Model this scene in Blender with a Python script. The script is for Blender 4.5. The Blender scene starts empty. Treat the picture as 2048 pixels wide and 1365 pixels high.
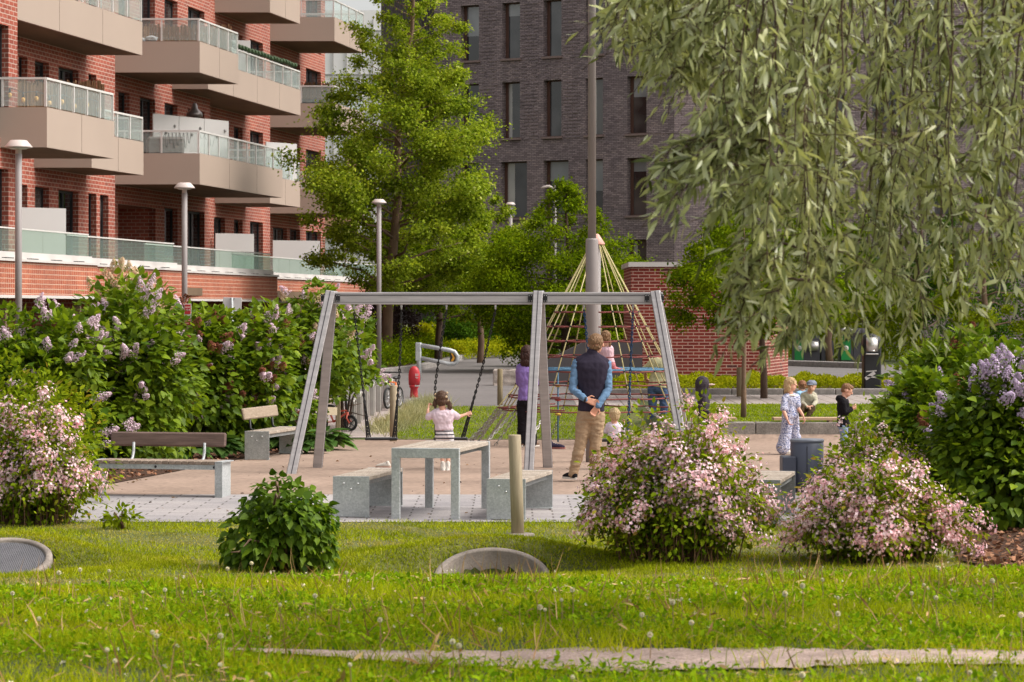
import bpy, bmesh, math, random
import numpy as np
from mathutils import Vector, Matrix, Euler
R = math.radians
PI = math.pi
rnd = random.Random(7)
rng = np.random.default_rng(11)
scene = bpy.context.scene
COL = scene.collection

# ---------------------------------------------------------------- camera numbers
F = 5500.0            # focal length in photo pixels (2048 wide)
CX, HY, CAMZ = 1024.0, 622.0, 2.11
def PX(px, Y): return (px - CX) * Y / F
def PZ(py, Y): return CAMZ - (py - HY) * Y / F
def AT(px, py, Y): return Vector((PX(px, Y), Y, PZ(py, Y)))

# ---------------------------------------------------------------- terrain
_py = [-50, 8, 11, 17.3, 18.2, 20.0, 21.5, 45.0, 51, 58, 100, 300]
_pz = [.66, .62, .56, .385, .30, .08, 0, 0, .33, .40, .58, 1.2]
_pz2 = [.66, .62, .56, .385, .30, .08, 0, .30, .37, .40, .45, 1.2]
RINGS = [((-.02 - 4.24 + .0, 22.95), .42, R(20), .19), ((-.168, 23.1), .50, R(27), .09)]
def sst(a, b, x):
    t = np.clip((x - a) / (b - a), 0, 1); return t * t * (3 - 2 * t)
def H(x, y, pits=False):
    x = np.asarray(x, float); y = np.asarray(y, float)
    a = np.interp(y, _py, _pz)
    py2 = list(_py); py2[7] = 44.9
    yy = np.array(_py); zz2 = np.array(_pz2)
    b = np.where(y < 44.75, np.interp(y, [-50, 8, 11, 17.3, 18.2, 20, 21.5, 44.75], [.66, .62, .56, .385, .30, .08, 0, 0]),
                 np.interp(y, [44.75, 51, 58, 100, 300], [.28, .37, .40, .45, 1.2]))
    t = sst(2.2, 2.5, x)
    z = a * (1 - t) + b * t
    z = z + np.clip(x, -5, 5) * .017 * np.clip((20 - y) / 2, 0, 1)
    n = .02 * np.sin(x * 1.7 + y * .9) + .02 * np.sin(x * .8 - y * 1.3 + 1)
    z = z + n * ((y < 26.5) & (y > 6)) * np.clip((26.5 - y) / 2, 0, 1)
    for (c, r, t, top) in RINGS:
        dx = x - c[0]; dy = y - c[1]
        d = np.sqrt(dx * dx + (dy / math.cos(t)) ** 2)
        pl = (top - r * math.sin(t)) + dy * math.tan(t) - .03
        w = 1 - sst(r, r + .9, d)
        z = z * (1 - w) + pl * w
        if pits:
            z = np.where(d < r * 1.03, z - .6, z)
    return z
def GP(px, py):
    """ground point under a photo pixel"""
    Y = 9.0
    while Y < 400:
        x = PX(px, Y); z = PZ(py, Y)
        if z <= float(H(x, Y)) and (Y > 19 or py > 1150): break
        Y += .05
    return Vector((PX(px, Y), Y, float(H(PX(px, Y), Y))))

# ---------------------------------------------------------------- objects
def setp(o, label=None, cat=None, group=None, kind=None):
    if label: o['label'] = label
    if cat: o['category'] = cat
    if group: o['group'] = group
    if kind: o['kind'] = kind
    return o
def thing(name, label, cat, loc=(0, 0, 0), rz=0.0, group=None):
    o = bpy.data.objects.new(name, None); COL.objects.link(o)
    o.empty_display_size = .2
    o.location = loc; o.rotation_euler = (0, 0, rz)
    return setp(o, label, cat, group)
def box_uv(me):
    n = len(me.polygons)
    if n == 0: return
    uv = me.uv_layers.new(name='UVMap')
    nv = len(me.vertices); co = np.empty(nv * 3); me.vertices.foreach_get('co', co); co = co.reshape(-1, 3)
    nl = len(me.loops); vi = np.empty(nl, int); me.loops.foreach_get('vertex_index', vi)
    ls = np.empty(n, int); me.polygons.foreach_get('loop_start', ls)
    lt = np.empty(n, int); me.polygons.foreach_get('loop_total', lt)
    nm = np.empty(n * 3); me.polygons.foreach_get('normal', nm); nm = nm.reshape(-1, 3)
    pn = np.repeat(nm, lt, axis=0)
    order = np.concatenate([np.arange(s, s + t) for s, t in zip(ls, lt)]) if n < 20000 else np.arange(nl)
    pn2 = np.empty((nl, 3)); pn2[order] = pn
    p = co[vi]
    flat = np.abs(pn2[:, 2]) > .7
    l = np.sqrt(pn2[:, 0] ** 2 + pn2[:, 1] ** 2) + 1e-9
    u = (p[:, 0] * -pn2[:, 1] + p[:, 1] * pn2[:, 0]) / l
    U = np.where(flat, p[:, 0], u); V = np.where(flat, p[:, 1], p[:, 2])
    out = np.stack([U, V], 1).astype(np.float32).ravel()
    uv.data.foreach_set('uv', out)
def mesh_obj(name, me, mat, parent=None, world=True, smooth=False, uv=False):
    o = bpy.data.objects.new(name, me); COL.objects.link(o)
    mats = mat if isinstance(mat, (list, tuple)) else [mat]
    if not me.materials:
        for m in mats: me.materials.append(m)
    if smooth:
        me.polygons.foreach_set('use_smooth', [True] * len(me.polygons))
    if uv: box_uv(me)
    if parent is not None:
        o.parent = parent
        if world and parent.type == 'EMPTY':
            o.matrix_parent_inverse = (Matrix.Translation(parent.location) @ parent.rotation_euler.to_matrix().to_4x4()).inverted()
    return o
def bobj(name, bm, mat, parent=None, world=True, smooth=False, uv=False):
    me = bpy.data.meshes.new(name)
    bmesh.ops.recalc_face_normals(bm, faces=bm.faces[:])
    bm.to_mesh(me); bm.free()
    return mesh_obj(name, me, mat, parent, world, smooth, uv)
def dup(o, parent=None, loc=None, rz=None):
    c = o.copy(); COL.objects.link(c)
    if parent is not None: c.parent = parent
    if loc is not None: c.location = loc
    if rz is not None: c.rotation_euler = (0, 0, rz)
    for ch in o.children: dup(ch, c)
    return c

# ---------------------------------------------------------------- mesh building blocks
def box(bm, c, s, rot=None, bev=0.0, mi=0):
    """box centred on c, full size s, rot = Matrix 3x3 or z angle"""
    if rot is None: rm = Matrix.Identity(3)
    elif isinstance(rot, (int, float)): rm = Matrix.Rotation(rot, 3, 'Z')
    else: rm = rot
    m = Matrix.Translation(c) @ rm.to_4x4() @ Matrix.Diagonal((s[0], s[1], s[2], 1))
    r = bmesh.ops.create_cube(bm, size=1, matrix=m)
    vs = r['verts']
    if bev > 0:
        es = list({e for v in vs for e in v.link_edges})
        bmesh.ops.bevel(bm, geom=es, offset=bev, segments=1, affect='EDGES', profile=.5)
    if mi:
        for v in vs:
            if v.is_valid:
                for f in v.link_faces: f.material_index = mi
def frames(pts):
    pts = [Vector(p) for p in pts]
    out = []; up = Vector((0, 0, 1)); prev = None
    for i, p in enumerate(pts):
        a = pts[max(0, i - 1)]; b = pts[min(len(pts) - 1, i + 1)]
        t = (b - a)
        t = t.normalized() if t.length > 1e-9 else Vector((0, 0, 1))
        if prev is None:
            s = t.cross(Vector((0, 1, 0)))
            if s.length < .2: s = t.cross(Vector((1, 0, 0)))
            s.normalize()
        else:
            s = prev - t * prev.dot(t); s.normalize()
        prev = s
        out.append((p, s, t.cross(s)))
    return out
def tube(bm, pts, rs, n=8, caps=True, squash=1.0, mi=0):
    if not isinstance(rs, (list, tuple)): rs = [rs] * len(pts)
    rings = []
    for (p, s, b), r in zip(frames(pts), rs):
        rings.append([bm.verts.new(p + s * (r * math.cos(2 * PI * k / n)) + b * (r * squash * math.sin(2 * PI * k / n))) for k in range(n)])
    for A, B in zip(rings, rings[1:]):
        for k in range(n):
            f = bm.faces.new((A[k], A[(k + 1) % n], B[(k + 1) % n], B[k])); f.material_index = mi; f.smooth = True
    if caps:
        for rg in (rings[0], rings[-1]):
            f = bm.faces.new(rg); f.material_index = mi
def limb(bm, pts, rs, n=10):
    """tube with rounded ends"""
    P = [Vector(p) for p in pts]; rs = list(rs)
    d0 = (P[0] - P[1]).normalized(); d1 = (P[-1] - P[-2]).normalized()
    P = [P[0] + d0 * rs[0] * .9, P[0] + d0 * rs[0] * .55] + P + [P[-1] + d1 * rs[-1] * .55, P[-1] + d1 * rs[-1] * .9]
    rs = [rs[0] * .35, rs[0] * .8] + rs + [rs[-1] * .8, rs[-1] * .35]
    tube(bm, P, rs, n)
def ell(bm, c, r, rot=None, sub=2):
    rm = rot.to_4x4() if rot is not None else Matrix.Identity(4)
    bmesh.ops.create_icosphere(bm, subdivisions=sub, radius=1, matrix=Matrix.Translation(c) @ rm @ Matrix.Diagonal((r[0], r[1], r[2], 1)))
def lathe(bm, c, prof, n=24, axis=None):
    """prof: list of (r, z); closed with caps where r>0 at ends"""
    rm = axis.to_3x3() if axis is not None else Matrix.Identity(3)
    c = Vector(c); rings = []
    for r, z in prof:
        rings.append([bm.verts.new(c + rm @ Vector((r * math.cos(2 * PI * k / n), r * math.sin(2 * PI * k / n), z))) for k in range(n)])
    for A, B in zip(rings, rings[1:]):
        for k in range(n):
            f = bm.faces.new((A[k], A[(k + 1) % n], B[(k + 1) % n], B[k])); f.smooth = True
    for rg in (rings[0], rings[-1]):
        try: bm.faces.new(rg)
        except ValueError: pass
def prism(bm, poly, z0, z1, mi=0):
    a = [bm.verts.new((x, y, z0)) for x, y in poly]; b = [bm.verts.new((x, y, z1)) for x, y in poly]
    n = len(poly); fs = []
    for k in range(n): fs.append(bm.faces.new((a[k], a[(k + 1) % n], b[(k + 1) % n], b[k])))
    fs.append(bm.faces.new(a[::-1])); fs.append(bm.faces.new(b))
    for f in fs: f.material_index = mi
def bar(bm, a, b, w, h, up=Vector((0, 0, 1)), bev=0, mi=0):
    """rectangular bar from a to b; w across, h along up-ish"""
    a = Vector(a); b = Vector(b); d = b - a; L = d.length; y = d.normalized()
    x = y.cross(up)
    if x.length < 1e-4: x = y.cross(Vector((0, 1, 0)))
    x.normalize(); z = x.cross(y)
    rm = Matrix((x, y, z)).transposed()
    box(bm, (a + b) / 2, (w, L, h), rm, bev, mi)
BM = bmesh.new

# ---------------------------------------------------------------- materials
def nodes(name):
    m = bpy.data.materials.new(name); m.use_nodes = True
    nt = m.node_tree; nt.nodes.clear()
    out = nt.nodes.new('ShaderNodeOutputMaterial')
    return m, nt, out
def N(nt, t, **kw):
    n = nt.nodes.new(t)
    for k, v in kw.items():
        if k.startswith('i_'): n.inputs[k[2:].replace('_', ' ')].default_value = v
        else: setattr(n, k, v)
    return n
def rgb(h):
    """sRGB 0-255 triple -> linear rgba"""
    return tuple(((c / 255) / 12.92 if c / 255 <= .04045 else ((c / 255 + .055) / 1.055) ** 2.4) for c in h) + (1,)
def mixc(nt, fac, a, b, mode='MIX'):
    m = N(nt, 'ShaderNodeMix', data_type='RGBA', blend_type=mode)
    if isinstance(fac, (int, float)): m.inputs[0].default_value = fac
    else: nt.links.new(fac, m.inputs[0])
    for s, v in ((m.inputs[6], a), (m.inputs[7], b)):
        if isinstance(v, tuple): s.default_value = v
        else: nt.links.new(v, s)
    return m.outputs[2]
def noise(nt, scale, detail=4, coord='Object', rough=.55, stretch=None):
    tc = N(nt, 'ShaderNodeTexCoord'); src = tc.outputs[coord]
    if stretch:
        mp = N(nt, 'ShaderNodeMapping'); mp.inputs['Scale'].default_value = stretch
        nt.links.new(src, mp.inputs[0]); src = mp.outputs[0]
    n = N(nt, 'ShaderNodeTexNoise'); n.inputs['Scale'].default_value = scale
    n.inputs['Detail'].default_value = detail; n.inputs['Roughness'].default_value = rough
    nt.links.new(src, n.inputs['Vector'])
    return n
def ramp(nt, src, stops):
    r = N(nt, 'ShaderNodeValToRGB'); el = r.color_ramp.elements
    while len(el) < len(stops): el.new(.5)
    for e, (p, c) in zip(el, stops): e.position = p; e.color = c
    nt.links.new(src, r.inputs[0]); return r.outputs[0]
def lin(*c): return tuple(c) + (1,)
def sc(c, k): return (min(1, c[0] * k), min(1, c[1] * k), min(1, c[2] * k), 1)
def M(name, col, rough=.6, var=.25, scale=8, metal=0.0, bump=0.0, bscale=60, spec=.4, stretch=None, fine=0.0, col2=None, coat=0):
    m, nt, out = nodes(name)
    p = N(nt, 'ShaderNodeBsdfPrincipled')
    p.inputs['Roughness'].default_value = rough; p.inputs['Metallic'].default_value = metal
    p.inputs['Specular IOR Level'].default_value = spec
    if coat: p.inputs['Coat Weight'].default_value = coat
    n = noise(nt, scale, 5, stretch=stretch)
    c = ramp(nt, n.outputs[0], [(.3, sc(col, 1 - var)), (.7, col2 or sc(col, 1 + var * .6))])
    if fine:
        n2 = noise(nt, scale * 14, 3)
        f = ramp(nt, n2.outputs[0], [(.35, lin(1 - fine, 1 - fine, 1 - fine)), (.65, lin(1, 1, 1))])
        c = mixc(nt, 1.0, c, f, 'MULTIPLY')
    nt.links.new(c, p.inputs['Base Color'])
    if bump:
        nb = noise(nt, bscale, 4); b = N(nt, 'ShaderNodeBump'); b.inputs['Strength'].default_value = bump; b.inputs['Distance'].default_value = .01
        nt.links.new(nb.outputs[0], b.inputs['Height']); nt.links.new(b.outputs[0], p.inputs['Normal'])
    nt.links.new(p.outputs[0], out.inputs[0])
    return m
def leafmat(name, a, b, transl=.4, gloss=.18, rough=.45, tip=None, thru=(1.25, 1.2, .55), under=None):
    """per-leaf colour between a and b, light passing through"""
    m, nt, out = nodes(name)
    g = N(nt, 'ShaderNodeNewGeometry')
    c = ramp(nt, g.outputs['Random Per Island'], [(0.0, a), (.55, tuple((x + y) / 2 for x, y in zip(a, b))), (1.0, b)] if tip is None else [(0, a), (.6, b), (.93, b), (1.0, tip)])
    n = noise(nt, 1.3, 2)
    f = ramp(nt, n.outputs[0], [(.3, lin(.74, .76, .7)), (.5, lin(1, 1, 1)), (.72, lin(1.22, 1.08, 1.0))])
    c = mixc(nt, 1.0, c, f, 'MULTIPLY')
    p = N(nt, 'ShaderNodeBsdfPrincipled'); p.inputs['Roughness'].default_value = rough; p.inputs['Specular IOR Level'].default_value = gloss * .6 if gloss >= .25 else 0.0
    if under: c = mixc(nt, g.outputs['Backfacing'], c, mixc(nt, .6, c, under))
    nt.links.new(c, p.inputs['Base Color'])
    t = N(nt, 'ShaderNodeBsdfTranslucent')
    c2 = mixc(nt, 1.0, c, lin(*thru), 'MULTIPLY')
    nt.links.new(c2, t.inputs['Color'])
    mx = N(nt, 'ShaderNodeMixShader'); mx.inputs[0].default_value = transl * .8
    nt.links.new(p.outputs[0], mx.inputs[1]); nt.links.new(t.outputs[0], mx.inputs[2])
    nt.links.new(mx.outputs[0], out.inputs[0])
    return m
def brickmat(name, c1, c2, mortar, bw=.25, rh=.075, ms=.011, bump=.5, dark=None, offset=.5, rough=.85, darkamt=.5):
    m, nt, out = nodes(name)
    uv = N(nt, 'ShaderNodeUVMap')
    b = N(nt, 'ShaderNodeTexBrick'); b.offset = offset; b.squash = 1
    b.inputs['Scale'].default_value = 1; b.inputs['Brick Width'].default_value = bw; b.inputs['Row Height'].default_value = rh
    b.inputs['Mortar Size'].default_value = ms; b.inputs['Mortar Smooth'].default_value = .15; b.inputs['Bias'].default_value = 0
    b.inputs['Color1'].default_value = c1; b.inputs['Color2'].default_value = c2; b.inputs['Mortar'].default_value = mortar
    nt.links.new(uv.outputs[0], b.inputs['Vector'])
    c = b.outputs['Color']
    n = noise(nt, .6, 4); f = ramp(nt, n.outputs[0], [(.3, lin(.78, .78, .8)), (.7, lin(1.1, 1.08, 1.05))])
    c = mixc(nt, 1.0, c, f, 'MULTIPLY')
    n = noise(nt, 30, 3); f = ramp(nt, n.outputs[0], [(.3, lin(.85, .84, .83)), (.7, lin(1.08, 1.08, 1.08))])
    c = mixc(nt, 1.0, c, f, 'MULTIPLY')
    if dark:      # a few odd burnt bricks
        b2 = N(nt, 'ShaderNodeTexBrick'); b2.offset = offset
        for k in ('Scale', 'Brick Width', 'Row Height', 'Mortar Size'): b2.inputs[k].default_value = b.inputs[k].default_value
        b2.inputs['Mortar Size'].default_value = ms
        b2.inputs['Color1'].default_value = lin(0, 0, 0); b2.inputs['Color2'].default_value = lin(1, 1, 1); b2.inputs['Mortar'].default_value = lin(0, 0, 0)
        nt.links.new(uv.outputs[0], b2.inputs['Vector'])
        k = ramp(nt, b2.outputs['Color'], [(.90, lin(0, 0, 0)), (.95, lin(darkamt, darkamt, darkamt))])
        c = mixc(nt, k, c, dark)
    p = N(nt, 'ShaderNodeBsdfPrincipled'); p.inputs['Roughness'].default_value = rough; p.inputs['Specular IOR Level'].default_value = .25
    nt.links.new(c, p.inputs['Base Color'])
    bp = N(nt, 'ShaderNodeBump'); bp.inputs['Strength'].default_value = bump; bp.inputs['Distance'].default_value = .012; bp.invert = True
    nt.links.new(b.outputs['Fac'], bp.inputs['Height']); nt.links.new(bp.outputs[0], p.inputs['Normal'])
    nt.links.new(p.outputs[0], out.inputs[0])
    return m
def glassmat(name, tint, dens=.35, rough=.05, ior=1.22):
    """thin clear glass: part see-through, part mirror"""
    m, nt, out = nodes(name)
    t = N(nt, 'ShaderNodeBsdfTransparent'); t.inputs[0].default_value = tint
    g = N(nt, 'ShaderNodeBsdfGlossy'); g.inputs['Roughness'].default_value = rough; g.inputs[0].default_value = lin(.9, .95, .93)
    d = N(nt, 'ShaderNodeBsdfDiffuse'); d.inputs[0].default_value = lin(.78, .86, .83)  # pale film paints the sky's reflection into the glass colour
    m1 = N(nt, 'ShaderNodeMixShader'); m1.inputs[0].default_value = .06
    m2 = N(nt, 'ShaderNodeMixShader'); m2.inputs[0].default_value = dens
    nt.links.new(t.outputs[0], m2.inputs[1]); nt.links.new(d.outputs[0], m2.inputs[2])
    nt.links.new(m2.outputs[0], m1.inputs[1]); nt.links.new(g.outputs[0], m1.inputs[2])
    nt.links.new(m1.outputs[0], out.inputs[0])
    return m
def panemat(name, a, b, rough=.06):
    """window pane: dark interior behind a mirror-like sheet"""
    m, nt, out = nodes(name)
    p = N(nt, 'ShaderNodeBsdfPrincipled'); p.inputs['Roughness'].default_value = rough; p.inputs['Specular IOR Level'].default_value = .9
    n = noise(nt, .55, 2); c = ramp(nt, n.outputs[0], [(.42, a), (.6, b)])
    nt.links.new(c, p.inputs['Base Color']); nt.links.new(p.outputs[0], out.inputs[0])
    return m
def woodmat(name, a, b, scale=6, stretch=(1, 14, 14), rough=.8, bump=.25):
    m, nt, out = nodes(name)
    p = N(nt, 'ShaderNodeBsdfPrincipled'); p.inputs['Roughness'].default_value = rough; p.inputs['Specular IOR Level'].default_value = .25
    n = noise(nt, scale, 6, stretch=stretch, rough=.65)
    c = ramp(nt, n.outputs[0], [(.28, a), (.52, tuple((x + y) / 2 for x, y in zip(a, b))), (.75, b)])
    g = N(nt, 'ShaderNodeNewGeometry')
    f = ramp(nt, g.outputs['Random Per Island'], [(0, lin(.8, .78, .76)), (1, lin(1.12, 1.12, 1.12))])
    c = mixc(nt, 1.0, c, f, 'MULTIPLY')
    nt.links.new(c, p.inputs['Base Color'])
    b_ = N(nt, 'ShaderNodeBump'); b_.inputs['Strength'].default_value = bump; b_.inputs['Distance'].default_value = .006
    nt.links.new(n.outputs[0], b_.inputs['Height']); nt.links.new(b_.outputs[0], p.inputs['Normal'])
    nt.links.new(p.outputs[0], out.inputs[0])
    return m
def galv(name, k=1.0):
    m, nt, out = nodes(name)
    p = N(nt, 'ShaderNodeBsdfPrincipled'); p.inputs['Metallic'].default_value = .3; p.inputs['Roughness'].default_value = .55
    tc = N(nt, 'ShaderNodeTexCoord'); v = N(nt, 'ShaderNodeTexVoronoi'); v.inputs['Scale'].default_value = 70
    nt.links.new(tc.outputs['Object'], v.inputs['Vector'])
    sep = N(nt, 'ShaderNodeSeparateColor'); nt.links.new(v.outputs['Color'], sep.inputs[0])
    c = ramp(nt, sep.outputs[0], [(0, sc(rgb((172, 176, 177)), k)), (1, sc(rgb((198, 201, 201)), k))])
    n = noise(nt, 3, 5); f = ramp(nt, n.outputs[0], [(.3, lin(.72, .72, .72)), (.65, lin(1, 1, 1))])
    c = mixc(nt, 1.0, c, f, 'MULTIPLY')
    nt.links.new(c, p.inputs['Base Color']); nt.links.new(p.outputs[0], out.inputs[0])
    return m
# ================================================================ camera, sky, sun
cam = bpy.data.cameras.new('camera'); camo = bpy.data.objects.new('camera', cam); COL.objects.link(camo)
scene.camera = camo
camo.location = (0, 0, CAMZ); camo.rotation_euler = (R(90), 0, 0)
cam.sensor_width = 36; cam.lens = 36 * F / 2048
cam.shift_x = 0; cam.shift_y = (HY - 682.5) / 2048
cam.clip_start = .5; cam.clip_end = 3000
cam.dof.use_dof = True; cam.dof.focus_distance = 33; cam.dof.aperture_fstop = 8
SUN_EL, SUN_AZ = R(50), R(97)     # azimuth clockwise from +Y (north): light comes from the right, a little from behind the camera
w = bpy.data.worlds.new('World'); scene.world = w; w.use_nodes = True
nt = w.node_tree; nt.nodes.clear()
sky = N(nt, 'ShaderNodeTexSky', sky_type='NISHITA', sun_disc=False)
sky.sun_elevation = SUN_EL; sky.sun_rotation = SUN_AZ; sky.dust_density = 4; sky.air_density = 1.0; sky.ozone_density = .6
hs = N(nt, 'ShaderNodeHueSaturation'); hs.inputs['Saturation'].default_value = .22      # overcast: the blue mostly gone
nt.links.new(sky.outputs[0], hs.inputs['Color'])
bg = N(nt, 'ShaderNodeBackground'); bg.inputs[1].default_value = .122
nt.links.new(mixc(nt, 1.0, hs.outputs[0], lin(1.03, 1.0, .965), 'MULTIPLY'), bg.inputs[0])
wo = N(nt, 'ShaderNodeOutputWorld'); nt.links.new(bg.outputs[0], wo.inputs[0])
sl = bpy.data.lights.new('sun', 'SUN'); sl.energy = 1.5; sl.angle = R(30); sl.color = (1, .96, .90)
so = bpy.data.objects.new('sun', sl); COL.objects.link(so)
sd = Vector((math.sin(SUN_AZ) * math.cos(SUN_EL), math.cos(SUN_AZ) * math.cos(SUN_EL), math.sin(SUN_EL)))
so.rotation_euler = sd.to_track_quat('Z', 'Y').to_euler(); so.location = sd * 60 + Vector((0, 30, 0))
vs = scene.view_settings; vs.view_transform = 'Standard'; vs.look = 'None'; vs.exposure = .93; vs.gamma = 1
scene.cycles.use_denoising = True
scene.cycles.max_bounces = 8; scene.cycles.transparent_max_bounces = 12; scene.cycles.sample_clamp_indirect = 6

# ================================================================ ground sheets
m_soil = M('soil', (.055, .075, .016), .95, .35, 3, fine=.4, col2=lin(.10, .13, .025))
m_lawn = M('lawn_soil', (.10, .14, .02), .95, .3, 1.6, fine=.4, col2=lin(.17, .165, .05))
m_play = M('playground_sand', rgb((164, 142, 127))[:3], .95, .20, .9, fine=.26, bump=.15, bscale=90, spec=.1)
m_asph = M('asphalt', (.175, .160, .155), .9, .12, .5, fine=.15, bump=.2, bscale=60, spec=.2)
m_grav = M('gravel', (.60, .45, .39), .95, .3, 5, fine=.5, bump=.6, bscale=70, spec=.1)
m_mulch = M('bark_mulch', (.085, .042, .028), .95, .5, 26, fine=.6, bump=1.0, bscale=45, spec=.1, col2=lin(.17, .10, .07))
m_paver = brickmat('pavers', lin(.33, .31, .315), lin(.40, .375, .375), lin(.14, .125, .12), bw=.42, rh=.21, ms=.010, bump=.4)
m_paver2 = brickmat('kerbside_pavers', lin(.34, .29, .27), lin(.40, .35, .33), lin(.17, .14, .12), bw=.3, rh=.3, ms=.014, bump=.4, offset=0)
m_gran = M('granite', (.34, .31, .29), .85, .25, 9, fine=.4, bump=.5, bscale=40)
m_conc = M('concrete', (.29, .245, .21), .9, .4, 4, fine=.2, bump=.4, bscale=50)

def sheet(name, xs, ys, mat, dz=0.0, pits=False, inside=None, kind='structure'):
    X, Y = np.meshgrid(xs, ys); Z = H(X, Y, pits) + dz
    nx, ny = len(xs), len(ys)
    V = np.stack([X.ravel(), Y.ravel(), Z.ravel()], 1)
    idx = np.arange(nx * ny).reshape(ny, nx)
    Fq = np.stack([idx[:-1, :-1].ravel(), idx[:-1, 1:].ravel(), idx[1:, 1:].ravel(), idx[1:, :-1].ravel()], 1)
    me = bpy.data.meshes.new(name); me.from_pydata(V.tolist(), [], Fq.tolist())
    o = mesh_obj(name, me, mat, None, smooth=True, uv=True); setp(o, kind=kind); return o
def rows(name, rws, mat, dz, nx=10, kind='structure', step=.5):
    """sheet given by rows (Y, xl, xr), resampled and laid on the terrain"""
    Ys = [r[0] for r in rws]; yy = []
    for a, b in zip(Ys, Ys[1:]):
        k = max(1, int(math.ceil((b - a) / step))); yy += [a + (b - a) * i / k for i in range(k)]
    yy.append(Ys[-1]); yy = np.array(yy)
    L = np.interp(yy, Ys, [r[1] for r in rws]); Rr = np.interp(yy, Ys, [r[2] for r in rws])
    t = np.linspace(0, 1, nx + 1)
    X = L[:, None] + (Rr - L)[:, None] * t[None]; Y = np.repeat(yy[:, None], nx + 1, 1)
    Z = H(X, Y) + dz
    idx = np.arange(X.size).reshape(X.shape)
    Fq = np.stack([idx[:-1, :-1].ravel(), idx[:-1, 1:].ravel(), idx[1:, 1:].ravel(), idx[1:, :-1].ravel()], 1)
    me = bpy.data.meshes.new(name); me.from_pydata(np.stack([X.ravel(), Y.ravel(), Z.ravel()], 1).tolist(), [], Fq.tolist())
    o = mesh_obj(name, me, mat, None, smooth=True, uv=True); setp(o, kind=kind); return o

xs = np.concatenate([np.linspace(-900, -30, 12), np.linspace(-26, -8, 10), np.arange(-7.5, -5.0, .25), np.arange(-5, 5, .06), np.arange(5, 8, .25), np.linspace(9, 30, 10), np.linspace(60, 900, 10)])
ys = np.concatenate([np.linspace(-60, 6, 8), np.arange(7, 16.5, .5), np.arange(16.5, 22.1, .12), np.arange(22.1, 24.1, .05), np.arange(24.1, 28, .2), np.linspace(28, 44.4, 8), [44.6, 44.72, 44.78, 44.92], np.linspace(45.2, 60, 24), np.linspace(64, 130, 14), [180, 260, 400, 700, 1500]])
sheet('ground', xs, ys, m_soil, -.006, pits=True)
# mown lawn colours (its grass blades come with the plants)
def lawn_sheet():
    x = np.arange(-8, 9, .1); y = np.concatenate([np.arange(20.4, 24.2, .08), np.arange(24.2, 27.5, .15)])
    return sheet('lawn', x, y, m_lawn, 0.0, pits=True)
lawn_sheet()
rows('paved_path', [(27.40, -7.5, 9), (31.5, -7.5, 9)], m_paver, .006, 12)
rows('playground_surface', [(31.5, -5.6, 9), (33.0, -4.95, 9), (36.0, -4.4, 9), (38.2, -4.05, 9), (41.5, -3.25, 9), (44.9, -2.95, 9)], m_play, .004, 10)
rows('mulch_bed', [(31.5, -12, -5.55), (33, -12, -4.95), (36, -12, -4.4), (38.2, -12, -4.05), (41.5, -11, -3.25), (44.9, -11, -2.95), (46, -11, -3.6)], m_mulch, .012, 8)
rows('mulch_bed', [(21.6, 3.95, 9.5), (23, 3.75, 9.5), (26.8, 4.2, 9.5)], m_mulch, .02, 8)
rows('mulch_bed', [(27.2, 4.75, 9.5), (31.5, 5.2, 9.5), (36, 5.4, 12)], m_mulch, .03, 8)
def gravel_track():
    x = np.arange(-1.5, 6.2, .05); c = 12.75 - .24 * x; hw = np.interp(x, [-1.5, -1.1, -.6, 0, .8, 2.2, 4], [.0, .12, .22, .31, .38, .42, .46])
    hw = hw * (1 + .22 * np.sin(x * 5.1) * np.sin(x * 2.3 + 1) + .14 * np.sin(x * 17 + 2) * np.sin(x * 9.3) + .08 * np.sin(x * 41)); t = np.linspace(-1, 1, 9)
    X = np.repeat(x[:, None], 9, 1); Y = c[:, None] + hw[:, None] * t[None]; Z = H(X, Y) + .006
    idx = np.arange(X.size).reshape(X.shape)
    Fq = np.stack([idx[:-1, :-1].ravel(), idx[1:, :-1].ravel(), idx[1:, 1:].ravel(), idx[:-1, 1:].ravel()], 1)
    me = bpy.data.meshes.new('gravel_track'); me.from_pydata(np.stack([X.ravel(), Y.ravel(), Z.ravel()], 1).tolist(), [], Fq.tolist())
    setp(mesh_obj('gravel_track', me, m_grav, None, smooth=True, uv=True), kind='structure')
gravel_track()
rows('bike_parking_paving', [(45.3, -4.4, -1.95), (48, -4.5, -1.75), (52.5, -4.8, -1.6)], m_paver2, .006, 8)
rows('lawn', [(44.95, -2.0, 2.3), (51, -1.7, 2.3)], m_lawn, .008, 10)
rows('lawn', [(44.96, 2.55, 9), (51, 2.55, 9)], m_lawn, .008, 10)
rows('pavement', [(51, 1.2, 14), (56.0, 1.2, 14)], m_paver2, .008, 14)
rows('asphalt_road', [(51.0, -6, 1.2), (56, -6, 1.2), (56.05, -6, 2), (69, -5, 2), (76, -4, 2.2), (90, -2.2, 3), (93, 0, 3.4), (97, .6, 4)], m_asph, .006, 10)
rows('asphalt_road', [(68, 5.5, 16), (85, 7.5, 20)], m_asph, .006, 8)

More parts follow.
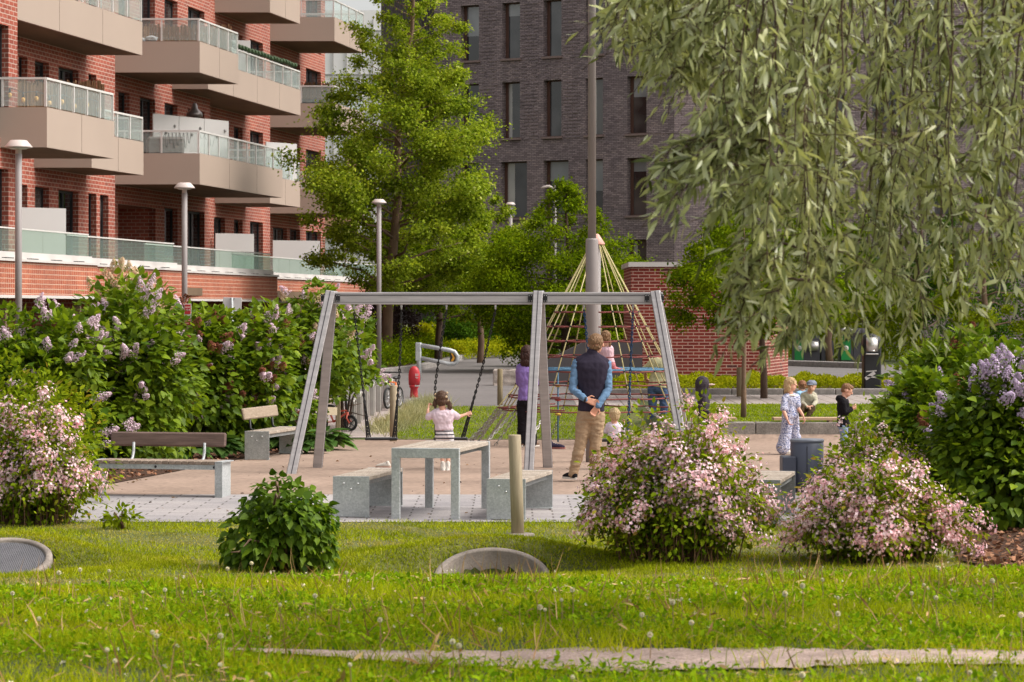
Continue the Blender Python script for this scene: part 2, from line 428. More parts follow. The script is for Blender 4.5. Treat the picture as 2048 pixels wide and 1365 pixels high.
# low playground retaining wall with timber seats
wl = thing('seat_wall', 'long low granite and concrete retaining wall carrying timber seat planks behind the playground', 'wall', (2.45, 44.75, 0))
bm = BM()
xx = 2.4; segs = [1.55, 1.5, 1.62, 1.4, 1.55]
for L in segs:
    box(bm, (xx + L / 2, 44.76, .13), (L - .012, .34, .34), None, .012); xx += L
m_wall = M('weathered_concrete', (.30, .27, .235), .92, .45, 3, fine=.35, bump=.6, bscale=35, col2=lin(.40, .36, .32))
bobj('wall_blocks', bm, m_wall, wl)
m_plank = woodmat('seat_wood', rgb((150, 124, 98)), rgb((196, 170, 142)))
def seat_plank(px0, px1, lab):
    a, b = PX(px0, 44.8), PX(px1, 44.8)
    bm = BM()
    for k in range(3): box(bm, ((a + b) / 2, 44.70 + k * .115, .352), (b - a, .105, .045), None, .006)
    for x in (a + .25, b - .25): box(bm, (x, 44.8, .315), (.06, .30, .028))
    o = bobj('seat_plank', bm, m_plank); setp(o, lab, 'seat plank', 'timber seats on the low wall'); 
seat_plank(1404, 1472, 'short weathered timber seat on the low wall, nearest the pink bush')
seat_plank(1546, 1690, 'long weathered timber seat on the low wall, beside the child in blue floral jumpsuit')

# kerbs
def kerb(name, pts, w, h, mat, label=None, cat=None, dz=0.0, group=None):
    bm = BM()
    P = []
    for a, b in zip(pts, pts[1:]):
        k = max(1, int((Vector(b) - Vector(a)).length / 1.0))
        P += [Vector(a).lerp(Vector(b), i / k) for i in range(k)]
    P.append(Vector(pts[-1]))
    for a, b in zip(P, P[1:]):
        za = float(H(a[0], a[1])) + dz; zb = float(H(b[0], b[1])) + dz
        d = (b - a).normalized() * .006
        bar(bm, (a[0] + d[0], a[1] + d[1], za + h / 2 - .03), (b[0] - d[0], b[1] - d[1], zb + h / 2 - .03), w, h + .06, bev=.012)
    o = bobj(name, bm, mat)
    if label: setp(o, label, cat, group)
    else: setp(o, kind='structure')
    return o
kl = [(-5.2, 60.5), (-3.75, 69.3), (-2.62, 75), (-1.55, 90), (-.2, 93.5), (.6, 97)]
kerb('bed_kerb', kl, .22, .16, m_gran)
kerb('bed_kerb', [(1.3, 56.15), (14, 56.15)], .2, .13, m_gran)
# raised beds: left bed behind the kerb, right bed before the brick wall
rows('planting_bed', [(60.5, -14, -5.3), (69.3, -14, -3.86), (75, -14, -2.73), (90, -12, -1.66), (97, -12, .4), (108, -12, 1)], m_mulch, .09, 6)
rows('planting_bed', [(56.3, 1.3, 14), (64.5, 1.3, 14)], m_mulch, .08, 10)
# bright drain strip under the right lilac
o = bobj('drain_channel', (lambda b: (box(b, (PX(2000, 29.6), 29.6, .045), (1.1, .32, .07), .05, .01), b)[1])(BM()), M('drain_steel', (.5, .5, .5), .5, .2, 40, .4))
setp(o, 'pale slotted drain channel on the ground under the right lilac', 'drain')
# ================================================================ buildings
m_brick = brickmat('red_brick', rgb((142, 72, 58)), rgb((166, 90, 73)), rgb((186, 158, 145)), bw=.25, rh=.10, ms=.011, dark=rgb((92, 58, 52)), bump=.6)
m_brick_p = brickmat('orange_brick', rgb((156, 82, 62)), rgb((174, 98, 72)), rgb((196, 164, 144)), bw=.12, rh=.098, ms=.009, bump=.4, offset=0)
m_brick_r = brickmat('wall_brick', rgb((118, 44, 38)), rgb((142, 58, 48)), rgb((196, 160, 144)), bw=.26, rh=.076, ms=.011, dark=rgb((70, 50, 50)), bump=.6, darkamt=.8)
m_brick_d = brickmat('dark_brick', rgb((122, 109, 112)), rgb((166, 150, 152)), rgb((98, 88, 90)), bw=.24, rh=.076, ms=.012, dark=rgb((150, 132, 128)), bump=.8)
m_taupe = M('taupe_panel', rgb((168, 150, 137))[:3], .5, .05, .4, spec=.35)
m_soff = M('concrete_soffit', rgb((112, 92, 72))[:3], .9, .3, 1.2, stretch=(1, .3, 1))
m_frame = M('dark_window_frame', (.018, .018, .02), .45, .1)
m_frame_b = M('bronze_frame', rgb((92, 66, 56))[:3], .4, .1)
m_pane = panemat('dark_pane', lin(.006, .007, .008), lin(.03, .032, .034))
m_pane_b = panemat('curtained_pane', lin(.015, .016, .018), lin(.10, .095, .09))  # paler tone covers curtains and a painted-in glass reflection
m_pane_c = panemat('blind_pane', lin(.02, .022, .025), lin(.07, .07, .075), .08)  # grey tone paints reflected sky into the pane colour
m_rail = M('steel_rail', rgb((214, 210, 206))[:3], .4, .06, metal=.15)
m_glass = glassmat('clear_glass', lin(.94, .97, .96), .13)
m_glass_g = glassmat('green_glass', lin(.80, .90, .85), .07)
m_frost = M('frosted_screen', rgb((186, 182, 180))[:3], .4, .04, .5)
m_white = M('white_coping', rgb((198, 192, 188))[:3], .5, .06, 1)
m_black = M('black_void', (.008, .008, .008), .9, .2)
m_reed = woodmat('reed', rgb((82, 58, 40)), rgb((150, 114, 82)), 5, (14, 14, 1), .9)
m_sill = M('stone_sill', rgb((128, 108, 104))[:3], .7, .1)

m_blind = panemat('roller_blind', lin(.20, .21, .22), lin(.30, .31, .32), .12); m_curt = panemat('pale_curtain', lin(.32, .31, .29), lin(.45, .43, .40), .15); BL = [.35, 0, -.32, .22, 0, .55, -.25]  # top strips paint the sky's reflection on the panes; side strips are curtains
def wall_holes(bm, A, B, z0, z1, holes, depth=.16, inward=None):
    """vertical wall from A to B (2D) with rectangular holes (u0,u1,v0,v1) and reveals; inward = 2D unit vector"""
    A = Vector((A[0], A[1])); B = Vector((B[0], B[1])); L = (B - A).length; d = (B - A) / L
    us = sorted({0.0, L} | {h[0] for h in holes} | {h[1] for h in holes})
    vs_ = sorted({z0, z1} | {h[2] for h in holes} | {h[3] for h in holes})
    P = lambda u, z, o=0: bm.verts.new((A.x + d.x * u + inward[0] * o, A.y + d.y * u + inward[1] * o, z))
    for u0, u1 in zip(us, us[1:]):
        for v0, v1 in zip(vs_, vs_[1:]):
            um, vm = (u0 + u1) / 2, (v0 + v1) / 2
            if any(h[0] < um < h[1] and h[2] < vm < h[3] for h in holes): continue
            bm.faces.new((P(u0, v0), P(u1, v0), P(u1, v1), P(u0, v1)))
    for (u0, u1, v0, v1) in holes:
        q = [(u0, v0), (u1, v0), (u1, v1), (u0, v1)]
        for (a, b) in zip(q, q[1:] + q[:1]):
            bm.faces.new((P(*a), P(*b), P(b[0], b[1], depth), P(a[0], a[1], depth)))
def window(parent, A, d, inn, hole, name, fm, pm, split=None, depth=.14, fw=.06, sill=None, reveal_frame=0, blind=0):
    """frame + pane(s) set back in a hole"""
    u0, u1, v0, v1 = hole
    P = lambda u, z, o: Vector((A[0] + d[0] * u + inn[0] * o, A[1] + d[1] * u + inn[1] * o, z))
    rm = Matrix(((d[0], -inn[0], 0), (d[1], -inn[1], 0), (0, 0, 1)))
    bm = BM()
    def fr(ua, ub, va, vb, o=depth, t=.07):
        box(bm, P((ua + ub) / 2, (va + vb) / 2, o), (ub - ua, t, vb - va), rm)
    fr(u0 + .002, u0 + fw + reveal_frame, v0 + .002, v1 - .002); fr(u1 - fw, u1 - .002, v0 + .002, v1 - .002)
    fr(u0 + fw + reveal_frame, u1 - fw, v0 + .002, v0 + fw); fr(u0 + fw + reveal_frame, u1 - fw, v1 - fw, v1 - .002)
    if split:
        for s in split:
            us = u0 + (u1 - u0) * s; fr(us - fw * .6, us + fw * .6, v0 + fw, v1 - fw)
    f = bobj(name, bm, fm, parent)
    bm = BM(); box(bm, P((u0 + fw + reveal_frame + u1 - fw) / 2, (v0 + v1) / 2, depth + .005), (u1 - u0 - 2 * fw - reveal_frame + .02, .02, v1 - v0 - 2 * fw + .02), rm)
    bobj('pane', bm, pm, f)
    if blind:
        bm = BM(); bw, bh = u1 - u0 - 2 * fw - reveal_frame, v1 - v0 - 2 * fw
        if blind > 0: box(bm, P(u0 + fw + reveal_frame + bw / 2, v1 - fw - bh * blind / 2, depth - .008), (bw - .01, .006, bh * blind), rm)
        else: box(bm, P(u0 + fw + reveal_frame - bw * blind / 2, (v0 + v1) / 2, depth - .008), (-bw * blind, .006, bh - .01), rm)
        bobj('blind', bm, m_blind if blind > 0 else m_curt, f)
    if sill:
        bm = BM(); box(bm, P((u0 + u1) / 2, v0 - .045, -.03), (u1 - u0 + .12, .16, .09), rm)
        bobj('sill', bm, sill, f)
    return f

# ---------------------------------------------------------------- left apartment block
apt = thing('apartment_building', 'red brick apartment block with staggered taupe balconies and glass railings', 'building', (-11, 75, 0))
SL = .18
ends = [(-10.43, 58.0), (-10.25, 71.0), (-9.11, 83.0), (-8.18, 93.0), (-7.07, 104.0)]
starts = [(-13.13, 43.0)]
for (e0, e1) in zip(ends, ends[1:]): starts.append((e1[0] - SL * (e1[1] - e0[1]), e0[1] + .0))
ZT = 15.2
COLS = [[], [(38, 55, 'w'), (70, 98, 'w'), (117, 157, 'd'), (177, 193, 'w')],
        [(237, 259, 'w'), (280, 310, 'd'), (329, 355, 'w'), (376, 409, 'd')],
        [(428, 450, 'd'), (468, 485, 'w'), (500, 526, 'd')],
        [(546, 574, 'd'), (580, 600, 'w'), (612, 642, 'd')]]
bmw = BM(); jobs = []
def u_on(S, px):
    k = (px - CX) / F   # X = k*Y ; X = S.x + SL*(Y-S.y)
    Y = (S[0] - SL * S[1]) / (k - SL)
    return (Y - S[1]) * math.hypot(1, SL)
for i, (S, E) in enumerate(zip(starts, ends)):
    d = Vector((E[0] - S[0], E[1] - S[1])).normalized(); inn = (-d.y, d.x)
    holes = []
    for (p0, p1, t) in COLS[i]:
        for f in (2.7, 5.7, 8.7, 11.7):
            a, b = u_on(S, p0), u_on(S, p1)
            if i == 2 and f == 2.7 and p0 < 320: continue
            if i == 3 and p0 == 428 and f > 3: continue
            z0 = f + .02 if t == 'd' else f + 1.0
            if p0 in (177,) and f == 2.7: z0 = f + .02
            h = (a, b, z0, f + 2.36); holes.append(h); jobs.append((S, d, inn, h, t))
    if i == 1: 
        h = (u_on(S, 200), u_on(S, 217), 2.72, 5.06); holes.append(h); jobs.append((S, d, inn, h, 'w'))
    if i == 0:
        h = (u_on(S, -25), u_on(S, 17), 2.72, 5.06); holes.append(h); jobs.append((S, d, inn, h, 'd'))
        h = (u_on(S, -25), u_on(S, 17), 5.72, 8.06); holes.append(h); jobs.append((S, d, inn, h, 'd'))
    if i == 2: holes.append((u_on(S, 236), u_on(S, 311), 2.71, 5.0))       # loggia
    wall_holes(bmw, S, E, .3, ZT, holes, .2, inn)
    if i == 2:   # loggia interior walls
        a, b = u_on(S, 236), u_on(S, 311)
        A = [S[0] + d.x * a, S[1] + d.y * a]; B = [S[0] + d.x * b, S[1] + d.y * b]
        bmw.faces.new([bmw.verts.new((p[0], p[1], 5.0)) for p in ((A[0], A[1]), (B[0], B[1]), (B[0] + inn[0] * 2.5, B[1] + inn[1] * 2.5), (A[0] + inn[0] * 2.5, A[1] + inn[1] * 2.5))])
        q = [A, [A[0] + inn[0] * 2.5, A[1] + inn[1] * 2.5], [B[0] + inn[0] * 2.5, B[1] + inn[1] * 2.5], B]
        for p, r_ in zip(q, q[1:]):
            bmw.faces.new([bmw.verts.new((p[0], p[1], 2.71)), bmw.verts.new((r_[0], r_[1], 2.71)), bmw.verts.new((r_[0], r_[1], 5.0)), bmw.verts.new((p[0], p[1], 5.0))])
    # return wall facing the camera at the start of each bay, and end wall
    def quad(p, q): bmw.faces.new([bmw.verts.new((p[0], p[1], .3)), bmw.verts.new((q[0], q[1], .3)), bmw.verts.new((q[0], q[1], ZT)), bmw.verts.new((p[0], p[1], ZT))])
    if i == 0: quad((S[0] - 9, S[1]), S)
    if i < 4: quad(E, (starts[i + 1][0], E[1]))
    else: quad(E, (E[0] - 12, E[1]))
me = bpy.data.meshes.new('wall'); bmw.to_mesh(me); bmw.free()
mesh_obj('wall', me, m_brick, apt, uv=True)
for k, (S, d, inn, h, t) in enumerate(jobs):
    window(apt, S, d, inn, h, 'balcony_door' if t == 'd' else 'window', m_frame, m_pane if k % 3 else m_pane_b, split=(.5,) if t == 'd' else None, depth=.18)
bm = BM()
prism(bm, [(starts[0][0] - 9, 43)] + [p for s, e in zip(starts, ends) for p in (s, e)] + [(ends[-1][0] - 12, 104)], ZT, ZT + .3)
bobj('roof', bm, m_taupe, apt)

SLB = .172; m_joint = M('panel_joint', rgb((120, 104, 94))[:3], .8)
def balcony(C, Fe, zb, wid=3.4, left=None, screen=None, posts=1.05, nm='balcony'):
    """tray with solid parapet outside, glass above. C near outer corner, Fe far outer corner"""
    C = Vector((C[0], C[1], 0)); Fe = Vector((Fe[0], Fe[1], 0)); Lw = Vector((-wid, 0, 0))
    bm = BM()
    iy = Vector((0, .03, 0)); ix = Vector((.03, 0, 0))
    prism(bm, [(C + Lw + iy)[:2], (C + iy - ix)[:2], (Fe - iy - ix)[:2], (Fe + Lw - iy)[:2]], zb + .012, zb + .24)
    o = bobj(nm, bm, m_soff, apt)
    bm = BM(); H0, H1, t = zb, zb + .83, .07
    d = (Fe - C).normalized(); n_in = Vector((-d.y, d.x, 0))
    A2, C2, F2, B2 = C + Lw + Vector((0, t, 0)), C + Vector((-t, t, 0)), Fe + Vector((-t, -t, 0)), Fe + Lw - Vector((0, t, 0))
    outer = [C + Lw, C, Fe, Fe + Lw]; inner = [A2, C2, F2, B2]
    for a, b, a2, b2 in zip(outer, outer[1:], inner, inner[1:]):
        prism(bm, [a[:2], b[:2], b2[:2], a2[:2]], H0, H1)
    pp_ = bobj('parapet', bm, m_taupe, o)
    bm = BM(); LL = (Fe - C).length
    for j in range(1, max(2, int(LL / 3.2) + 1)):
        p = C + d * (LL * j / max(2, int(LL / 3.2) + 1)); box(bm, (p.x - .002, p.y, zb + .415), (.012, .012, .826), math.atan2(d.y, d.x))
    bobj('panel_joint', bm, m_joint, pp_)
    rb = BM(); gb = BM(); zt = H1 + .60; e = .035
    path = [C + Lw + Vector((0, e, 0)), C + Vector((-e, e, 0)), Fe + Vector((-e, -e, 0)), Fe + Lw - Vector((0, e, 0))]
    for a, b in zip(path, path[1:]):
        L = (b - a).length; dd = (b - a) / L
        bar(rb, (a.x, a.y, zt), (b.x, b.y, zt), .06, .045)
        k = max(1, round(L / posts))
        for j in range(k + 1):
            p = a + dd * (L * j / k)
            box(rb, (p.x, p.y, (H1 + zt) / 2), (.045, .045, zt - H1 - .03), math.atan2(dd.y, dd.x))
        for j in range(k):
            p = a + dd * (L * j / k + .035); q = a + dd * (L * (j + 1) / k - .035)
            bar(gb, (p.x, p.y, (H1 + zt) / 2), (q.x, q.y, (H1 + zt) / 2), .012, zt - H1 - .06)
    bobj('railing', rb, m_rail, o); bobj('glass_panel', gb, m_glass, o)
    return o, H1
def pt(px, Y): return (PX(px, Y), Y)
def reed(o, a, b, z0, h):
    bm = BM(); a = Vector(a); b = Vector(b); L = (b - a).length; n = int(L / .035)
    for i in range(n):
        p = a.lerp(b, (i + .5) / n); hh = h * (1 + rnd.uniform(-.06, .05))
        box(bm, (p.x + rnd.uniform(-.01, .01), p.y, z0 + hh / 2), (.03, .03, hh), rnd.uniform(0, 1))
    bobj('reed_screen', bm, m_reed, o)
def screen(o, a, b, z0, z1, studs=0, name='privacy_screen'):
    bm = BM(); a = Vector((a[0], a[1], 0)); b = Vector((b[0], b[1], 0)); L = (b - a).length; d = (b - a) / L
    k = max(1, round(L / 1.3))
    for j in range(k):
        p = a + d * (L * j / k + .01); q = a + d * (L * (j + 1) / k - .01)
        bar(bm, (p.x, p.y, (z0 + z1) / 2), (q.x, q.y, (z0 + z1) / 2), .03, z1 - z0)
    s = bobj(name, bm, m_frost, o)
    if studs:
        bm = BM()
        for j in range(studs):
            p = a.lerp(b, (j + .5) / studs); ell(bm, (p.x + .02, p.y - .02, z0 + (z1 - z0) * (.45 + .4 * ((j * 7) % 3) / 2.5)), (.05, .05, .05), sub=1)
        bobj('stud', bm, M('grey_stud', (.3, .29, .28), .5), s)
# bay 1
o, z = balcony((-11.45, 57.0), (-9.25, 68.8), 8.5, 4)
o, z = balcony((-9.64, 57.0), (-8.87, 61.3), 5.5, 3.6, posts=.85)
reed(o, (-11.9, 60.9, 0), (-9.05, 61.1, 0), z - .3, 1.15); reed(o, (-11.0, 58.2, 0), (-10.0, 59.9, 0), z - .3, 1.0)
bm = BM(); pts_ = []
for k in range(8):
    p = Vector((-10.5 + k * .2, 57.5 + k * .45, z + .44 - .06 * (k % 2))); pts_.append(p)
    tube(bm, [p, p - Vector((0, 0, .1))], .02, 6)
tube(bm, pts_, .008, 5)
lb = bobj('string_lights', bm, m_frame, o)
bm = BM()
for p in pts_: ell(bm, p - Vector((0, 0, .16)), (.05, .05, .07), sub=1)
bobj('bulb', bm, M('amber_bulb', (.75, .42, .12), .2, .1), lb)
o, z = balcony((-9.95, 65.1), (-9.22, 68.8), 5.5, 3.4, posts=.9)
reed(o, (-11.6, 68.5, 0), (-10.2, 68.6, 0), z, .75)
# bay 2
o, z = balcony((-8.37, 73.7), (-6.885, 82.5), 5.5, 4, posts=.95)
screen(o, (-9.75, 74.6), (-8.0, 77.6), z - .1, z + 1.13, 9)
bm = BM(); box(bm, (-9.35, 74.1, z + .15), (1.0, .5, .62), .2, .06); bobj('patio_cover', bm, M('grey_cover', (.22, .2, .19), .8), o)
bm = BM(); lathe(bm, (-8.95, 77.5, z + .0), [(.03, 0), (.03, 1.22), (.24, 1.25), (.22, 1.36), (.11, 1.46), (.07, 1.62), (.0, 1.64)], 14); bobj('patio_heater', bm, M('heater_steel', (.26, .23, .22), .4, metal=.6), o)
for k in range(11):
    bm = BM() if k in (0, 8) else bm
    a = Vector((-9.4 + k * .1 if k < 8 else -8.4 + (k - 8) * .08, 73.72 if k < 8 else 73.9 + (k - 8) * .5, z + .55)); b = a + Vector((.09, .02 if k < 8 else .45, 0))
    dr = .12 + .3 * rnd.random()
    tube(bm, [a, a.lerp(b, .3) - Vector((0, 0, dr)), a.lerp(b, .6) - Vector((0, 0, dr * 1.05)), b], .005, 4)
    if k in (7, 10): bobj('string_lights', bm, m_frame, o)

o, z = balcony((-8.37, 73.7), (-7.72, 77.6), 8.5, 4)
reed(o, (-11.2, 77.3, 0), (-7.9, 77.4, 0), z - .3, 1.1); reed(o, (-11.3, 75.0, 0), (-10.0, 75.9, 0), z - .3, .9)
bm = BM()
for k in range(6): ell(bm, (-11.2 + .3 * k, 73.95, z + .05 + .04 * (k % 2)), (.2, .12, .1), sub=1)
bobj('cushion', bm, M('pale_cushion', (.45, .45, .47), .9), o)
# bay 3
o, z = balcony((-8.755, 79.2), (-6.92, 90.0), 8.5, 3.5)
screen(o, (-9.6, 83.6), (-8.0, 84.2), z, z + 1.05)
bm = BM()
for k in range(26): ell(bm, (-8.6 + k * .066, 79.6 + k * .34, z + .62 + .05 * rnd.random()), (.09, .14, .09), sub=1)
bobj('ivy', bm, M('ivy', (.03, .06, .02), .6, .4, 20), o)
bm = BM(); ell(bm, (-8.5, 81.2, z + .25), (.28, .35, .3)); bobj('grill', bm, M('grill_grey', (.12, .12, .13), .5), o)
o, z = balcony(pt(540, 86.5), pt(600, 90.0), 5.5, 3.4)
screen(o, (-7.9, 88.2), (-7.0, 89.4), z, z + 1.2)
o, z = balcony(pt(540, 86.5), pt(600, 90.0), 11.5, 3.4)
# bay 4
for zz in (11.5, 8.5, 5.5):
    C = pt(669, 95.7); o, z = balcony(C, (C[0] + SLB * 4.6, 100.3), zz, 3.4)
    if zz == 8.5:
        reed(o, (-8.9, 99.9, 0), (-6.2, 100, 0), z - .3, 1.35)
        bm = BM(); box(bm, (-7.0, 96.3, z + .1), (.9, .5, .16), .1, .03); bobj('lounger', bm, m_frame, o)
# podium with terrace
def pod_line(px): 
    k = (px - CX) / F; return (-9.64 - .107 * 51.8) / (k - .107)
pj = [-260, 195, 364, 555, 760]
pY = [pod_line(p) for p in pj]; pX = [PX(p, y) for p, y in zip(pj, pY)]
brb, cob, gb, rb, hb, upb = BM(), BM(), BM(), BM(), BM(), BM()
for i in range(4):
    E = Vector((pX[i + 1], pY[i + 1], 0)); S = Vector((E.x - .165 * (pY[i + 1] - pY[i]), pY[i], 0)); d = (E - S).normalized(); q = Vector((-d.y, d.x, 0))
    t = .4
    prism(brb, [S[:2], E[:2], (E + q * t)[:2], (S + q * t)[:2]], 2.42 + .002 * i, 3.08)
    prism(cob, [(S - q * .05)[:2], (E - q * .05)[:2], (E + q * .42)[:2], (S + q * .42)[:2]], 3.08, 3.13 + .001 * i)
    prism(cob, [(S - q * .02)[:2], (E - q * .02)[:2], (E + q * .42)[:2], (S + q * .42)[:2]], 2.36 + .001 * i, 2.42)
    prism(upb, [(S + q * .12)[:2], (E + q * .12)[:2], (E + q * .40)[:2], (S + q * .40)[:2]], 3.135, 3.27 + .001 * i)
    L = (E - S).length; k = int(L / 1.35)
    a, b = S + q * .22, E + q * .22
    bar(rb, (a.x, a.y, 3.74), (b.x, b.y, 3.74), .05, .03)
    for j in range(k):
        p = a + d * (L * j / k + .012); r_ = a + d * (L * (j + 1) / k - .012)
        bar(gb, (p.x, p.y, 3.50), (r_.x, r_.y, 3.50), .014, .46)
        s_ = S + q * .03 + d * (L * j / k + .3); box(hb, (s_.x, s_.y, 3.135), (.42, .1, .03), math.atan2(d.y, d.x))
bobj('podium_brick', brb, m_brick_p, apt, uv=True)
cp = bobj('coping', cob, m_white, apt); bobj('upstand', upb, m_white, apt); bobj('drip_clip', hb, m_frame, cp)
tr = bobj('terrace_rail', rb, m_rail, apt); bobj('terrace_glass', gb, m_glass_g, tr)
# terrace deck and dark undercroft
deck = [(pX[0] - .2, pY[0])] + [(x - .45, y) for x, y in zip(pX[1:], pY[1:])] + [(ends[-1][0] - 1, 104), (-22, 104), (-22, pY[0])]
bm = BM(); prism(bm, deck, 2.5, 2.7); bobj('terrace_deck', bm, m_soff, apt)
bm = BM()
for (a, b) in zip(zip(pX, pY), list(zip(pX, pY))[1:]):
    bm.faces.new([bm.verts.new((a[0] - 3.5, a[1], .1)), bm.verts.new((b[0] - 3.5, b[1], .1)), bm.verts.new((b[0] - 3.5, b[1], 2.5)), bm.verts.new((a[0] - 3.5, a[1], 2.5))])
bobj('undercroft_wall', bm, M('undercroft_paint', (.03, .028, .028), .9), apt)  # near-black colour stands in for the deep shade of the recess
for px in (60, 205, 345, 505, 640):
    Y = pod_line(px); bm = BM(); box(bm, (PX(px, Y) - .6, Y + .3, 1.3), (.16, .16, 2.3)); bobj('column', bm, m_soff, apt)
# terrace screens
for (p0, p1, Y0, top) in ((40, 132, 63.5, 415), (430, 508, 86, 467), (545, 640, 95, 481)):
    screen(apt, (PX(p0, Y0), Y0), (PX(p1, Y0 + .8), Y0 + .8), 2.72, PZ(top, Y0))

# ---------------------------------------------------------------- dark brick office building
off = thing('office_building', 'dark purple-brown brick office block with tall bronze-framed windows', 'building', (3, 122, 0))
def on_off(px):   # facet 1 line
    X0, Y0, X1, Y1 = -1.86, 122.0, 5.31, 117.8
    k = (px - CX) / F; m_ = (Y1 - Y0) / (X1 - X0)
    Y = (Y0 - m_ * X0) / (1 - m_ * k); return Vector((k * Y, Y))
A = on_off(868); B = on_off(1349); d = (B - A).normalized(); inn = (-d.y, d.x)
holes = []; 
U = lambda px: (on_off(px) - A).length
sills = [2.69, 6.19, 9.70, 13.2, 16.7]
cols = [(921, 958), (1004, 1040), (1087, 1123), (1171, 1206), (1254, 1293)]
for r_, s in enumerate(sills):
    for c_, (p0, p1) in enumerate(cols):
        if r_ == 1 and c_ in (1, 2): p1 += 14
        if r_ == 1 and c_ == 1: p0 -= 2
        holes.append((U(p0), U(p1), s, s + 2.47))
bm = BM(); wall_holes(bm, A, B, -.5, 20, holes, .42, inn)
# facet 2, turning away to the right
C2 = Vector((PX(2250, 117.5), 117.5)); d2 = (C2 - B).normalized(); inn2 = (-d2.y, d2.x)
def U2(px):
    k = (px - CX) / F; m_ = (C2.y - B.y) / (C2.x - B.x); Y = (B.y - m_ * B.x) / (1 - m_ * k); return (Vector((k * Y, Y)) - B).length
holes2 = []
for s in sills:
    for (p0, p1) in ((1418, 1472), (1527, 1580), (1636, 1690), (1745, 1798), (1854, 1908), (1963, 2016)):
        holes2.append((U2(p0), U2(p1), s, s + 2.55))
wall_holes(bm, B, C2, -.5, 20, holes2, .42, inn2)
bm.faces.new([bm.verts.new((A.x, A.y, -.5)), bm.verts.new((A.x + 1, A.y + 12, -.5)), bm.verts.new((A.x + 1, A.y + 12, 20)), bm.verts.new((A.x, A.y, 20))])
bobj('wall', bm, m_brick_d, off, uv=True)
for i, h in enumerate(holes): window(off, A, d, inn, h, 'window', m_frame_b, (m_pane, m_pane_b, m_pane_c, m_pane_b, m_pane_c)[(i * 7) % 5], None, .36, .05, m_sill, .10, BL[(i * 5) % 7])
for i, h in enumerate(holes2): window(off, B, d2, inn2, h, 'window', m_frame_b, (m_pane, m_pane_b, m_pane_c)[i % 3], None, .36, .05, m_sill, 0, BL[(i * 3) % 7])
# projecting-brick fields between the windows of the upper rows
m_pb = M('dark_brick_block', rgb((126, 113, 115))[:3], .9, .25, 4); rm = Matrix(((d.x, -inn[0], 0), (d.y, -inn[1], 0), (0, 0, 1)))
def pbrick(u, z):
    p = A + d * u; box(bm, (p.x, p.y, z), (.23, .05, .066), rm)
for r_ in (2, 3):
    s = sills[r_]
    for k in range(3):
        ua, ub = U(cols[k][1] + 3), U(cols[k + 1][0] - 12)
        z = s - .05; j = 0; bm = BM()
        while z < s + 2.5:
            u = ua + (.12 if j % 4 < 2 else 0)
            while u < ua + .75: 
                if rnd.random() < .85: pbrick(u + .12, z)
                u += .25
            z += .152; j += 1
        bobj('brick_relief', bm, m_pb, off)
        if r_ == 3:
            bm = BM()
            z = s - .95; j = 0
            while z < s - .16:
                u = U(cols[k][0]) + (.12 if j % 2 else 0)
                while u < ub: pbrick(u + .12, z); u += .5
                z += .152; j += 1
            bobj('brick_relief', bm, m_pb, off)
bm = BM(); prism(bm, [tuple(A), tuple(B), tuple(C2), (C2.x, C2.y + 14), (A.x, A.y + 14)], 20, 20.4); bobj('roof', bm, m_sill, off)
# ribbed grey block and pale block behind the aspen
bm = BM(); a, b = PX(762, 130), PX(900, 130)
rib = bobj('ribbed_building', (lambda q: (box(q, ((a + b) / 2, 135, 9.5), (b - a, 10, 20)), q)[1])(bm), M('grey_cladding', rgb((150, 138, 134))[:3], .6, .1, 1))
setp(rib, 'grey building with vertical cladding ribs, behind the tall aspen', 'building')
bm = BM()
for k in range(26): box(bm, (a + .06 + k * (b - a - .1) / 25, 129.93, 9.5), (.05, .14, 19.9))
bobj('cladding_rib', bm, M('rib_dark', rgb((96, 88, 88))[:3], .6), rib)
wb = thing('white_building', 'pale building wrapped in white sheeting between the apartment block and the aspen', 'building', (-9, 150, 0))
a, b = PX(560, 150), PX(772, 150)
bm = BM(); box(bm, ((a + b) / 2, 155, 9), (b - a, 10, 19.0)); bobj('wall', bm, M('white_sheeting', rgb((240, 238, 236))[:3], .6, .04, .3), wb)
bm = BM()
for k in range(7): box(bm, ((a + b) / 2, 149.97, 3 + k * 2.4), (b - a, .05, .06))
for k in range(9): box(bm, (a + k * (b - a) / 8, 149.95, 9), (.06, .05, 18))
bobj('scaffold_grid', bm, M('scaffold', rgb((182, 180, 178))[:3], .5), wb)
bm = BM(); box(bm, ((a + b) / 2, 149.9, 7.4), (2.4, .2, 2.6)); box(bm, (b - 1.3, 149.9, 10.5), (1.6, .2, 1.1))
bobj('facade_panel', bm, M('ochre_panel', rgb((208, 160, 128))[:3], .6), wb)

# ---------------------------------------------------------------- free-standing brick enclosure (waste house) behind the net
bw = thing('brick_wall', 'free-standing dark red brick enclosure wall with pale coping behind the climbing net', 'wall', (4, 65, .4))
x0, x1, y0, y1 = PX(1262, 65), PX(1522, 65), 65, 69.2
x2 = PX(1576, y1)
bm = BM(); zt = PZ(534, 65)
prism(bm, [(x0, y0), (x1, y0), (x2, y1), (x0, y1)], .2, zt); bobj('brickwork', bm, m_brick_r, bw, uv=True)
bm = BM(); prism(bm, [(x0 - .06, y0 - .06), (x1 + .05, y0 - .06), (x2 + .06, y1), (x0 - .06, y1 + .06)], zt, zt + .11); bobj('coping', bm, m_white, bw)
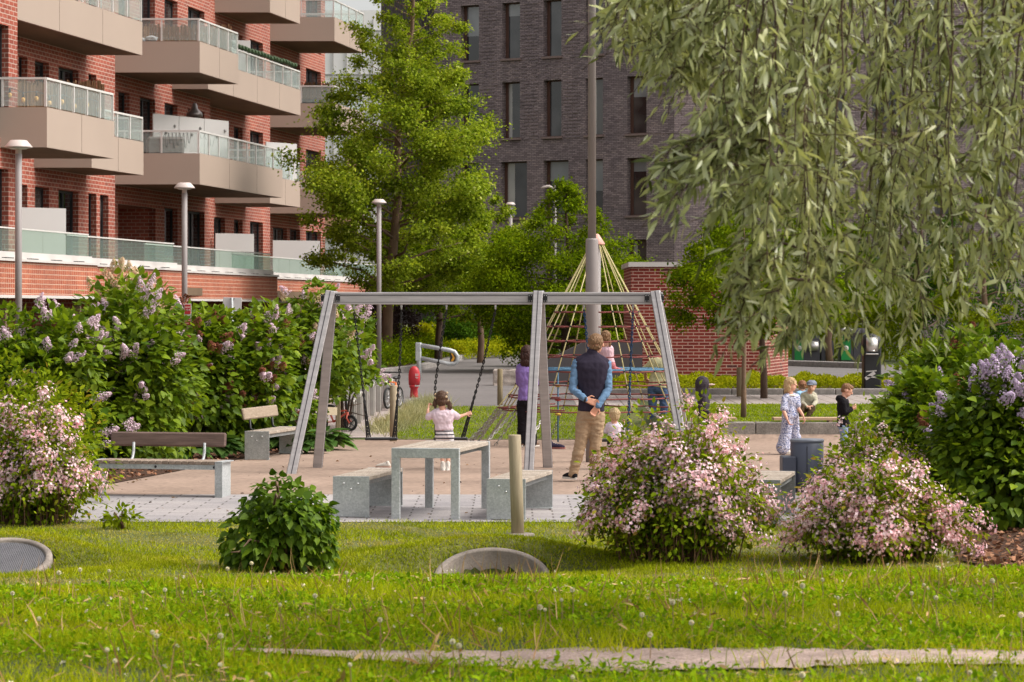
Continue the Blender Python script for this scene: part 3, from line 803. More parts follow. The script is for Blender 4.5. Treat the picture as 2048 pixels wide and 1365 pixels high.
# dark sloping ramp wall left of it
bm = BM(); Y = 63
P3 = [(PX(1092, Y), PZ(722, Y)), (PX(1172, Y), PZ(682, Y)), (PX(1285, Y), PZ(682, Y)), (PX(1285, Y), .2), (PX(1092, Y), .2)]
v0 = [bm.verts.new((x, Y, z)) for x, z in P3]; v1 = [bm.verts.new((x, Y + .35, z)) for x, z in P3]
bm.faces.new(v0); bm.faces.new(v1[::-1])
for i in range(5): bm.faces.new((v0[i], v0[(i + 1) % 5], v1[(i + 1) % 5], v1[i]))
o = bobj('ramp_wall', bm, M('dark_render', rgb((82, 78, 80))[:3], .8, .1, 2)); setp(o, 'dark grey sloping ramp wall seen through the climbing net', 'wall')
# kerb wall and far beds
kerb('stone_kerb', [(PX(1560, 84), 84), (PX(1740, 80), 80)], .5, .17, m_gran, 'grey granite ledge below the recycling containers', 'ledge')
# ================================================================ vegetation
# leaf outlines: list of (side, along, lift) and faces
LEAF_OVAL = ([(0, 0, 0), (.26, .35, .05), (.20, .72, .02), (0, 1, -.08), (-.20, .72, .02), (-.26, .35, .05), (0, .5, -.03)],
             [(0, 1, 6), (1, 2, 6), (2, 3, 6), (3, 4, 6), (4, 5, 6), (5, 0, 6)])
LEAF_HEART = ([(0, 0, 0), (.30, .06, .05), (.40, .35, .05), (.22, .72, .0), (0, 1.05, -.12), (-.22, .72, .0), (-.40, .35, .05), (-.30, .06, .05), (0, .45, -.05)],
              [(0, 1, 2, 8), (8, 2, 3), (8, 3, 4), (8, 4, 5), (8, 5, 6), (0, 8, 6, 7)])
LEAF_RND = ([(0, 0, 0), (.38, .38, .06), (0, 1, -.04), (-.38, .38, .06)], [(0, 1, 2), (0, 2, 3)])
LEAF_LONG = ([(0, 0, 0), (.095, .3, .02), (.09, .62, 0), (0, 1, -.12), (-.09, .62, 0), (-.095, .3, .02)], [(0, 1, 5), (1, 2, 4, 5), (2, 3, 4)])
PETAL = ([(0, 0, 0), (.35, .5, .05), (0, 1, .1), (-.35, .5, .05)], [(0, 1, 2, 3)])
FLORET = ([(0, 0, 0), (.5, .5, .1), (.0, .35, 0), (-.5, .5, .1), (-.35, 0, 0), (-.5, -.5, .1), (0, -.35, 0), (.5, -.5, .1), (.35, 0, 0)],
          [(0, 8, 1, 2), (0, 2, 3, 4), (0, 4, 5, 6), (0, 6, 7, 8)])
def nrm(v): return v / (np.linalg.norm(v, axis=1, keepdims=True) + 1e-9)
def leaf_mesh(name, P, D, U, size, shape, width=None):
    """one little mesh island per leaf. P root, D along, U rough up (n,3)"""
    V0, F0 = shape; n = len(P); k = len(V0)
    V0 = np.array(V0); D = nrm(D); S = nrm(np.cross(D, U)); Nn = np.cross(S, D)
    size = np.broadcast_to(np.asarray(size, float), (n,)); wd = size if width is None else size * width
    V = P[:, None, :] + size[:, None, None] * (V0[None, :, 1:2] * D[:, None, :] + V0[None, :, 2:3] * Nn[:, None, :]) + wd[:, None, None] * V0[None, :, 0:1] * S[:, None, :]
    me = bpy.data.meshes.new(name)
    lens = np.array([len(f) for f in F0]); flat = np.concatenate([np.array(f) for f in F0])
    loops = (flat[None, :] + (np.arange(n) * k)[:, None]).ravel().astype(np.int32)
    tot = np.tile(lens, n); st = np.concatenate([[0], np.cumsum(tot)[:-1]]).astype(np.int32)
    me.vertices.add(n * k); me.vertices.foreach_set('co', V.astype(np.float32).ravel())
    me.loops.add(len(loops)); me.loops.foreach_set('vertex_index', loops)
    me.polygons.add(len(tot)); me.polygons.foreach_set('loop_start', st)
    me.update(calc_edges=True); me.validate()
    return me
def rdir(n, up=0.0):
    v = rng.normal(size=(n, 3)); v = nrm(v); v[:, 2] += up; return nrm(v)

m_bark = M('bark', rgb((122, 98, 80))[:3], .9, .35, 6, bump=.6, bscale=30, stretch=(1, 1, .3))
m_bark_d = M('dark_bark', rgb((84, 66, 54))[:3], .9, .35, 6, bump=.6, bscale=30, stretch=(1, 1, .3))
m_twig = M('twig', rgb((112, 84, 62))[:3], .9, .3, 6)
L_aspen = leafmat('aspen_leaf', lin(.065, .12, .008), lin(.31, .40, .035), .5, tip=lin(.55, .60, .20))  # palest few leaves are highlights put into the leaf colour
L_horn = leafmat('hornbeam_leaf', lin(.05, .10, .004), lin(.23, .32, .010), .5)
L_lime = leafmat('lime_leaf', lin(.11, .17, .006), lin(.30, .36, .015), .5)
L_lilac = leafmat('lilac_leaf', lin(.055, .115, .006), lin(.24, .34, .02), .45, .3, .45)
L_pinkb = leafmat('beauty_bush_leaf', lin(.055, .105, .005), lin(.23, .30, .014), .42, tip=lin(.34, .22, .05))
L_dark = leafmat('dark_leaf', lin(.02, .055, .005), lin(.08, .16, .012), .3, .2)
L_hazel = leafmat('hazel_leaf', lin(.04, .095, .006), lin(.17, .27, .016), .42, .25, .5)
L_willow = leafmat('willow_leaf', lin(.06, .08, .010), lin(.42, .45, .20), .34, .5, .36, tip=lin(.62, .64, .46), under=lin(.46, .48, .34))
L_hosta = leafmat('hosta_leaf', lin(.05, .12, .025), lin(.13, .23, .05), .3, .3)
L_ground = leafmat('ground_cover_leaf', lin(.16, .20, .006), lin(.38, .40, .014), .45)
B_lilac = leafmat('lilac_floret', rgb((204, 170, 190)), rgb((242, 224, 230)), .25, .1, .7, thru=(1.05, 1, 1.05))
B_faded = leafmat('faded_floret', rgb((196, 160, 124)), rgb((236, 216, 186)), .25, .1, .7, thru=(1.1, 1, .9))
B_brown = leafmat('spent_floret', rgb((104, 60, 48)), rgb((160, 104, 84)), .2, .1, .8)
B_purple = leafmat('purple_floret', rgb((174, 148, 182)), rgb((228, 212, 230)), .25, .1, .7, thru=(1.05, 1, 1.08))
B_pink = leafmat('pink_floret', rgb((224, 164, 176)), rgb((252, 226, 234)), .3, .1, .7, tip=rgb((190, 112, 112)), thru=(1.1, 1, 1.02))

def twigs_mesh(bm, segs):
    for pts, r0, r1 in segs:
        n = len(pts); tube(bm, pts, [r0 + (r1 - r0) * i / (n - 1) for i in range(n)], 6)

def tree(name, label, base, h, prof, tr, leafm, nleaf, lsize, shape=LEAF_RND, trunk_h=.18, nl=34, up=.35, seed=1, lean=(0, 0), bark=None, cat='tree', spread=.35, group=None, lean_top=0, fall=0.0, clump=26, sub=5, parts=('crown', 'trunk')):
    """prof(t) gives crown radius at height fraction t (t from 0 at crown base to 1 at top)"""
    r_ = random.Random(seed); g = np.random.default_rng(seed)
    t = thing(name, label, cat, (base[0], base[1], base[2]), group=group)
    B = Vector(base); segs = []
    top = B + Vector((lean[0], lean[1], h * .97))
    tp = [B + Vector((0, 0, -.1))] + [B.lerp(top, k / 8) + Vector((r_.uniform(-1, 1), r_.uniform(-1, 1), 0)) * tr * .6 for k in range(1, 8)] + [top]
    segs.append((tp, tr, tr * .12))
    def trunk_at(z):
        f = min(1, max(0, z / (h * .97))); return B.lerp(top, f)
    C = []; CD = []; CS = []
    for i in range(nl):
        f = (i + .5) / nl; f = f ** .9
        zc = trunk_h * h + f * (h * (1 - trunk_h)) * .97
        az = i * 2.39996 + r_.uniform(-.4, .4)
        Rr = prof(f) * r_.uniform(.62, 1.14)
        p0 = trunk_at(zc - Rr * up * .6); d = Vector((math.cos(az), math.sin(az), 0))
        pts = [p0]
        for k in range(1, 5):
            q = k / 4
            pts.append(p0 + d * (Rr * q) + Vector((0, 0, Rr * up * (q if fall == 0 else q - fall * q * q))) + Vector((r_.uniform(-1, 1), r_.uniform(-1, 1), r_.uniform(-.6, .6))) * Rr * .07)
        rr = tr * .32 * max(.25, 1 - f)
        segs.append((pts, rr, rr * .25))
        ns = max(2, int(sub * max(.35, Rr / max(.01, prof(.3)))))
        for s in range(ns):
            q = r_.uniform(.35, 1.0) if s else 1.0
            a = pts[0]; j = min(3, int(q * 4)); base_p = pts[j].lerp(pts[min(4, j + 1)], q * 4 - j)
            az2 = az + r_.uniform(-1.2, 1.2); L2 = Rr * r_.uniform(.18, .42) * (1.15 - .4 * q)
            e = base_p + Vector((math.cos(az2), math.sin(az2), r_.uniform(-.2, .55) - fall * .4)) * L2
            segs.append(([base_p, base_p.lerp(e, .5) + Vector((0, 0, .03)), e], rr * .35, rr * .12))
            for _ in range(2):
                pp = base_p.lerp(e, r_.uniform(.3, 1.05)); C.append(pp); CD.append((e - base_p).normalized()); CS.append(max(.12, L2 * .55))
    bm = BM(); twigs_mesh(bm, segs); tb = bobj(parts[1], bm, bark or m_bark, t)
    C = np.array([tuple(c) for c in C]); CD = np.array([tuple(c) for c in CD]); CS = np.array(CS)
    w_ = CS ** 1.6; idx = g.choice(len(C), nleaf, p=w_ / w_.sum())
    off = g.normal(size=(nleaf, 3)) * (CS[idx] * spread * 1.6)[:, None]
    off[:, 2] *= .75
    P = C[idx] + off
    Dv = nrm(g.normal(size=(nleaf, 3)) * .7 + CD[idx] * .5 + np.array([0, 0, -.35]))
    Uv = nrm(g.normal(size=(nleaf, 3)) * .55 + np.array([0, 0, 1.0]))
    s = lsize * g.uniform(.6, 1.25, nleaf)
    me = leaf_mesh(parts[0], P, Dv, Uv, s, shape)
    mesh_obj(parts[0], me, leafm, t)
    return t

# ---- the aspen and other garden trees
zb = float(H(PX(772, 78), 78))
def prof_aspen(f):
    return float(np.interp(f, [0, .06, .2, .3, .45, .62, .78, .92, 1], [1.3, 2.3, 2.6, 2.55, 2.05, 1.5, 1.05, .75, .25]))
tree('aspen_tree', 'tall pyramidal light green tree standing between the apartment block and the dark office block', (PX(772, 78), 78, zb), 13.2, prof_aspen, .17, L_aspen, 100000, .094, trunk_h=.155, nl=92, seed=3, lean=(.85, 0), spread=.40, sub=8)
tree('young_tree', 'small spreading tree with a dark trunk, right behind the tall light green tree', (PX(876, 82), 82, float(H(PX(876, 82), 82))), 4.9, lambda f: float(np.interp(f, [0, .25, .7, 1], [1.3, 1.9, 1.3, .3])), .13, L_horn, 20000, .09, trunk_h=.30, nl=30, seed=5, bark=m_bark_d)
tree('young_tree', 'light green tree beside the far street lamp, at the right foot of the tall tree', (PX(960, 84), 84, .5), 5.6, lambda f: float(np.interp(f, [0, .3, .7, 1], [1.0, 1.6, 1.2, .3])), .11, L_aspen, 26000, .085, trunk_h=.22, nl=34, seed=6)
tree('hornbeam_tree', 'dark green layered tree behind the tip of the climbing net', (PX(1135, 74), 74, .45), 5.25, lambda f: float(np.interp(f, [0, .12, .35, .62, .82, 1], [1.3, 2.1, 2.35, 1.6, .8, .15])), .14, L_horn, 60000, .09, LEAF_OVAL, trunk_h=.12, nl=60, seed=8, up=.18, fall=.3, spread=.5, bark=m_bark_d)
tree('hornbeam_tree', 'small bright green tree with a slim dark trunk in front of the brick enclosure', (PX(1528, 54), 54, float(H(PX(1528, 54), 54))), 4.15, lambda f: float(np.interp(f, [0, .2, .5, .8, 1], [1.2, 1.85, 1.6, .9, .2])), .075, L_horn, 44000, .075, LEAF_OVAL, trunk_h=.32, nl=60, seed=9, up=.3, fall=.25, bark=m_bark_d)
tree('slender_tree', 'slender young tree with a thin brown trunk on the lawn behind the low wall', (PX(1487, 46.2), 46.2, float(H(PX(1487, 46.2), 46.2))), 3.4, lambda f: float(np.interp(f, [0, .3, .7, 1], [.5, .8, .6, .15])), .05, L_horn, 3800, .065, LEAF_OVAL, trunk_h=.50, nl=16, seed=10, bark=m_bark)
tree('background_tree', 'dark evergreen tree behind the willow, above the recycling containers', (PX(1840, 92), 92, .5), 6.6, lambda f: float(np.interp(f, [0, .3, .7, 1], [2.2, 2.4, 1.6, .3])), .16, L_dark, 22000, .09, trunk_h=.1, nl=40, seed=12, bark=m_bark_d)
tree('weeping_tree', 'yellow-green drooping tree far behind the willow and purple lilac', (PX(1970, 88), 88, .5), 6.4, lambda f: float(np.interp(f, [0, .3, .7, 1], [1.6, 1.9, 1.3, .3])), .13, L_lime, 16000, .085, trunk_h=.2, nl=30, seed=13, fall=1.1)
tree('background_tree', 'leafy green tree behind the brick enclosure wall, half hidden by the willow', (PX(1660, 86), 86, .5), 5.4, lambda f: float(np.interp(f, [0, .3, .7, 1], [1.6, 2.0, 1.4, .3])), .13, L_horn, 18000, .09, trunk_h=.28, nl=30, seed=14)
tree('garden_tree', 'bushy yellow-green tree at the end of the terrace, left of the tall tree', (PX(690, 100), 100, .6), 3.9, lambda f: float(np.interp(f, [0, .3, .7, 1], [1.2, 1.5, 1.0, .3])), .1, L_lime, 9000, .09, trunk_h=.12, nl=22, seed=15)

# ---- rounded shrubs and hedges made of leaf shoots
def shrub(name, label, c, rad, leafm, nleaf, lsize, shape=LEAF_OVAL, cat='shrub', seed=1, lumps=26, stems=7, group=None, zmin=.02, cut=None, droop=-.2, upw=.8, shell=.55, stemm=None):
    """c = base centre, rad = (rx, ry, height). Returns the thing and shoot tips."""
    g = np.random.default_rng(seed)
    t = thing(name, label, cat, c, group=group)
    rx, ry, hh = rad
    th = g.uniform(0, 2 * PI, lumps); ph = g.uniform(.02, 1, lumps) ** .8
    k = np.sqrt(np.clip(1 - (ph * .98) ** 2.4, .02, 1)) * g.uniform(.75, 1.05, lumps)
    LC = np.stack([c[0] + np.cos(th) * rx * k * .82, c[1] + np.sin(th) * ry * k * .82, c[2] + hh * (.10 + .80 * ph) * g.uniform(.9, 1.07, lumps)], 1)
    LR = g.uniform(.16, .30, lumps) * (rx + hh) * .62
    n_in = int(nleaf * .25)
    idx = g.integers(0, lumps, nleaf)
    dv = nrm(g.normal(size=(nleaf, 3)))
    rr = g.uniform(0, 1, nleaf) ** (1 / 3) * (1 - shell) + shell * g.uniform(.8, 1.05, nleaf)
    P = LC[idx] + dv * (LR[idx] * rr)[:, None]
    P[:n_in] = np.array(c) + np.stack([(g.uniform(-1, 1, n_in)) * rx * .8, g.uniform(-1, 1, n_in) * ry * .8, g.uniform(.02, .85, n_in) * hh], 1) * np.array([1, 1, 1])
    P[:, 2] = np.maximum(P[:, 2], c[2] + zmin + g.uniform(0, .1, nleaf))
    if cut is not None:
        P = P[P[:, 2] > cut + g.uniform(-.12, .12, len(P)) - .25 * np.clip((c[0] - P[:, 0]) / rx, -.3, 1)]; nleaf = len(P); dv = nrm(g.normal(size=(nleaf, 3)))
    out = P - np.array([c[0], c[1], c[2] + hh * .35])
    Dv = nrm(nrm(out) * .55 + dv * .5 + g.normal(size=(nleaf, 3)) * .35 + np.array([0, 0, droop]))
    Uv = nrm(nrm(out) * .6 + g.normal(size=(nleaf, 3)) * .35 + np.array([0, 0, upw]))
    me = leaf_mesh('foliage', P, Dv, Uv, lsize * g.uniform(.55, 1.25, nleaf), shape)
    mesh_obj('foliage', me, leafm, t)
    bm = BM(); r_ = random.Random(seed)
    for i in range(stems):
        L = LC[i % lumps]; b = Vector((c[0] + r_.uniform(-.2, .2) * rx, c[1] + r_.uniform(-.2, .2) * ry, c[2] - .05)); e = Vector(L)
        tube(bm, [b, b.lerp(e, .5) + Vector((0, 0, .12 * hh)), e], [.022, .015, .006], 6)
    bobj('stem', bm, stemm or m_twig, t)
    return t, LC, LR
# flower panicles: a few meshes shared by every cluster
def panicle(seed, L=.20, n=110, size=.022):
    g = np.random.default_rng(seed); z = g.uniform(0, 1, n) ** .8; a = g.uniform(0, 2 * PI, n)
    r_ = (.42 * (1 - z) ** .8 + .06) * L * g.uniform(.55, 1.05, n)
    P = np.stack([np.cos(a) * r_, np.sin(a) * r_, z * L], 1)
    o = nrm(np.stack([np.cos(a), np.sin(a), .3 + z], 1)); U = o
    D = nrm(np.cross(o, rdir(n)))
    m_ = 24; zs_ = np.linspace(-.15, 1, m_); P = np.concatenate([P, np.stack([zs_ * 0, zs_ * 0, zs_ * L], 1)]); D = np.concatenate([D, np.tile([0, 0, 1.], (m_, 1))]); U = np.concatenate([U, rdir(m_)])
    return leaf_mesh('flower_cluster', P, D, U, np.concatenate([size * g.uniform(.8, 1.25, n), np.full(m_, L * .09)]), FLORET)
PAN = {k: [panicle(i + 40 * j) for i in range(3)] for j, k in enumerate('lfbp')}
for k, m_ in zip('lfbp', (B_lilac, B_faded, B_brown, B_purple)):
    for me in PAN[k]: me.materials.append(m_)
def add_clusters(t, pts, kinds, sz, outc):
    for i, p in enumerate(pts):
        k = kinds[i % len(kinds)]
        o = bpy.data.objects.new('flower_cluster', PAN[k][i % 3]); COL.objects.link(o)
        d = (Vector(p) - Vector(outc)); d.z = abs(d.z) * .3 + .5 * d.length; d.normalize()
        d = (d + Vector((rnd.uniform(-.4, .4), rnd.uniform(-.4, .4), rnd.uniform(-.5, .2)))).normalized()
        o.rotation_euler = d.to_track_quat('Z', 'Y').to_euler(); o.location = p
        s = sz * rnd.uniform(.65, 1.2); o.scale = (s, s, s)
        o.parent = t; o.matrix_parent_inverse = Matrix.Translation(t.location).inverted()
def lilac(label, pxc, Y, wpx, topy, kinds, npan, seed, nleaf, ls=.115, sz=1.0, z0=0.0, depth=.9, front=True, zlo=0.0, cut=None):
    s = Y / F; x = PX(pxc, Y); rx = wpx / 2 * s; hh = PZ(topy, Y) - z0
    t, LC, LR = shrub('lilac_bush', label, (x, Y, z0), (rx, depth, hh), L_lilac, nleaf, ls, LEAF_HEART, 'lilac bush', seed, lumps=34, stems=11, stemm=m_bark_d, droop=-.35, cut=cut)
    g = np.random.default_rng(seed + 5); P = []
    npan = int(npan * 1.9)
    while len(P) < npan:
        i = g.integers(0, len(LC)); dv = g.normal(size=3); dv[1] = -abs(dv[1]) * 1.1 if front else dv[1]; dv[2] += .45; dv /= np.linalg.norm(dv)
        p = LC[i] + dv * LR[i] * .97
        if p[2] > z0 + max(.45, zlo * hh): P.append(p)
    P2 = []
    for p in P: P2 += [p] + [p + g.normal(size=3) * .09 * sz for _ in range(int(g.integers(1, 3)))]
    add_clusters(t, P2[:99], kinds, sz * .86, (x, Y, z0 + hh * .4))
    return t
lilac('tall lilac with pale mauve flowers at the foot of the nearest street lamp', 70, 36.6, 350, 628, 'l', 26, 21, 8200, z0=0)
lilac('broad lilac with many mauve flower clusters behind the wooden-backed bench', 255, 37.6, 300, 605, 'lll', 34, 22, 8200)
lilac('lilac topped by large creamy faded flower heads, below the brick podium', 250, 38.9, 150, 576, 'fff', 16, 23, 5200, sz=1.15, zlo=.72)
lilac('lilac with brown spent flowers, standing around the red notice sign', 400, 41.5, 230, 612, 'bbl', 24, 24, 6800)
lilac('lilac with reddish and mauve flowers beside the back of the white sign', 520, 42.0, 190, 618, 'bll', 20, 25, 5600)
lilac('lilac with creamy and pale flowers behind the left leg of the swing frame', 620, 43.2, 180, 585, 'ffl', 24, 26, 6600, zlo=.5, cut=.72)
lilac('lilac with large mauve clusters hanging behind the empty swing', 682, 46.6, 135, 622, 'lll', 14, 27, 5200, sz=1.1, zlo=.45, cut=.86)
lilac('big lilac with tall deep purple flower spikes above the bark mulch', 2000, 26.8, 280, 742, 'p', 18, 28, 9000, .095, 1.05, depth=.8, zlo=.66)
lilac('green lilac with few spent flowers between pink bush and purple lilac', 1858, 28.6, 230, 762, 'bp', 12, 29, 8800, .095, 1.0, depth=.7)
lilac('dark leafy lilac under the willow, behind the right pink bush', 1905, 31.5, 250, 690, 'bb', 5, 30, 8000, .095, .9, depth=.8)

# ---- pink beauty bushes: arching shoots with leaves and masses of small bells
def beauty(label, pxc, Y, wpx, topy, seed, nshoot, z0=0.0, dens=1.0, fl=1.0, depth=None, topw=.55):
    g = np.random.default_rng(seed); r_ = random.Random(seed)
    s = Y / F; x = PX(pxc, Y); rx = wpx / 2 * s; hh = PZ(topy, Y) - z0; dp = depth or rx * .8
    t = thing('beauty_bush', label, 'flowering bush', (x, Y, z0))
    bm = BM(); LP, LD, LU, FP, FD = [], [], [], [], []
    for i in range(nshoot):
        az = g.uniform(0, 2 * PI); k = g.uniform(.15, 1.0) ** .55; up = math.sqrt(max(0.0, 1.05 - k * k)) * g.uniform(.5, 1.04)
        sec = 1 + .16 * math.sin(2 * az + seed) + .13 * math.sin(5 * az + 2 * seed) + (.20 + .2 * g.random() if g.random() < .09 else 0); k *= sec; up *= 1 + .10 * math.sin(3 * az + seed * 1.7)
        bare = g.random() < .30 or math.sin(4 * az + seed) * math.sin(7 * up + seed) > .55
        b = Vector((x + math.cos(az) * rx * .45 * k + g.normal() * .12 * rx, Y + math.sin(az) * dp * .45 * k + g.normal() * .12 * dp, z0 - .03))
        e = Vector((x + math.cos(az) * rx * k * 1.02, Y + math.sin(az) * dp * k, z0 + hh * max(.05, up * g.uniform(.55, 1.0))))
        mid = b.lerp(e, .55); mid.z = z0 + min(hh * 1.0, max(e.z - z0, .1) * 1.0 + .22 * hh * k); 
        c1 = b.lerp(mid, .6); c1.z += .08 * hh
        P = [b, c1, mid, e]
        # sample a smooth curve
        Q = []
        for q in np.linspace(0, 1, 9):
            a0 = b.lerp(c1, q); a1 = c1.lerp(mid, q); a2 = mid.lerp(e, q); b0 = a0.lerp(a1, q); b1 = a1.lerp(a2, q); Q.append(b0.lerp(b1, q))
        tube(bm, Q, [.0055 - .0004 * j for j in range(9)], 5, caps=False)
        nl = int(44 * dens)
        for j in range(nl):
            q = .04 + .96 * g.random(); u = q * 8; a = Q[int(min(7, u))].lerp(Q[int(min(7, u)) + 1], u - int(min(7, u)))
            o = Vector(g.normal(size=3)) * .07 + Vector((0, 0, .005)); p = a + o
            LP.append(p); dd = (Q[min(8, int(u) + 1)] - Q[max(0, int(u) - 1)]).normalized(); LD.append(dd * .4 + o * 9 + Vector((0, 0, -.35))); LU.append(Vector(g.normal(size=3)) * .4 + Vector((0, -.25, 1)))
        # bell clusters sit on the outer, upper half of each shoot
        ncl = 0 if bare else max(0, int(round(g.normal(9.5, 3) * fl)))
        for j in range(ncl):
            q = .40 + .60 * g.random(); u = q * 8; a = Q[int(min(7, u))].lerp(Q[int(min(7, u)) + 1], u - int(min(7, u)))
            out = (a - Vector((x, Y, z0 + .35 * hh))).normalized(); cc = a + out * .05 + Vector(g.normal(size=3)) * .03
            if g.random() < .18: continue
            for m_ in range(int(g.integers(8, 17))):
                p = cc + Vector(g.normal(size=3)) * .034; FP.append(p); FD.append((p - cc).normalized() + out * .8)
    bobj('stem', bm, m_twig, t)
    A = lambda L: np.array([tuple(v) for v in L])
    me = leaf_mesh('foliage', A(LP), A(LD), A(LU), .062 * g.uniform(.6, 1.2, len(LP)), LEAF_OVAL); mesh_obj('foliage', me, L_pinkb, t)
    me = leaf_mesh('blossom', A(FP), nrm(np.cross(A(FD), rdir(len(FP)))), A(FD), .0235 * g.uniform(.75, 1.25, len(FP)), FLORET); o = mesh_obj('blossom', me, B_pink, t); setp(o, kind='stuff')
    return t
beauty('large round pink-flowering bush in front of the man and the play net', 1345, 23.5, 350, 800, 51, 430, 0, 1.0, 1.0)
beauty('wide low pink-flowering bush in front of the litter bin', 1757, 23.3, 305, 905, 52, 360, 0, 1.0, 1.0)
beauty('pink-flowering bush with yellow-green shoots behind the wide low one', 1745, 27.2, 210, 818, 53, 190, 0, 1.25, .55)
beauty('pink-flowering bush hiding one end of the wooden-backed bench', 62, 27.3, 275, 768, 54, 330, 0, 1.05, .8)
shrub('leafy_bush', 'yellow-green leafy bush between the bench-side pink bush and the lilacs', (PX(30, 30), 30, 0), (1.0, .6, 1.50), L_pinkb, 5000, .075, seed=55)
# ---- crinkled hazel, hosta, hedges
tz, LC, LR = shrub('hazel_bush', 'small dark green corkscrew hazel with crinkled leaves on the mown lawn', (PX(562, 22.4), 22.4, -.02), (.40, .36, .73), L_hazel, 2300, .075, LEAF_HEART, 'bush', 61, lumps=22, stems=6, droop=-.9, upw=.3)
bm = BM()
for (px0, py0, px1, py1) in ((520, 1085, 462, 1105), (548, 1010, 560, 985), (556, 985, 552, 962)):
    a = AT(px0, py0, 22.1); b = AT(px1, py1, 22.0); m1 = a.lerp(b, .35) + Vector((0, 0, .05)); m2 = a.lerp(b, .7) + Vector((0, 0, -.02))
    tube(bm, [a, m1, m2, b], [.011, .009, .008, .004], 6)
bobj('twisted_twig', bm, m_bark, tz)
shrub('leafy_sprout', 'small sprouting green plant at the edge of the paving near the left pink bush', (PX(243, 26.6), 26.6, 0), (.19, .14, .23), L_lime, 130, .075, LEAF_OVAL, 'plant', 62, lumps=8, stems=5)
def hosta(label, px, Y, r, seed, n=70):
    g = np.random.default_rng(seed); c = np.array([PX(px, Y), Y, float(H(PX(px, Y), Y))])
    t = thing('hosta_plant', label, 'plant', tuple(c)); a = g.uniform(0, 2 * PI, n); k = g.uniform(.15, 1, n)
    P = c + np.stack([np.cos(a) * r * k * .55, np.sin(a) * r * k * .55, (.42 - .28 * k) * r * 1.6 + .05], 1)
    D = np.stack([np.cos(a), np.sin(a), .35 - .8 * k], 1); U = np.tile([0, 0, 1.0], (n, 1)) + g.normal(size=(n, 3)) * .2
    mesh_obj('foliage', leaf_mesh('foliage', P, D, U, r * .62 * g.uniform(.7, 1.15, n), LEAF_HEART), L_hosta, t)
    bm = BM()
    for p in P[::2]: tube(bm, [c, (c + p) / 2 + np.array([0, 0, .05]), p], [.008, .007, .005], 5)
    bobj('stem', bm, L_hosta, t)
for i, (lab, px, Y, r) in enumerate((('large green hosta plant just right of the second bench, behind the swing frame leg', 655, 41.6, .42), ('broad-leaved hosta plant behind the backrest of the second bench', 560, 41.5, .42), ('hosta plant beside the first street-side bench, left of the second bench', 440, 39.4, .40), ('low hosta plant between the two left legs of the swing frame', 612, 40.6, .36), ('hosta plant at the foot of the lilac hedge behind the wooden-backed bench', 380, 38.6, .36))):
    hosta(lab, px, Y, r, 70 + i)
def hedge(name, label, pts, w, h, leafm, n, ls, seed, shape=LEAF_RND, kind=None, cat='hedge'):
    g = np.random.default_rng(seed); pts = [np.array(p, float) for p in pts]
    seg = [np.linalg.norm(b - a) for a, b in zip(pts, pts[1:])]; cum = np.concatenate([[0], np.cumsum(seg)])
    u = g.uniform(0, cum[-1], n); i = np.clip(np.searchsorted(cum, u) - 1, 0, len(seg) - 1)
    A = np.array(pts)[i]; Bp = np.array(pts)[i + 1]; f = ((u - cum[i]) / np.array(seg)[i])[:, None]; C = A + (Bp - A) * f
    th = g.uniform(0, PI, n); bump = 1 + .18 * np.sin(u * 5.3) + .14 * np.sin(u * 11.7 + 1) ; rr = g.uniform(.55, 1.05, n) ** .5 * bump
    dirp = (Bp - A) / np.array(seg)[i][:, None]; perp = np.stack([-dirp[:, 1], dirp[:, 0]], 1)
    xy = C[:, :2] + perp * (np.cos(th) * w / 2 * rr)[:, None]
    zg = H(xy[:, 0], xy[:, 1]) + .05
    z = zg + np.abs(np.sin(th)) ** .6 * h * rr
    z = np.where(g.random(n) < .3, zg + g.uniform(0, 1, n) * h * .8, z)
    P = np.stack([xy[:, 0], xy[:, 1], z], 1); out = np.stack([perp[:, 0] * np.cos(th), perp[:, 1] * np.cos(th), np.abs(np.sin(th)) + .2], 1)
    D = nrm(out * .5 + g.normal(size=(n, 3)) * .6); U = nrm(out + g.normal(size=(n, 3)) * .4)
    o = mesh_obj(name, leaf_mesh(name, P, D, U, ls * g.uniform(.6, 1.3, n), shape), leafm)
    if kind: setp(o, kind=kind)
    else: setp(o, label, cat)
    return o
hedge('hedge', 'rounded dark green hedge along the road behind the second swing', [(PX(880, 92), 92), (PX(960, 95), 95), (PX(1075, 97), 97)], 1.8, 1.2, L_dark, 20000, .085, 81)
hedge('hedge', 'low yellow-green planting strip between the road kerb and the dark hedge', [(PX(900, 88), 88), (PX(985, 91.5), 91.5), (PX(1075, 94.5), 94.5)], .9, .5, L_ground, 7000, .075, 82)
hedge('shrubbery', 'green flowering shrubbery behind the red post, along the road kerb', [(PX(660, 69), 69), (PX(768, 77), 77), (PX(858, 86), 86)], 1.3, .70, L_horn, 13000, .075, 83, cat='shrubs')
hedge('shrubbery', 'bright yellow-green shrub below the white railing', [(PX(772, 88), 88), (PX(815, 89), 89)], 1.2, .95, L_lime, 7000, .08, 84, cat='shrubs')
hedge('yellow_shrub', 'yellow-flowering shrub next to the dark trunk behind the barrier', [(PX(842, 88), 88), (PX(866, 88.5), 88.5)], .8, .95, L_ground, 3500, .07, 85, cat='shrub')
hedge('ground_cover', '', [(1.4, 59.0), (5, 59.2), (8.2, 59.0), (13, 58.8)], 3.6, .25, L_ground, 26000, .06, 86, LEAF_OVAL, kind='stuff')
hedge('shrubbery', 'light green shrubs with white blossom behind the recycling containers', [(PX(1570, 92), 92), (PX(1700, 92), 92), (PX(1830, 91), 91)], 2.0, 2.1, L_lime, 17000, .09, 87, cat='shrubs')
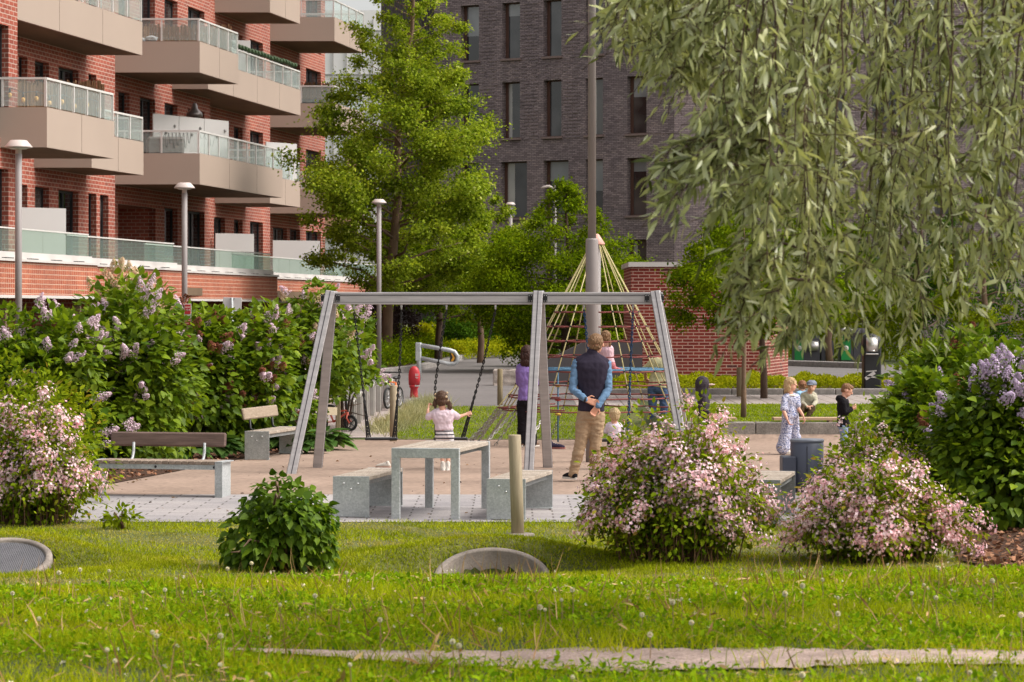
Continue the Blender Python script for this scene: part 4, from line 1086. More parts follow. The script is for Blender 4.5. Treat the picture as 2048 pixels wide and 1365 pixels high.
hedge('shrubbery', 'dark purple-leaved shrub behind the street lamp and the aspen trunk', [(PX(735, 84), 84), (PX(812, 85), 85)], 1.4, 2.0, leafmat('purple_leaf', lin(.035, .022, .026), lin(.09, .06, .06), .25), 8000, .08, 88, cat='shrub')
hedge('hedge', 'dark green shrubs under the right end of the office block, behind the willow', [(PX(1500, 100), 100), (PX(1900, 104), 104), (PX(2150, 100), 100)], 2.4, 3.0, L_dark, 16000, .10, 89)
hedge('shrubbery', 'mixed green shrubs at the foot of the dark layered tree', [(PX(1040, 80), 80), (PX(1250, 78), 78)], 1.8, 1.5, L_horn, 14000, .085, 90, cat='shrubs')

# ---- willow: hangs in from the upper right, close to the camera
def willow():
    g = np.random.default_rng(99); r_ = random.Random(99)
    base = Vector((4.6, 14.6, .5))
    t = thing('willow_tree', 'weeping willow with long silvery drooping leaves, overhanging the meadow', 'willow tree', base)
    segs = [([base, base + Vector((-.1, 0, 1.4)), base + Vector((-.3, -.1, 3.0)), base + Vector((-.5, 0, 4.6))], .24, .12)]
    top = base + Vector((-.5, 0, 4.4)); LP, LD, LU, LS = [], [], [], []
    # hanging strands: (photo x of hanging line, y start, y end, distance)
    strands = []
    def lower(px):      # lower outline of the leaf curtain in the photo
        return np.interp(px, [1200, 1240, 1270, 1300, 1345, 1385, 1420, 1450, 1480, 1530, 1580, 1620, 1660, 1720, 1790, 1850, 1900, 1960, 2048, 2300], [30, 60, 95, 140, 135, 200, 300, 350, 450, 600, 680, 690, 620, 700, 770, 690, 640, 560, 620, 640])
    def upper(px): return -260
    for i in range(150):
        px = g.uniform(1290, 2330) if i > 40 else g.uniform(1225, 1520)
        lo = lower(px) * g.uniform(.55, 1.0) if r_.random() < .75 else lower(px) * g.uniform(.9, 1.02)
        if px < 1480: lo = lower(px) * g.uniform(.6, 1.02)
        strands.append((px, -200 + g.uniform(-80, 40), lo, g.uniform(11.4, 15.2)))
    # a few sprays that reach out to the left
    sprays = [((1560, 250), (1312, 330), 12.0), ((1540, 300), (1330, 360), 12.3), ((1530, 230), (1395, 255), 12.6), ((1560, 330), (1350, 390), 11.8), ((1500, -40), (1215, 28), 12.2), ((1490, 20), (1318, 118), 12.0), ((1560, 420), (1470, 600), 12.4), ((1520, 520), (1468, 690), 12.2), ((1700, 480), (1560, 690), 12.6), ((1640, 300), (1440, 420), 12.8), ((1500, 60), (1250, 62), 12.5), ((1560, 280), (1360, 300), 12.1), ((1570, 290), (1320, 345), 11.9), ((1520, -60), (1230, 10), 12.0), ((1500, -20), (1300, 90), 12.4), ((1530, 120), (1340, 150), 12.2), ((1560, 180), (1420, 250), 12.0), ((1620, 560), (1490, 650), 11.9), ((1600, 500), (1480, 560), 12.2)]
    def strand(a, b, sag, r0=.006, nl=None):
        L = (b - a).length; mid = a.lerp(b, .5) + sag
        Q = []
        for q in np.linspace(0, 1, 9): Q.append(a.lerp(mid, q).lerp(mid.lerp(b, q), q))
        for k in range(1, 8): Q[k] = Q[k] + Vector(g.normal(size=3)) * .012
        segs.append((Q, r0, .0015))
        n = nl or int(L * 36)
        for k in range(n):
            q = g.random(); u = q * 8; i = int(min(7, u)); p = Q[i].lerp(Q[i + 1], u - i)
            tan = (Q[i + 1] - Q[i]).normalized()
            side = Vector(g.normal(size=3)); side -= tan * side.dot(tan); side.normalize()
            LP.append(p + side * .012 * g.random()); LD.append(tan * g.uniform(.25, .9) + side * g.uniform(.35, .9) + Vector((0, 0, -.35))); LU.append(side + Vector(g.normal(size=3)) * .5); LS.append(g.uniform(.062, .118))
    for (px, y0, y1, Y) in strands:
        a = AT(px + g.normal() * 75 + 40, y0, Y); b = AT(px, y1, Y)
        b.y += g.normal() * .15
        strand(a, b, Vector((g.normal() * .06, g.normal() * .08, .05)))
        # side twigs
        for _ in range(int((b - a).length * 4.6)):
            q = g.uniform(.2, .95); p = a.lerp(b, q); e = p + Vector((g.normal() * .19, g.normal() * .17, -g.uniform(.03, .30)))
            strand(p, e, Vector((0, 0, .04)), .0025, int(g.integers(9, 18)))
    for (a_, b_, Y) in sprays:
        a = AT(a_[0], a_[1], Y); b = AT(b_[0], b_[1], Y)
        strand(a, b, Vector((0, 0, .13)), .007, int((b - a).length * 120))
        for _ in range(int((b - a).length * 30)):
            q = g.uniform(.15, 1.0); p = a.lerp(b, q) + Vector((0, 0, .13 * 2 * q * (1 - q))); e = p + Vector((-.05 + g.normal() * .08, g.normal() * .10, -g.uniform(.05, .2)))
            strand(p, e, Vector((0, 0, .02)), .002, int(g.integers(5, 11)))
    # boughs that carry the strands (above the picture)
    for i in range(14):
        px = 1330 + i * 75; Y = 11.6 + (i * 1.7) % 3.4
        e = AT(px, -190, Y); m_ = top.lerp(e, .5) + Vector((0, 0, .5))
        segs.append(([top, top.lerp(m_, .6), m_, e], .06, .012))
    bm = BM(); twigs_mesh(bm, segs); bobj('trunk', bm, m_bark_d, t)
    A = lambda L: np.array([tuple(v) for v in L])
    mesh_obj('crown', leaf_mesh('crown', A(LP), A(LD), A(LU), np.array(LS) * .92, LEAF_LONG, 1.0), L_willow, t)
    print('willow leaves', len(LP))
willow()

# ================================================================ grass
G_near = leafmat('meadow_grass', lin(.13, .20, .004), lin(.42, .485, .014), .5, .2, .5, tip=lin(.56, .48, .14))
G_mown = leafmat('mown_grass', lin(.15, .20, .006), lin(.36, .40, .018), .4, .15, .6, tip=lin(.48, .42, .14))
G_back = leafmat('back_lawn_grass', lin(.14, .22, .004), lin(.34, .44, .012), .45, .15, .6)
G_dry = leafmat('dry_stalk', rgb((134, 96, 66)), rgb((200, 168, 124)), .1, .1, .8)
G_orn = leafmat('ornamental_grass', rgb((128, 130, 92)), rgb((196, 194, 160)), .3, .1, .7)
BLADE = ([(-.5, 0, 0), (.5, 0, 0), (.38, .55, .06), (-.38, .55, .06), (0, 1, .22)], [(0, 1, 2, 3), (3, 2, 4)])
def grass(name, P, h, w, mat, seed, lean=.35, shape=BLADE):
    g = np.random.default_rng(seed); n = len(P)
    D = np.stack([g.normal(size=n) * lean, g.normal(size=n) * lean, np.ones(n)], 1); U = g.normal(size=(n, 3)); U[:, 2] = 0
    hh = h * g.uniform(.55, 1.25, n)
    o = mesh_obj(name, leaf_mesh(name, P, D, U, hh, shape, w / hh), mat); setp(o, kind='stuff'); return o
def patchn(x, y, s, seed): 
    return np.sin(x * s + seed) * np.sin(y * s * 1.3 + seed * 2.1) + .6 * np.sin(x * s * 2.3 + y * s * 1.9 + seed)
def track_half(x): return np.interp(x, [-2.2, -1.2, -.6, 0, .8, 2.2, 4], [0.01, .05, .13, .25, .34, .38, .40])
def track_c(x): return 12.75 - .24 * x
def near_pts(n, seed, y0=9.8, y1=18.4):
    g = np.random.default_rng(seed); y = np.sqrt(g.uniform(y0 ** 2, y1 ** 2, n)); x = g.uniform(-1, 1, n) * (y * .1862 + 1.7)
    d = np.abs(y - track_c(x)) / (track_half(x) + 1e-3)
    keep = (d > 1.0 + .25 * patchn(x, y, 9, 1)) | (g.random(n) < .012 + .40 * np.clip(d, 0, 1) ** 4)
    x, y = x[keep], y[keep]; return np.stack([x, y, H(x, y) - .01], 1)
g = np.random.default_rng(77)
P = near_pts(132000, 1); k = patchn(P[:, 0], P[:, 1], 2.1, 3)
P = P[(np.abs(P[:, 1] - track_c(P[:, 0]) + .55) > .35) | (P[:, 0] < -.3) | (g.random(len(P)) < .6)] if True else P; k = patchn(P[:, 0], P[:, 1], 2.1, 3)
grass('meadow_grass', P, .068 + .028 * np.clip(k, -1, 1.4), .0052, G_near, 2, .55)
P = near_pts(70000, 3); k = patchn(P[:, 0], P[:, 1], 1.7, 5); P = P[k > -.35]
g = np.random.default_rng(4); n = len(P); P[:, 2] += g.uniform(.005, .06, n)
D = g.normal(size=(n, 3)); D[:, 2] = np.abs(D[:, 2]) * .7
o = mesh_obj('clover_leaves', leaf_mesh('clover_leaves', P, D, np.tile([0, 0, 1.], (n, 1)) + g.normal(size=(n, 3)) * .35, g.uniform(.018, .045, n), LEAF_OVAL), leafmat('clover_leaf', lin(.09, .19, .005), lin(.30, .45, .014), .45, .2)); setp(o, kind='stuff')
# dry stalks: clumps
g = np.random.default_rng(6); Q = []
for (px, py, n, sp) in ((170, 1170, 14, .10), (60, 1200, 8, .25), (495, 1150, 9, .06), (520, 1190, 10, .3), (300, 1250, 16, .4), (640, 1170, 8, .3), (830, 1190, 8, .3), (1030, 1180, 20, .09), (1120, 1150, 6, .2), (1570, 1170, 22, .14), (1680, 1150, 16, .2), (1450, 1180, 14, .35), (1780, 1190, 20, .18), (1900, 1170, 10, .2), (1960, 1200, 10, .2), (1330, 1230, 16, .35), (1400, 1150, 8, .12), (700, 1300, 16, .5), (300, 1330, 12, .4), (1500, 1240, 14, .4), (1000, 1230, 14, .5)):
    c = GP(px, max(py, 1152)); x = c.x + g.normal(size=n) * sp; y = np.clip(c.y + g.normal(size=n) * sp * 1.5, 10, 18.2); Q.append(np.stack([x, y, H(x, y) - .01], 1))
Q = np.concatenate(Q)
Q = np.concatenate([Q, Q + g.normal(size=Q.shape) * np.array([.06, .1, 0])]); Q[:, 2] = H(Q[:, 0], Q[:, 1]) - .01
grass('dry_stalks', Q, .24, .0085, G_dry, 7, .34) if False else grass('dry_stalks', Q[g.random(len(Q)) < .72], .23, .0068, G_dry, 7, .36)
Q = near_pts(1000, 8); Q[:, 2] += .02; grass('dry_stalks', Q, .14, .007, G_dry, 9, 1.2)
# lower lawn
g = np.random.default_rng(10); n = 130000; y = g.uniform(20.6, 27.55, n); x = g.uniform(-1, 1, n) * (y * .1862 + 2)
keep = np.ones(n, bool)
for (c, r, t, top) in RINGS: keep &= np.hypot(x - c[0], (y - c[1]) / math.cos(t)) > r * 1.04
keep &= ~((x > 3.75) & (y < 26.8) & (y > 21.6) & (g.random(n) > .03)); keep &= ~((y > 27.42) & (g.random(n) > .5))
x, y = x[keep], y[keep]; P = np.stack([x, y, H(x, y) - .01], 1); k = patchn(x, y, 1.9, 8)
grass('mown_grass', P[k > -.3], .045, .0085, G_mown, 11, .8); 
P2 = P[k <= -.3]; grass('dry_mown_grass', P2, .038, .0085, leafmat('dry_mown', rgb((132, 138, 44)), rgb((190, 178, 92)), .3, .1), 12, 1.0)
grass('mown_grass', P[(k > .1)][::3], .06, .008, G_near, 13, .7)
# lawns behind the playground
g = np.random.default_rng(14); n = 42000; y = g.uniform(45.0, 51, n); x = np.where(g.random(n) < .4, g.uniform(-1.95, 2.2, n), g.uniform(2.55, 9, n))
grass('back_lawn_grass', np.stack([x, y, H(x, y) - .005], 1), .05, .016, G_back, 15, .7)
# tall ornamental grass border left of the back lawn
g = np.random.default_rng(16); n = 5200; u = g.random(n); ax, ay = PX(765, 46.2), 46.2; bx, by = PX(868, 50.6), 50.6
x = ax + (bx - ax) * u + g.normal(size=n) * .14; y = ay + (by - ay) * u + g.normal(size=n) * .3
grass('ornamental_grass', np.stack([x, y, H(x, y)], 1), .20 + .12 * u, .010, G_orn, 17, .55)

# dandelion clocks: each its own plant
def clock_mesh():
    g = np.random.default_rng(5); n = 150; d = nrm(g.normal(size=(n, 3))); U = nrm(g.normal(size=(n, 3)))
    return leaf_mesh('seed_head', np.zeros((n, 3)) + d * .006, d, U, .0125, ([(-.12, 0, 0), (.12, 0, 0), (.5, 1, 0), (-.5, 1, 0)], [(0, 1, 2, 3)]))
me_c = clock_mesh(); me_c.materials.append(leafmat('seed_fluff', rgb((226, 220, 208)), rgb((252, 250, 244)), .25, .05, .9))
bm = BM(); tube(bm, [(0, 0, 0), (.004, .002, .5), (0, 0, 1)], [.0028, .0024, .002], 5, caps=False); me_s = bpy.data.meshes.new('stem'); bm.to_mesh(me_s); bm.free()
me_s.materials.append(M('dandelion_stem', rgb((150, 122, 84))[:3], .7))
spots = [(352, 1158), (118, 1146), (218, 1142), (455, 1138), (503, 1127), (693, 1146), (330, 1180), (285, 1185), (25, 1187), (78, 1238), (630, 1192), (305, 1265), (313, 1272), (214, 1300), (230, 1322), (160, 1140), (441, 1272), (440, 1330), (700, 1330), (1145, 1180), (1080, 1215), (1123, 1200), (1355, 1172), (1345, 1205), (1363, 1198), (1432, 1168), (1605, 1172), (1645, 1160), (1570, 1188), (1676, 1196), (1823, 1187), (1877, 1136), (1872, 1196), (1985, 1162), (1848, 1170), (1284, 1230), (1383, 1246), (1676, 1228), (2042, 1230), (1090, 1220), (905, 1284), (918, 1292), (1300, 1270), (1145, 1355), (1604, 1350), (1838, 1360), (1940, 1345), (1000, 1260), (760, 1240), (560, 1210)]
for i, (px, py) in enumerate(spots):
    hgt = rnd.uniform(.10, .19); Y = min(17.4, max(10.6, 5500 * (CAMZ - .45 - hgt) / (py - HY)))
    for _ in range(4): z = float(H(PX(px, Y), Y)); Y = min(17.9, max(10.4, F * (CAMZ - z - hgt) / (py - HY)))
    x = PX(px, Y); z = float(H(x, Y)); ht = min(.34, max(.06, PZ(py, Y) - z))
    t = thing('dandelion', 'dandelion with a round white seed head in the unmown meadow grass', 'dandelion', (x, Y, z), group='dandelion clocks in the unmown meadow')
    s = bpy.data.objects.new('stem', me_s); COL.objects.link(s); s.parent = t; s.scale = (1, 1, ht)
    c = bpy.data.objects.new('seed_head', me_c); COL.objects.link(c); c.parent = t; c.location = (0, 0, ht); k = rnd.uniform(.4, .75); c.scale = (k, k, k); c.rotation_euler = (rnd.random() * 6, 0, rnd.random() * 6)

# loose bark chips on the mulch
g = np.random.default_rng(30); n = 15000
x = np.concatenate([g.uniform(3.8, 8.2, 9000), g.uniform(-7.5, -3.0, 6000)]); y = np.concatenate([g.uniform(21.7, 31, 9000), g.uniform(31.6, 44, 6000)])
edge = np.interp(y, [31.5, 33, 36, 38.2, 41.5, 44.9], [-5.6, -4.95, -4.4, -4.05, -3.25, -2.95]); keep = np.where(y > 31.5, x < edge, x > np.interp(y, [21.6, 23, 26.8, 27.2, 31.5], [3.95, 3.75, 4.2, 4.75, 5.2])) & ~((y > 26.8) & (y < 27.25))
x, y = x[keep], y[keep]; n = len(x); P = np.stack([x, y, H(x, y) + .03], 1); D = g.normal(size=(n, 3)); D[:, 2] *= .3
o = mesh_obj('bark_chips', leaf_mesh('bark_chips', P, D, np.tile([0, 0, 1.], (n, 1)) + g.normal(size=(n, 3)) * .5, g.uniform(.03, .075, n), PETAL), leafmat('bark_chip', rgb((74, 46, 36)), rgb((168, 126, 100)), .0, .1, .9)); setp(o, kind='stuff')

# thicker turf on the little mounds round the concrete rings
g = np.random.default_rng(31); L_ = []
for (c, r, t, top) in RINGS:
    n = 26000; d = r * 1.05 + g.random(n) ** .8 * 1.15; a = g.uniform(0, 2 * PI, n); x = c[0] + d * np.cos(a); y = c[1] + d * np.sin(a) * math.cos(t); k = y > 20.6; L_.append(np.stack([x[k], y[k], H(x[k], y[k]) - .01], 1))
grass('mown_grass', np.concatenate(L_), .045, .008, G_mown, 32, .7)
# fallen leaves and crumbs on the sand and paving
n = 420; y = g.uniform(27.6, 44.5, n); x = g.uniform(-1, 1, n) * y * .17; x = np.maximum(x, np.interp(y, [31.5, 33, 36, 38.2, 41.5, 44.9], [-5.4, -4.8, -4.2, -3.9, -3.1, -2.8]))
P = np.stack([x, y, H(x, y) + .012], 1); D = g.normal(size=(n, 3)); D[:, 2] *= .15
o = mesh_obj('fallen_leaves', leaf_mesh('fallen_leaves', P, D, np.tile([0, 0, 1.], (n, 1)) + g.normal(size=(n, 3)) * .3, g.uniform(.02, .06, n), PETAL), leafmat('fallen_leaf', rgb((70, 52, 40)), rgb((140, 112, 84)), .0, .1, .9)); setp(o, kind='stuff')

# small white clover heads and pale dry litter through the meadow
P = near_pts(360, 41); P[:, 2] += g.uniform(.04, .11, len(P)); n = len(P)
o = mesh_obj('clover_flowers', leaf_mesh('clover_flowers', np.repeat(P, 4, 0) + g.normal(size=(n * 4, 3)) * .004, rdir(n * 4), rdir(n * 4), g.uniform(.006, .012, n * 4), FLORET), leafmat('clover_white', rgb((206, 196, 176)), rgb((244, 240, 230)), .2, .1, .9)); setp(o, kind='stuff')
P = near_pts(5200, 42); k = patchn(P[:, 0], P[:, 1], 2.6, 1.5); P = P[k > .15]; P[:, 2] += g.uniform(.02, .07, len(P)); n = len(P); D = g.normal(size=(n, 3)); D[:, 2] *= .35
o = mesh_obj('dry_litter', leaf_mesh('dry_litter', P, D, np.tile([0, 0, 1.], (n, 1)) + g.normal(size=(n, 3)) * .4, g.uniform(.03, .09, n), LEAF_LONG), leafmat('dry_litter_leaf', rgb((150, 116, 76)), rgb((206, 180, 130)), .1, .1, .9)); setp(o, kind='stuff')
P = near_pts(9000, 43); k = patchn(P[:, 0], P[:, 1], 3.1, 4); P = P[k > .55]; grass('meadow_grass', P, .14, .006, G_near, 44, .4)
# ================================================================ play and street furniture
m_alu = M('anodised_frame', rgb((176, 172, 172))[:3], .42, .16, 3, metal=.35, stretch=(1, 1, 8))
m_alu_d = M('frame_groove', rgb((70, 66, 70))[:3], .5, .1)
m_blk = M('black_fitting', (.018, .018, .02), .45, .1)
m_bolt = M('bolt', (.6, .6, .6), .3, .1, metal=.9)
m_galv = galv('galvanised_steel'); m_galv_d = galv('dark_galvanised', .62)
m_bench = woodmat('bench_brown', rgb((90, 74, 68)), rgb((130, 108, 100)), 3, (1, 1, 12))
m_slat = woodmat('grey_slat', rgb((144, 132, 120)), rgb((186, 174, 160)), 5, (12, 1.2, 12))
m_post = woodmat('post_wood', rgb((146, 132, 110)), rgb((180, 166, 142)), 5, (10, 10, .8))
m_post_d = woodmat('dark_post', rgb((112, 100, 78)), rgb((148, 134, 106)), 5, (10, 10, .8))
m_chain = M('chain_black', (.012, .012, .013), .5, .2)
m_chain_s = M('chain_steel', rgb((176, 172, 166))[:3], .4, .2, 20, metal=.5)
m_lamp = M('lamp_post_paint', rgb((140, 132, 130))[:3], .5, .06, 2)
m_lampw = M('lamp_shade', rgb((196, 184, 178))[:3], .45, .06, 2)

def link_chain(bm, pts, r=.008, pitch=.045, wid=.016):
    """chain of alternate flat links along a polyline"""
    P = [Vector(p) for p in pts]; L = [(b - a).length for a, b in zip(P, P[1:])]; tot = sum(L); n = int(tot / pitch)
    def at(s):
        for a, b, l in zip(P, P[1:], L):
            if s <= l: return a.lerp(b, s / l)
            s -= l
        return P[-1]
    for i in range(n):
        a, b = at(i * tot / n), at((i + 1) * tot / n); d = (b - a).normalized()
        s = d.cross(Vector((0, 1, 0)) if i % 2 else Vector((1, 0, 0)));
        if s.length < .1: s = d.cross(Vector((0, 0, 1)))
        s.normalize(); c = (a + b) / 2; h = (b - a).length * .72
        ring = [c + d * (h * math.cos(t)) + s * (wid * math.sin(t)) for t in [k * PI / 4 for k in range(8)]]
        ring.append(ring[0]); tube(bm, ring, r, 5, caps=False)

# ---------------------------------------------------------------- swing frame
YB = 36.25
sw = thing('swing_set', 'grey metal two-bay swing frame with three pairs of splayed legs', 'swing frame', (0, YB, 0))
bm = BM(); xa, xb = PX(650, YB), PX(1325, YB); zt, zb_ = PZ(585, YB), PZ(609.5, YB); hb = zt - zb_
box(bm, ((xa + xb) / 2, YB, (zt + zb_) / 2), (xb - xa, .10, hb), None, .006)
be = bobj('beam', bm, m_alu, sw)
bm = BM()
for z in (zt - .034, zt - .045, zb_ + .03): box(bm, ((xa + xb) / 2, YB - .0505, z), (xb - xa - .01, .004, .006))
bobj('beam_groove', bm, m_alu_d, be)
legs = [(662, 582, 635), (1076, 1057, 1096), (1309, 1376, 1384)]
zmid = (zt + zb_) / 2
for (pt_, pf, pr) in legs:
    xt = PX(pt_, YB)
    for (pp, Yf, s) in ((pf, 35.55, -1), (pr, 36.95, 1)):
        a = Vector((xt + (.0 if s < 0 else .02), YB + s * .098, zt + .012)); b = Vector((PX(pp, Yf), Yf, -.02))
        bm = BM(); bar(bm, a, b, .125, .075, up=Vector((0, 1, 0)), bev=.008)
        lo = bobj('leg', bm, m_alu, sw)
        d = (b - a).normalized(); nrm_ = Vector((0, s, 0)); nrm_ = (nrm_ - d * nrm_.dot(d)).normalized()
        bm = BM(); off = nrm_ * .0385
        bar(bm, a + off + d * .005, b + off, .012, .004, up=Vector((0, 1, 0)))
        sx = d.cross(nrm_).normalized()
        bar(bm, a + sx * .0635 + d * .005, b + sx * .0635, .004, .012, up=Vector((0, 1, 0))); bar(bm, a - sx * .0635 + d * .005, b - sx * .0635, .004, .012, up=Vector((0, 1, 0)))
        bobj('leg_groove', bm, m_alu_d, lo)
    bm = BM(); bt = BM()
    for sx in (-1, 1):
        cx = xt + sx * .098 - .005
        box(bm, (cx, YB - .056, zmid + .004), (.06, .012, hb * .62), None, .003)
        for dz in (-.036, .036):
            for dx in (-.014, .016): ell(bt, (cx + dx, YB - .064, zmid + dz), (.007, .005, .007), sub=1)
    br = bobj('bracket', bm, m_blk, sw); bobj('bolt', bt, m_bolt, br)

def seat_mesh(bm, c, w, d, rz=0): box(bm, c, (w, d, .045), rz, .015)
# empty swing and the girl's swing
def swing(label, tops, bots, seat_px, seat_py, Ys, rope=None, mids=(None, None), seatw=.43):
    x0, x1 = PX(seat_px[0], Ys), PX(seat_px[1], Ys); zs = PZ(seat_py, Ys) + .02
    t = thing('swing', label, 'swing', ((x0 + x1) / 2, Ys, zs - .3))
    bm = BM(); box(bm, ((x0 + x1) / 2, Ys, zs), (x1 - x0, .19, .035), None, .014); s = bobj('seat', bm, m_blk, t)
    bm = BM(); box(bm, ((x0 + x1) / 2, Ys + .002, zs + .0192), (x1 - x0 - .05, .15, .004)); bobj('seat_pad', bm, M('worn_rubber', rgb((150, 146, 142))[:3], .6, .25, 20), s)
    for tp, bt, md in zip(tops, bots, mids):
        a = AT(tp, 620, YB); b = Vector((PX(bt, Ys), Ys, zs + .02))
        pts = [a] + ([AT(md[0], md[1], (YB + Ys) / 2)] if md else [a.lerp(b, .5) + Vector((0, 0, -.0))]) + [b]
        Q = []
        for q in np.linspace(0, 1, 13):
            if md: Q.append(a.lerp(pts[1], q).lerp(pts[1].lerp(b, q), q) * .5 + (a.lerp(pts[1], q * 2) if q < .5 else pts[1].lerp(b, q * 2 - 1)) * .5)
            else: Q.append(a.lerp(b, q))
        bm = BM(); link_chain(bm, Q, .0075, .042, .013)
        # plastic sleeve on the lower part
        if not rope:
            k = [p for p in Q if p.z < zs + .55] 
            for sx in (-1, 1):
                tube(bm, [Q[8] + Vector((0, 0, 0)), Q[10] + Vector((sx * .012, 0, 0)), Q[12] + Vector((sx * .02, sx * .06, 0))], [.009, .010, .010], 6)
        bobj('chain', bm, rope or m_chain, t)
        bm = BM(); tube(bm, [a + Vector((0, 0, .09)), a + Vector((0, 0, .0))], .011, 6); box(bm, a + Vector((0, 0, .055)), (.03, .03, .04), None, .004); bobj('hanger', bm, m_galv, t)
    return t
swing('empty black-seated swing on twisted chains, left in the swing frame', (708, 803), (737, 789), (730, 796), 881, 36.55, mids=((722, 740), (800, 740)))
swing('black-seated swing pulled aside by the girl in the pale pink shirt', (893, 991), (874, 926), (867, 936), 881, 36.72, mids=((866, 780), (966, 735)))
m_bluerope = M('blue_rope', rgb((30, 62, 96))[:3], .7, .2, 40)
swing('toddler swing on dark blue chains in the right bay, behind the man', (1168, 1266), (1194, 1255), (1190, 1262), 884, 36.5, rope=m_bluerope)

# ---------------------------------------------------------------- big mast
Yp = 38.3; xp = PX(1184, Yp)
t = thing('lamp_mast', 'tall brownish grey steel mast, thick below and slim above, in front of the climbing net', 'mast', (xp, Yp, 0))
zs = PZ(478, Yp)
bm = BM(); lathe(bm, (xp, Yp, -.05), [(.088, 0), (.088, zs + .03), (.082, zs + .05), (.06, zs + .055)], 24); bobj('lower_pole', bm, m_lamp, t)
bm = BM(); lathe(bm, (xp, Yp, zs), [(.057, 0), (.050, 9.0)], 20); bobj('upper_pole', bm, m_lamp, t)
bm = BM(); lathe(bm, (xp, Yp, zs + 9), [(.05, 0), (.3, .05), (.32, .1), (.2, .2), (.02, .22)], 20); bobj('lamp_head', bm, m_lampw, t)

# ---------------------------------------------------------------- street lamps
def lamp(label, px, topy, Y, wpx, double=False, r=.055):
    x = PX(px, Y); z0 = float(H(x, Y)); zt = PZ(topy, Y); rw = wpx / 2 * Y / F; h = rw * .52
    t = thing('street_lamp', label, 'street lamp', (x, Y, z0), group='grey street lamps with flat conical shades')
    bm = BM(); lathe(bm, (x, Y, z0), [(r, 0), (r, zt - z0 - h * 1.9), (r * .72, zt - z0 - h * 1.88), (r * .72, zt - z0 - h)], 16); bobj('pole', bm, m_lamp, t)
    bm = BM(); lathe(bm, (x, Y, zt - h), [(r * .9, -.12), (r * .85, 0.0), (rw, .0), (rw * .98, .02), (rw * .60, h * .97), (rw * .56, h), (rw * .54, h * 1.0), (0.01, h * 1.02)], 28); sh = bobj('lamp_shade', bm, m_lampw, t)
    bm = BM(); lathe(bm, (x, Y, zt - h), [(rw * .55, -.03), (rw * .75, -.006), (.01, -.004)], 20); bobj('diffuser', bm, M('lamp_diffuser', (.6, .6, .56), .4), sh)
lamp('tallest and nearest street lamp, in front of the glass terrace', 37, 281, 50, 56, r=.063)
lamp('street lamp standing behind the red notice sign', 369, 366, 65, 42, r=.068)
lamp('street lamp in front of the tall light green tree', 758, 399, 70, 30, r=.06)
lamp('small far street lamp between the tall tree and the dark layered tree', 1021, 405, 98, 20, r=.07)
Y = 104; x = PX(1110, Y); z0 = float(H(x, Y)); zt = PZ(374, Y)
t = thing('street_lamp', 'far street lamp with two curved wing-like heads in front of the office block', 'street lamp', (x, Y, z0))
bm = BM(); tube(bm, [(x, Y, z0), (x, Y, zt - .1)], .055, 10); bobj('pole', bm, m_lamp, t)
for s in (-1, 1):
    bm = BM(); tube(bm, [(x, Y, zt - .1), (x + s * .12 - .1, Y, zt + .02), (x + s * .28 - .14, Y, zt - .01), (x + s * .38 - .16, Y, zt - .05)], [.03, .05, .05, .02], 8, squash=.5); bobj('lamp_head', bm, m_lampw, t)

# ---------------------------------------------------------------- table and benches
def frame_axes(n0, f0):
    n0, f0 = Vector(n0), Vector(f0); v = (f0 - n0); L = v.length; v.normalize(); u = Vector((v.y, -v.x)); return n0, u, v, L
def Rz(u, v): return Matrix(((u.x, v.x, 0), (u.y, v.y, 0), (0, 0, 1)))
def seat_block(name, label, cat, n0, f0, W, hgt, table=False, mp=None, backrest=False, slats=9):
    n0, u, v, L = frame_axes(n0, f0); rm = Rz(u, v)
    P = lambda a, b, z: (n0.x + u.x * a + v.x * b, n0.y + u.y * a + v.y * b, z)
    t = thing(name, label, cat, P(0, L / 2, 0))
    pt_, th = .012, .045
    mp = mp or m_galv
    if table:
        for b in (.006, L - .006):
            bm = BM(); s = .085
            for a in (-1, 1): box(bm, P(a * (W / 2 - s / 2), b, (hgt - .10) / 2 + .0), (s, .055, hgt - .10), rm, .004)
            box(bm, P(0, b, hgt - .05), (W, .055, .10), rm, .004)
            bobj('end_frame', bm, mp, t)
        bm = BM(); k = 7; w = (W - .004) / k
        for j in range(k): box(bm, P(-W / 2 + w * (j + .5), L / 2, hgt - .022), (w - .006, L - .075, .044), rm, .005)
        bobj('tabletop', bm, m_slat, t)
        bm = BM()
        for a in (-.2, .2): box(bm, P(a, L / 2, hgt - .075), (.05, L - .07, .05), rm)
        bobj('beam', bm, m_galv_d, t)
    else:
        for b in (.005, L - .005):
            bm = BM(); box(bm, P(0, b, hgt / 2 + .006), (W, .010, hgt - .012), rm, .002)
            box(bm, P(0, b + (.03 if b < .1 else -.03), .02), (W, .06, .01), rm)
            for a in (-1, 1): box(bm, P(a * (W / 2 - .025), b, .006), (.03, .04, .012), rm)
            ep = bobj('end_panel', bm, mp, t)
            if b < .1:
                bm = BM()
                for (a, z) in ((-.075, .075), (.075, .075), (0, .13)): ell(bm, P(a, b - .007, hgt - z), (.011, .008, .011), sub=2)
                bobj('bolt', bm, m_bolt, ep)
        bm = BM(); k = slats; w = (L - .03) / k
        if slats > 6:
            for j in range(k): box(bm, P(0, .015 + w * (j + .5), hgt - .022), (W - .004, w - .006, .04), rm, .004)
        bobj('seat', bm, m_slat, t)
        bm = BM()
        for a in (-.12, .12): box(bm, P(a, L / 2, hgt - .07), (.05, L - .03, .05), rm)
        bobj('beam', bm, m_galv_d, t)
    return t, P, rm, L
seat_block('picnic_table', 'galvanised steel table with greyed wood top between the two backless benches', 'table', (-.873, 27.78), (-.58, 29.33), .70, .722, True)
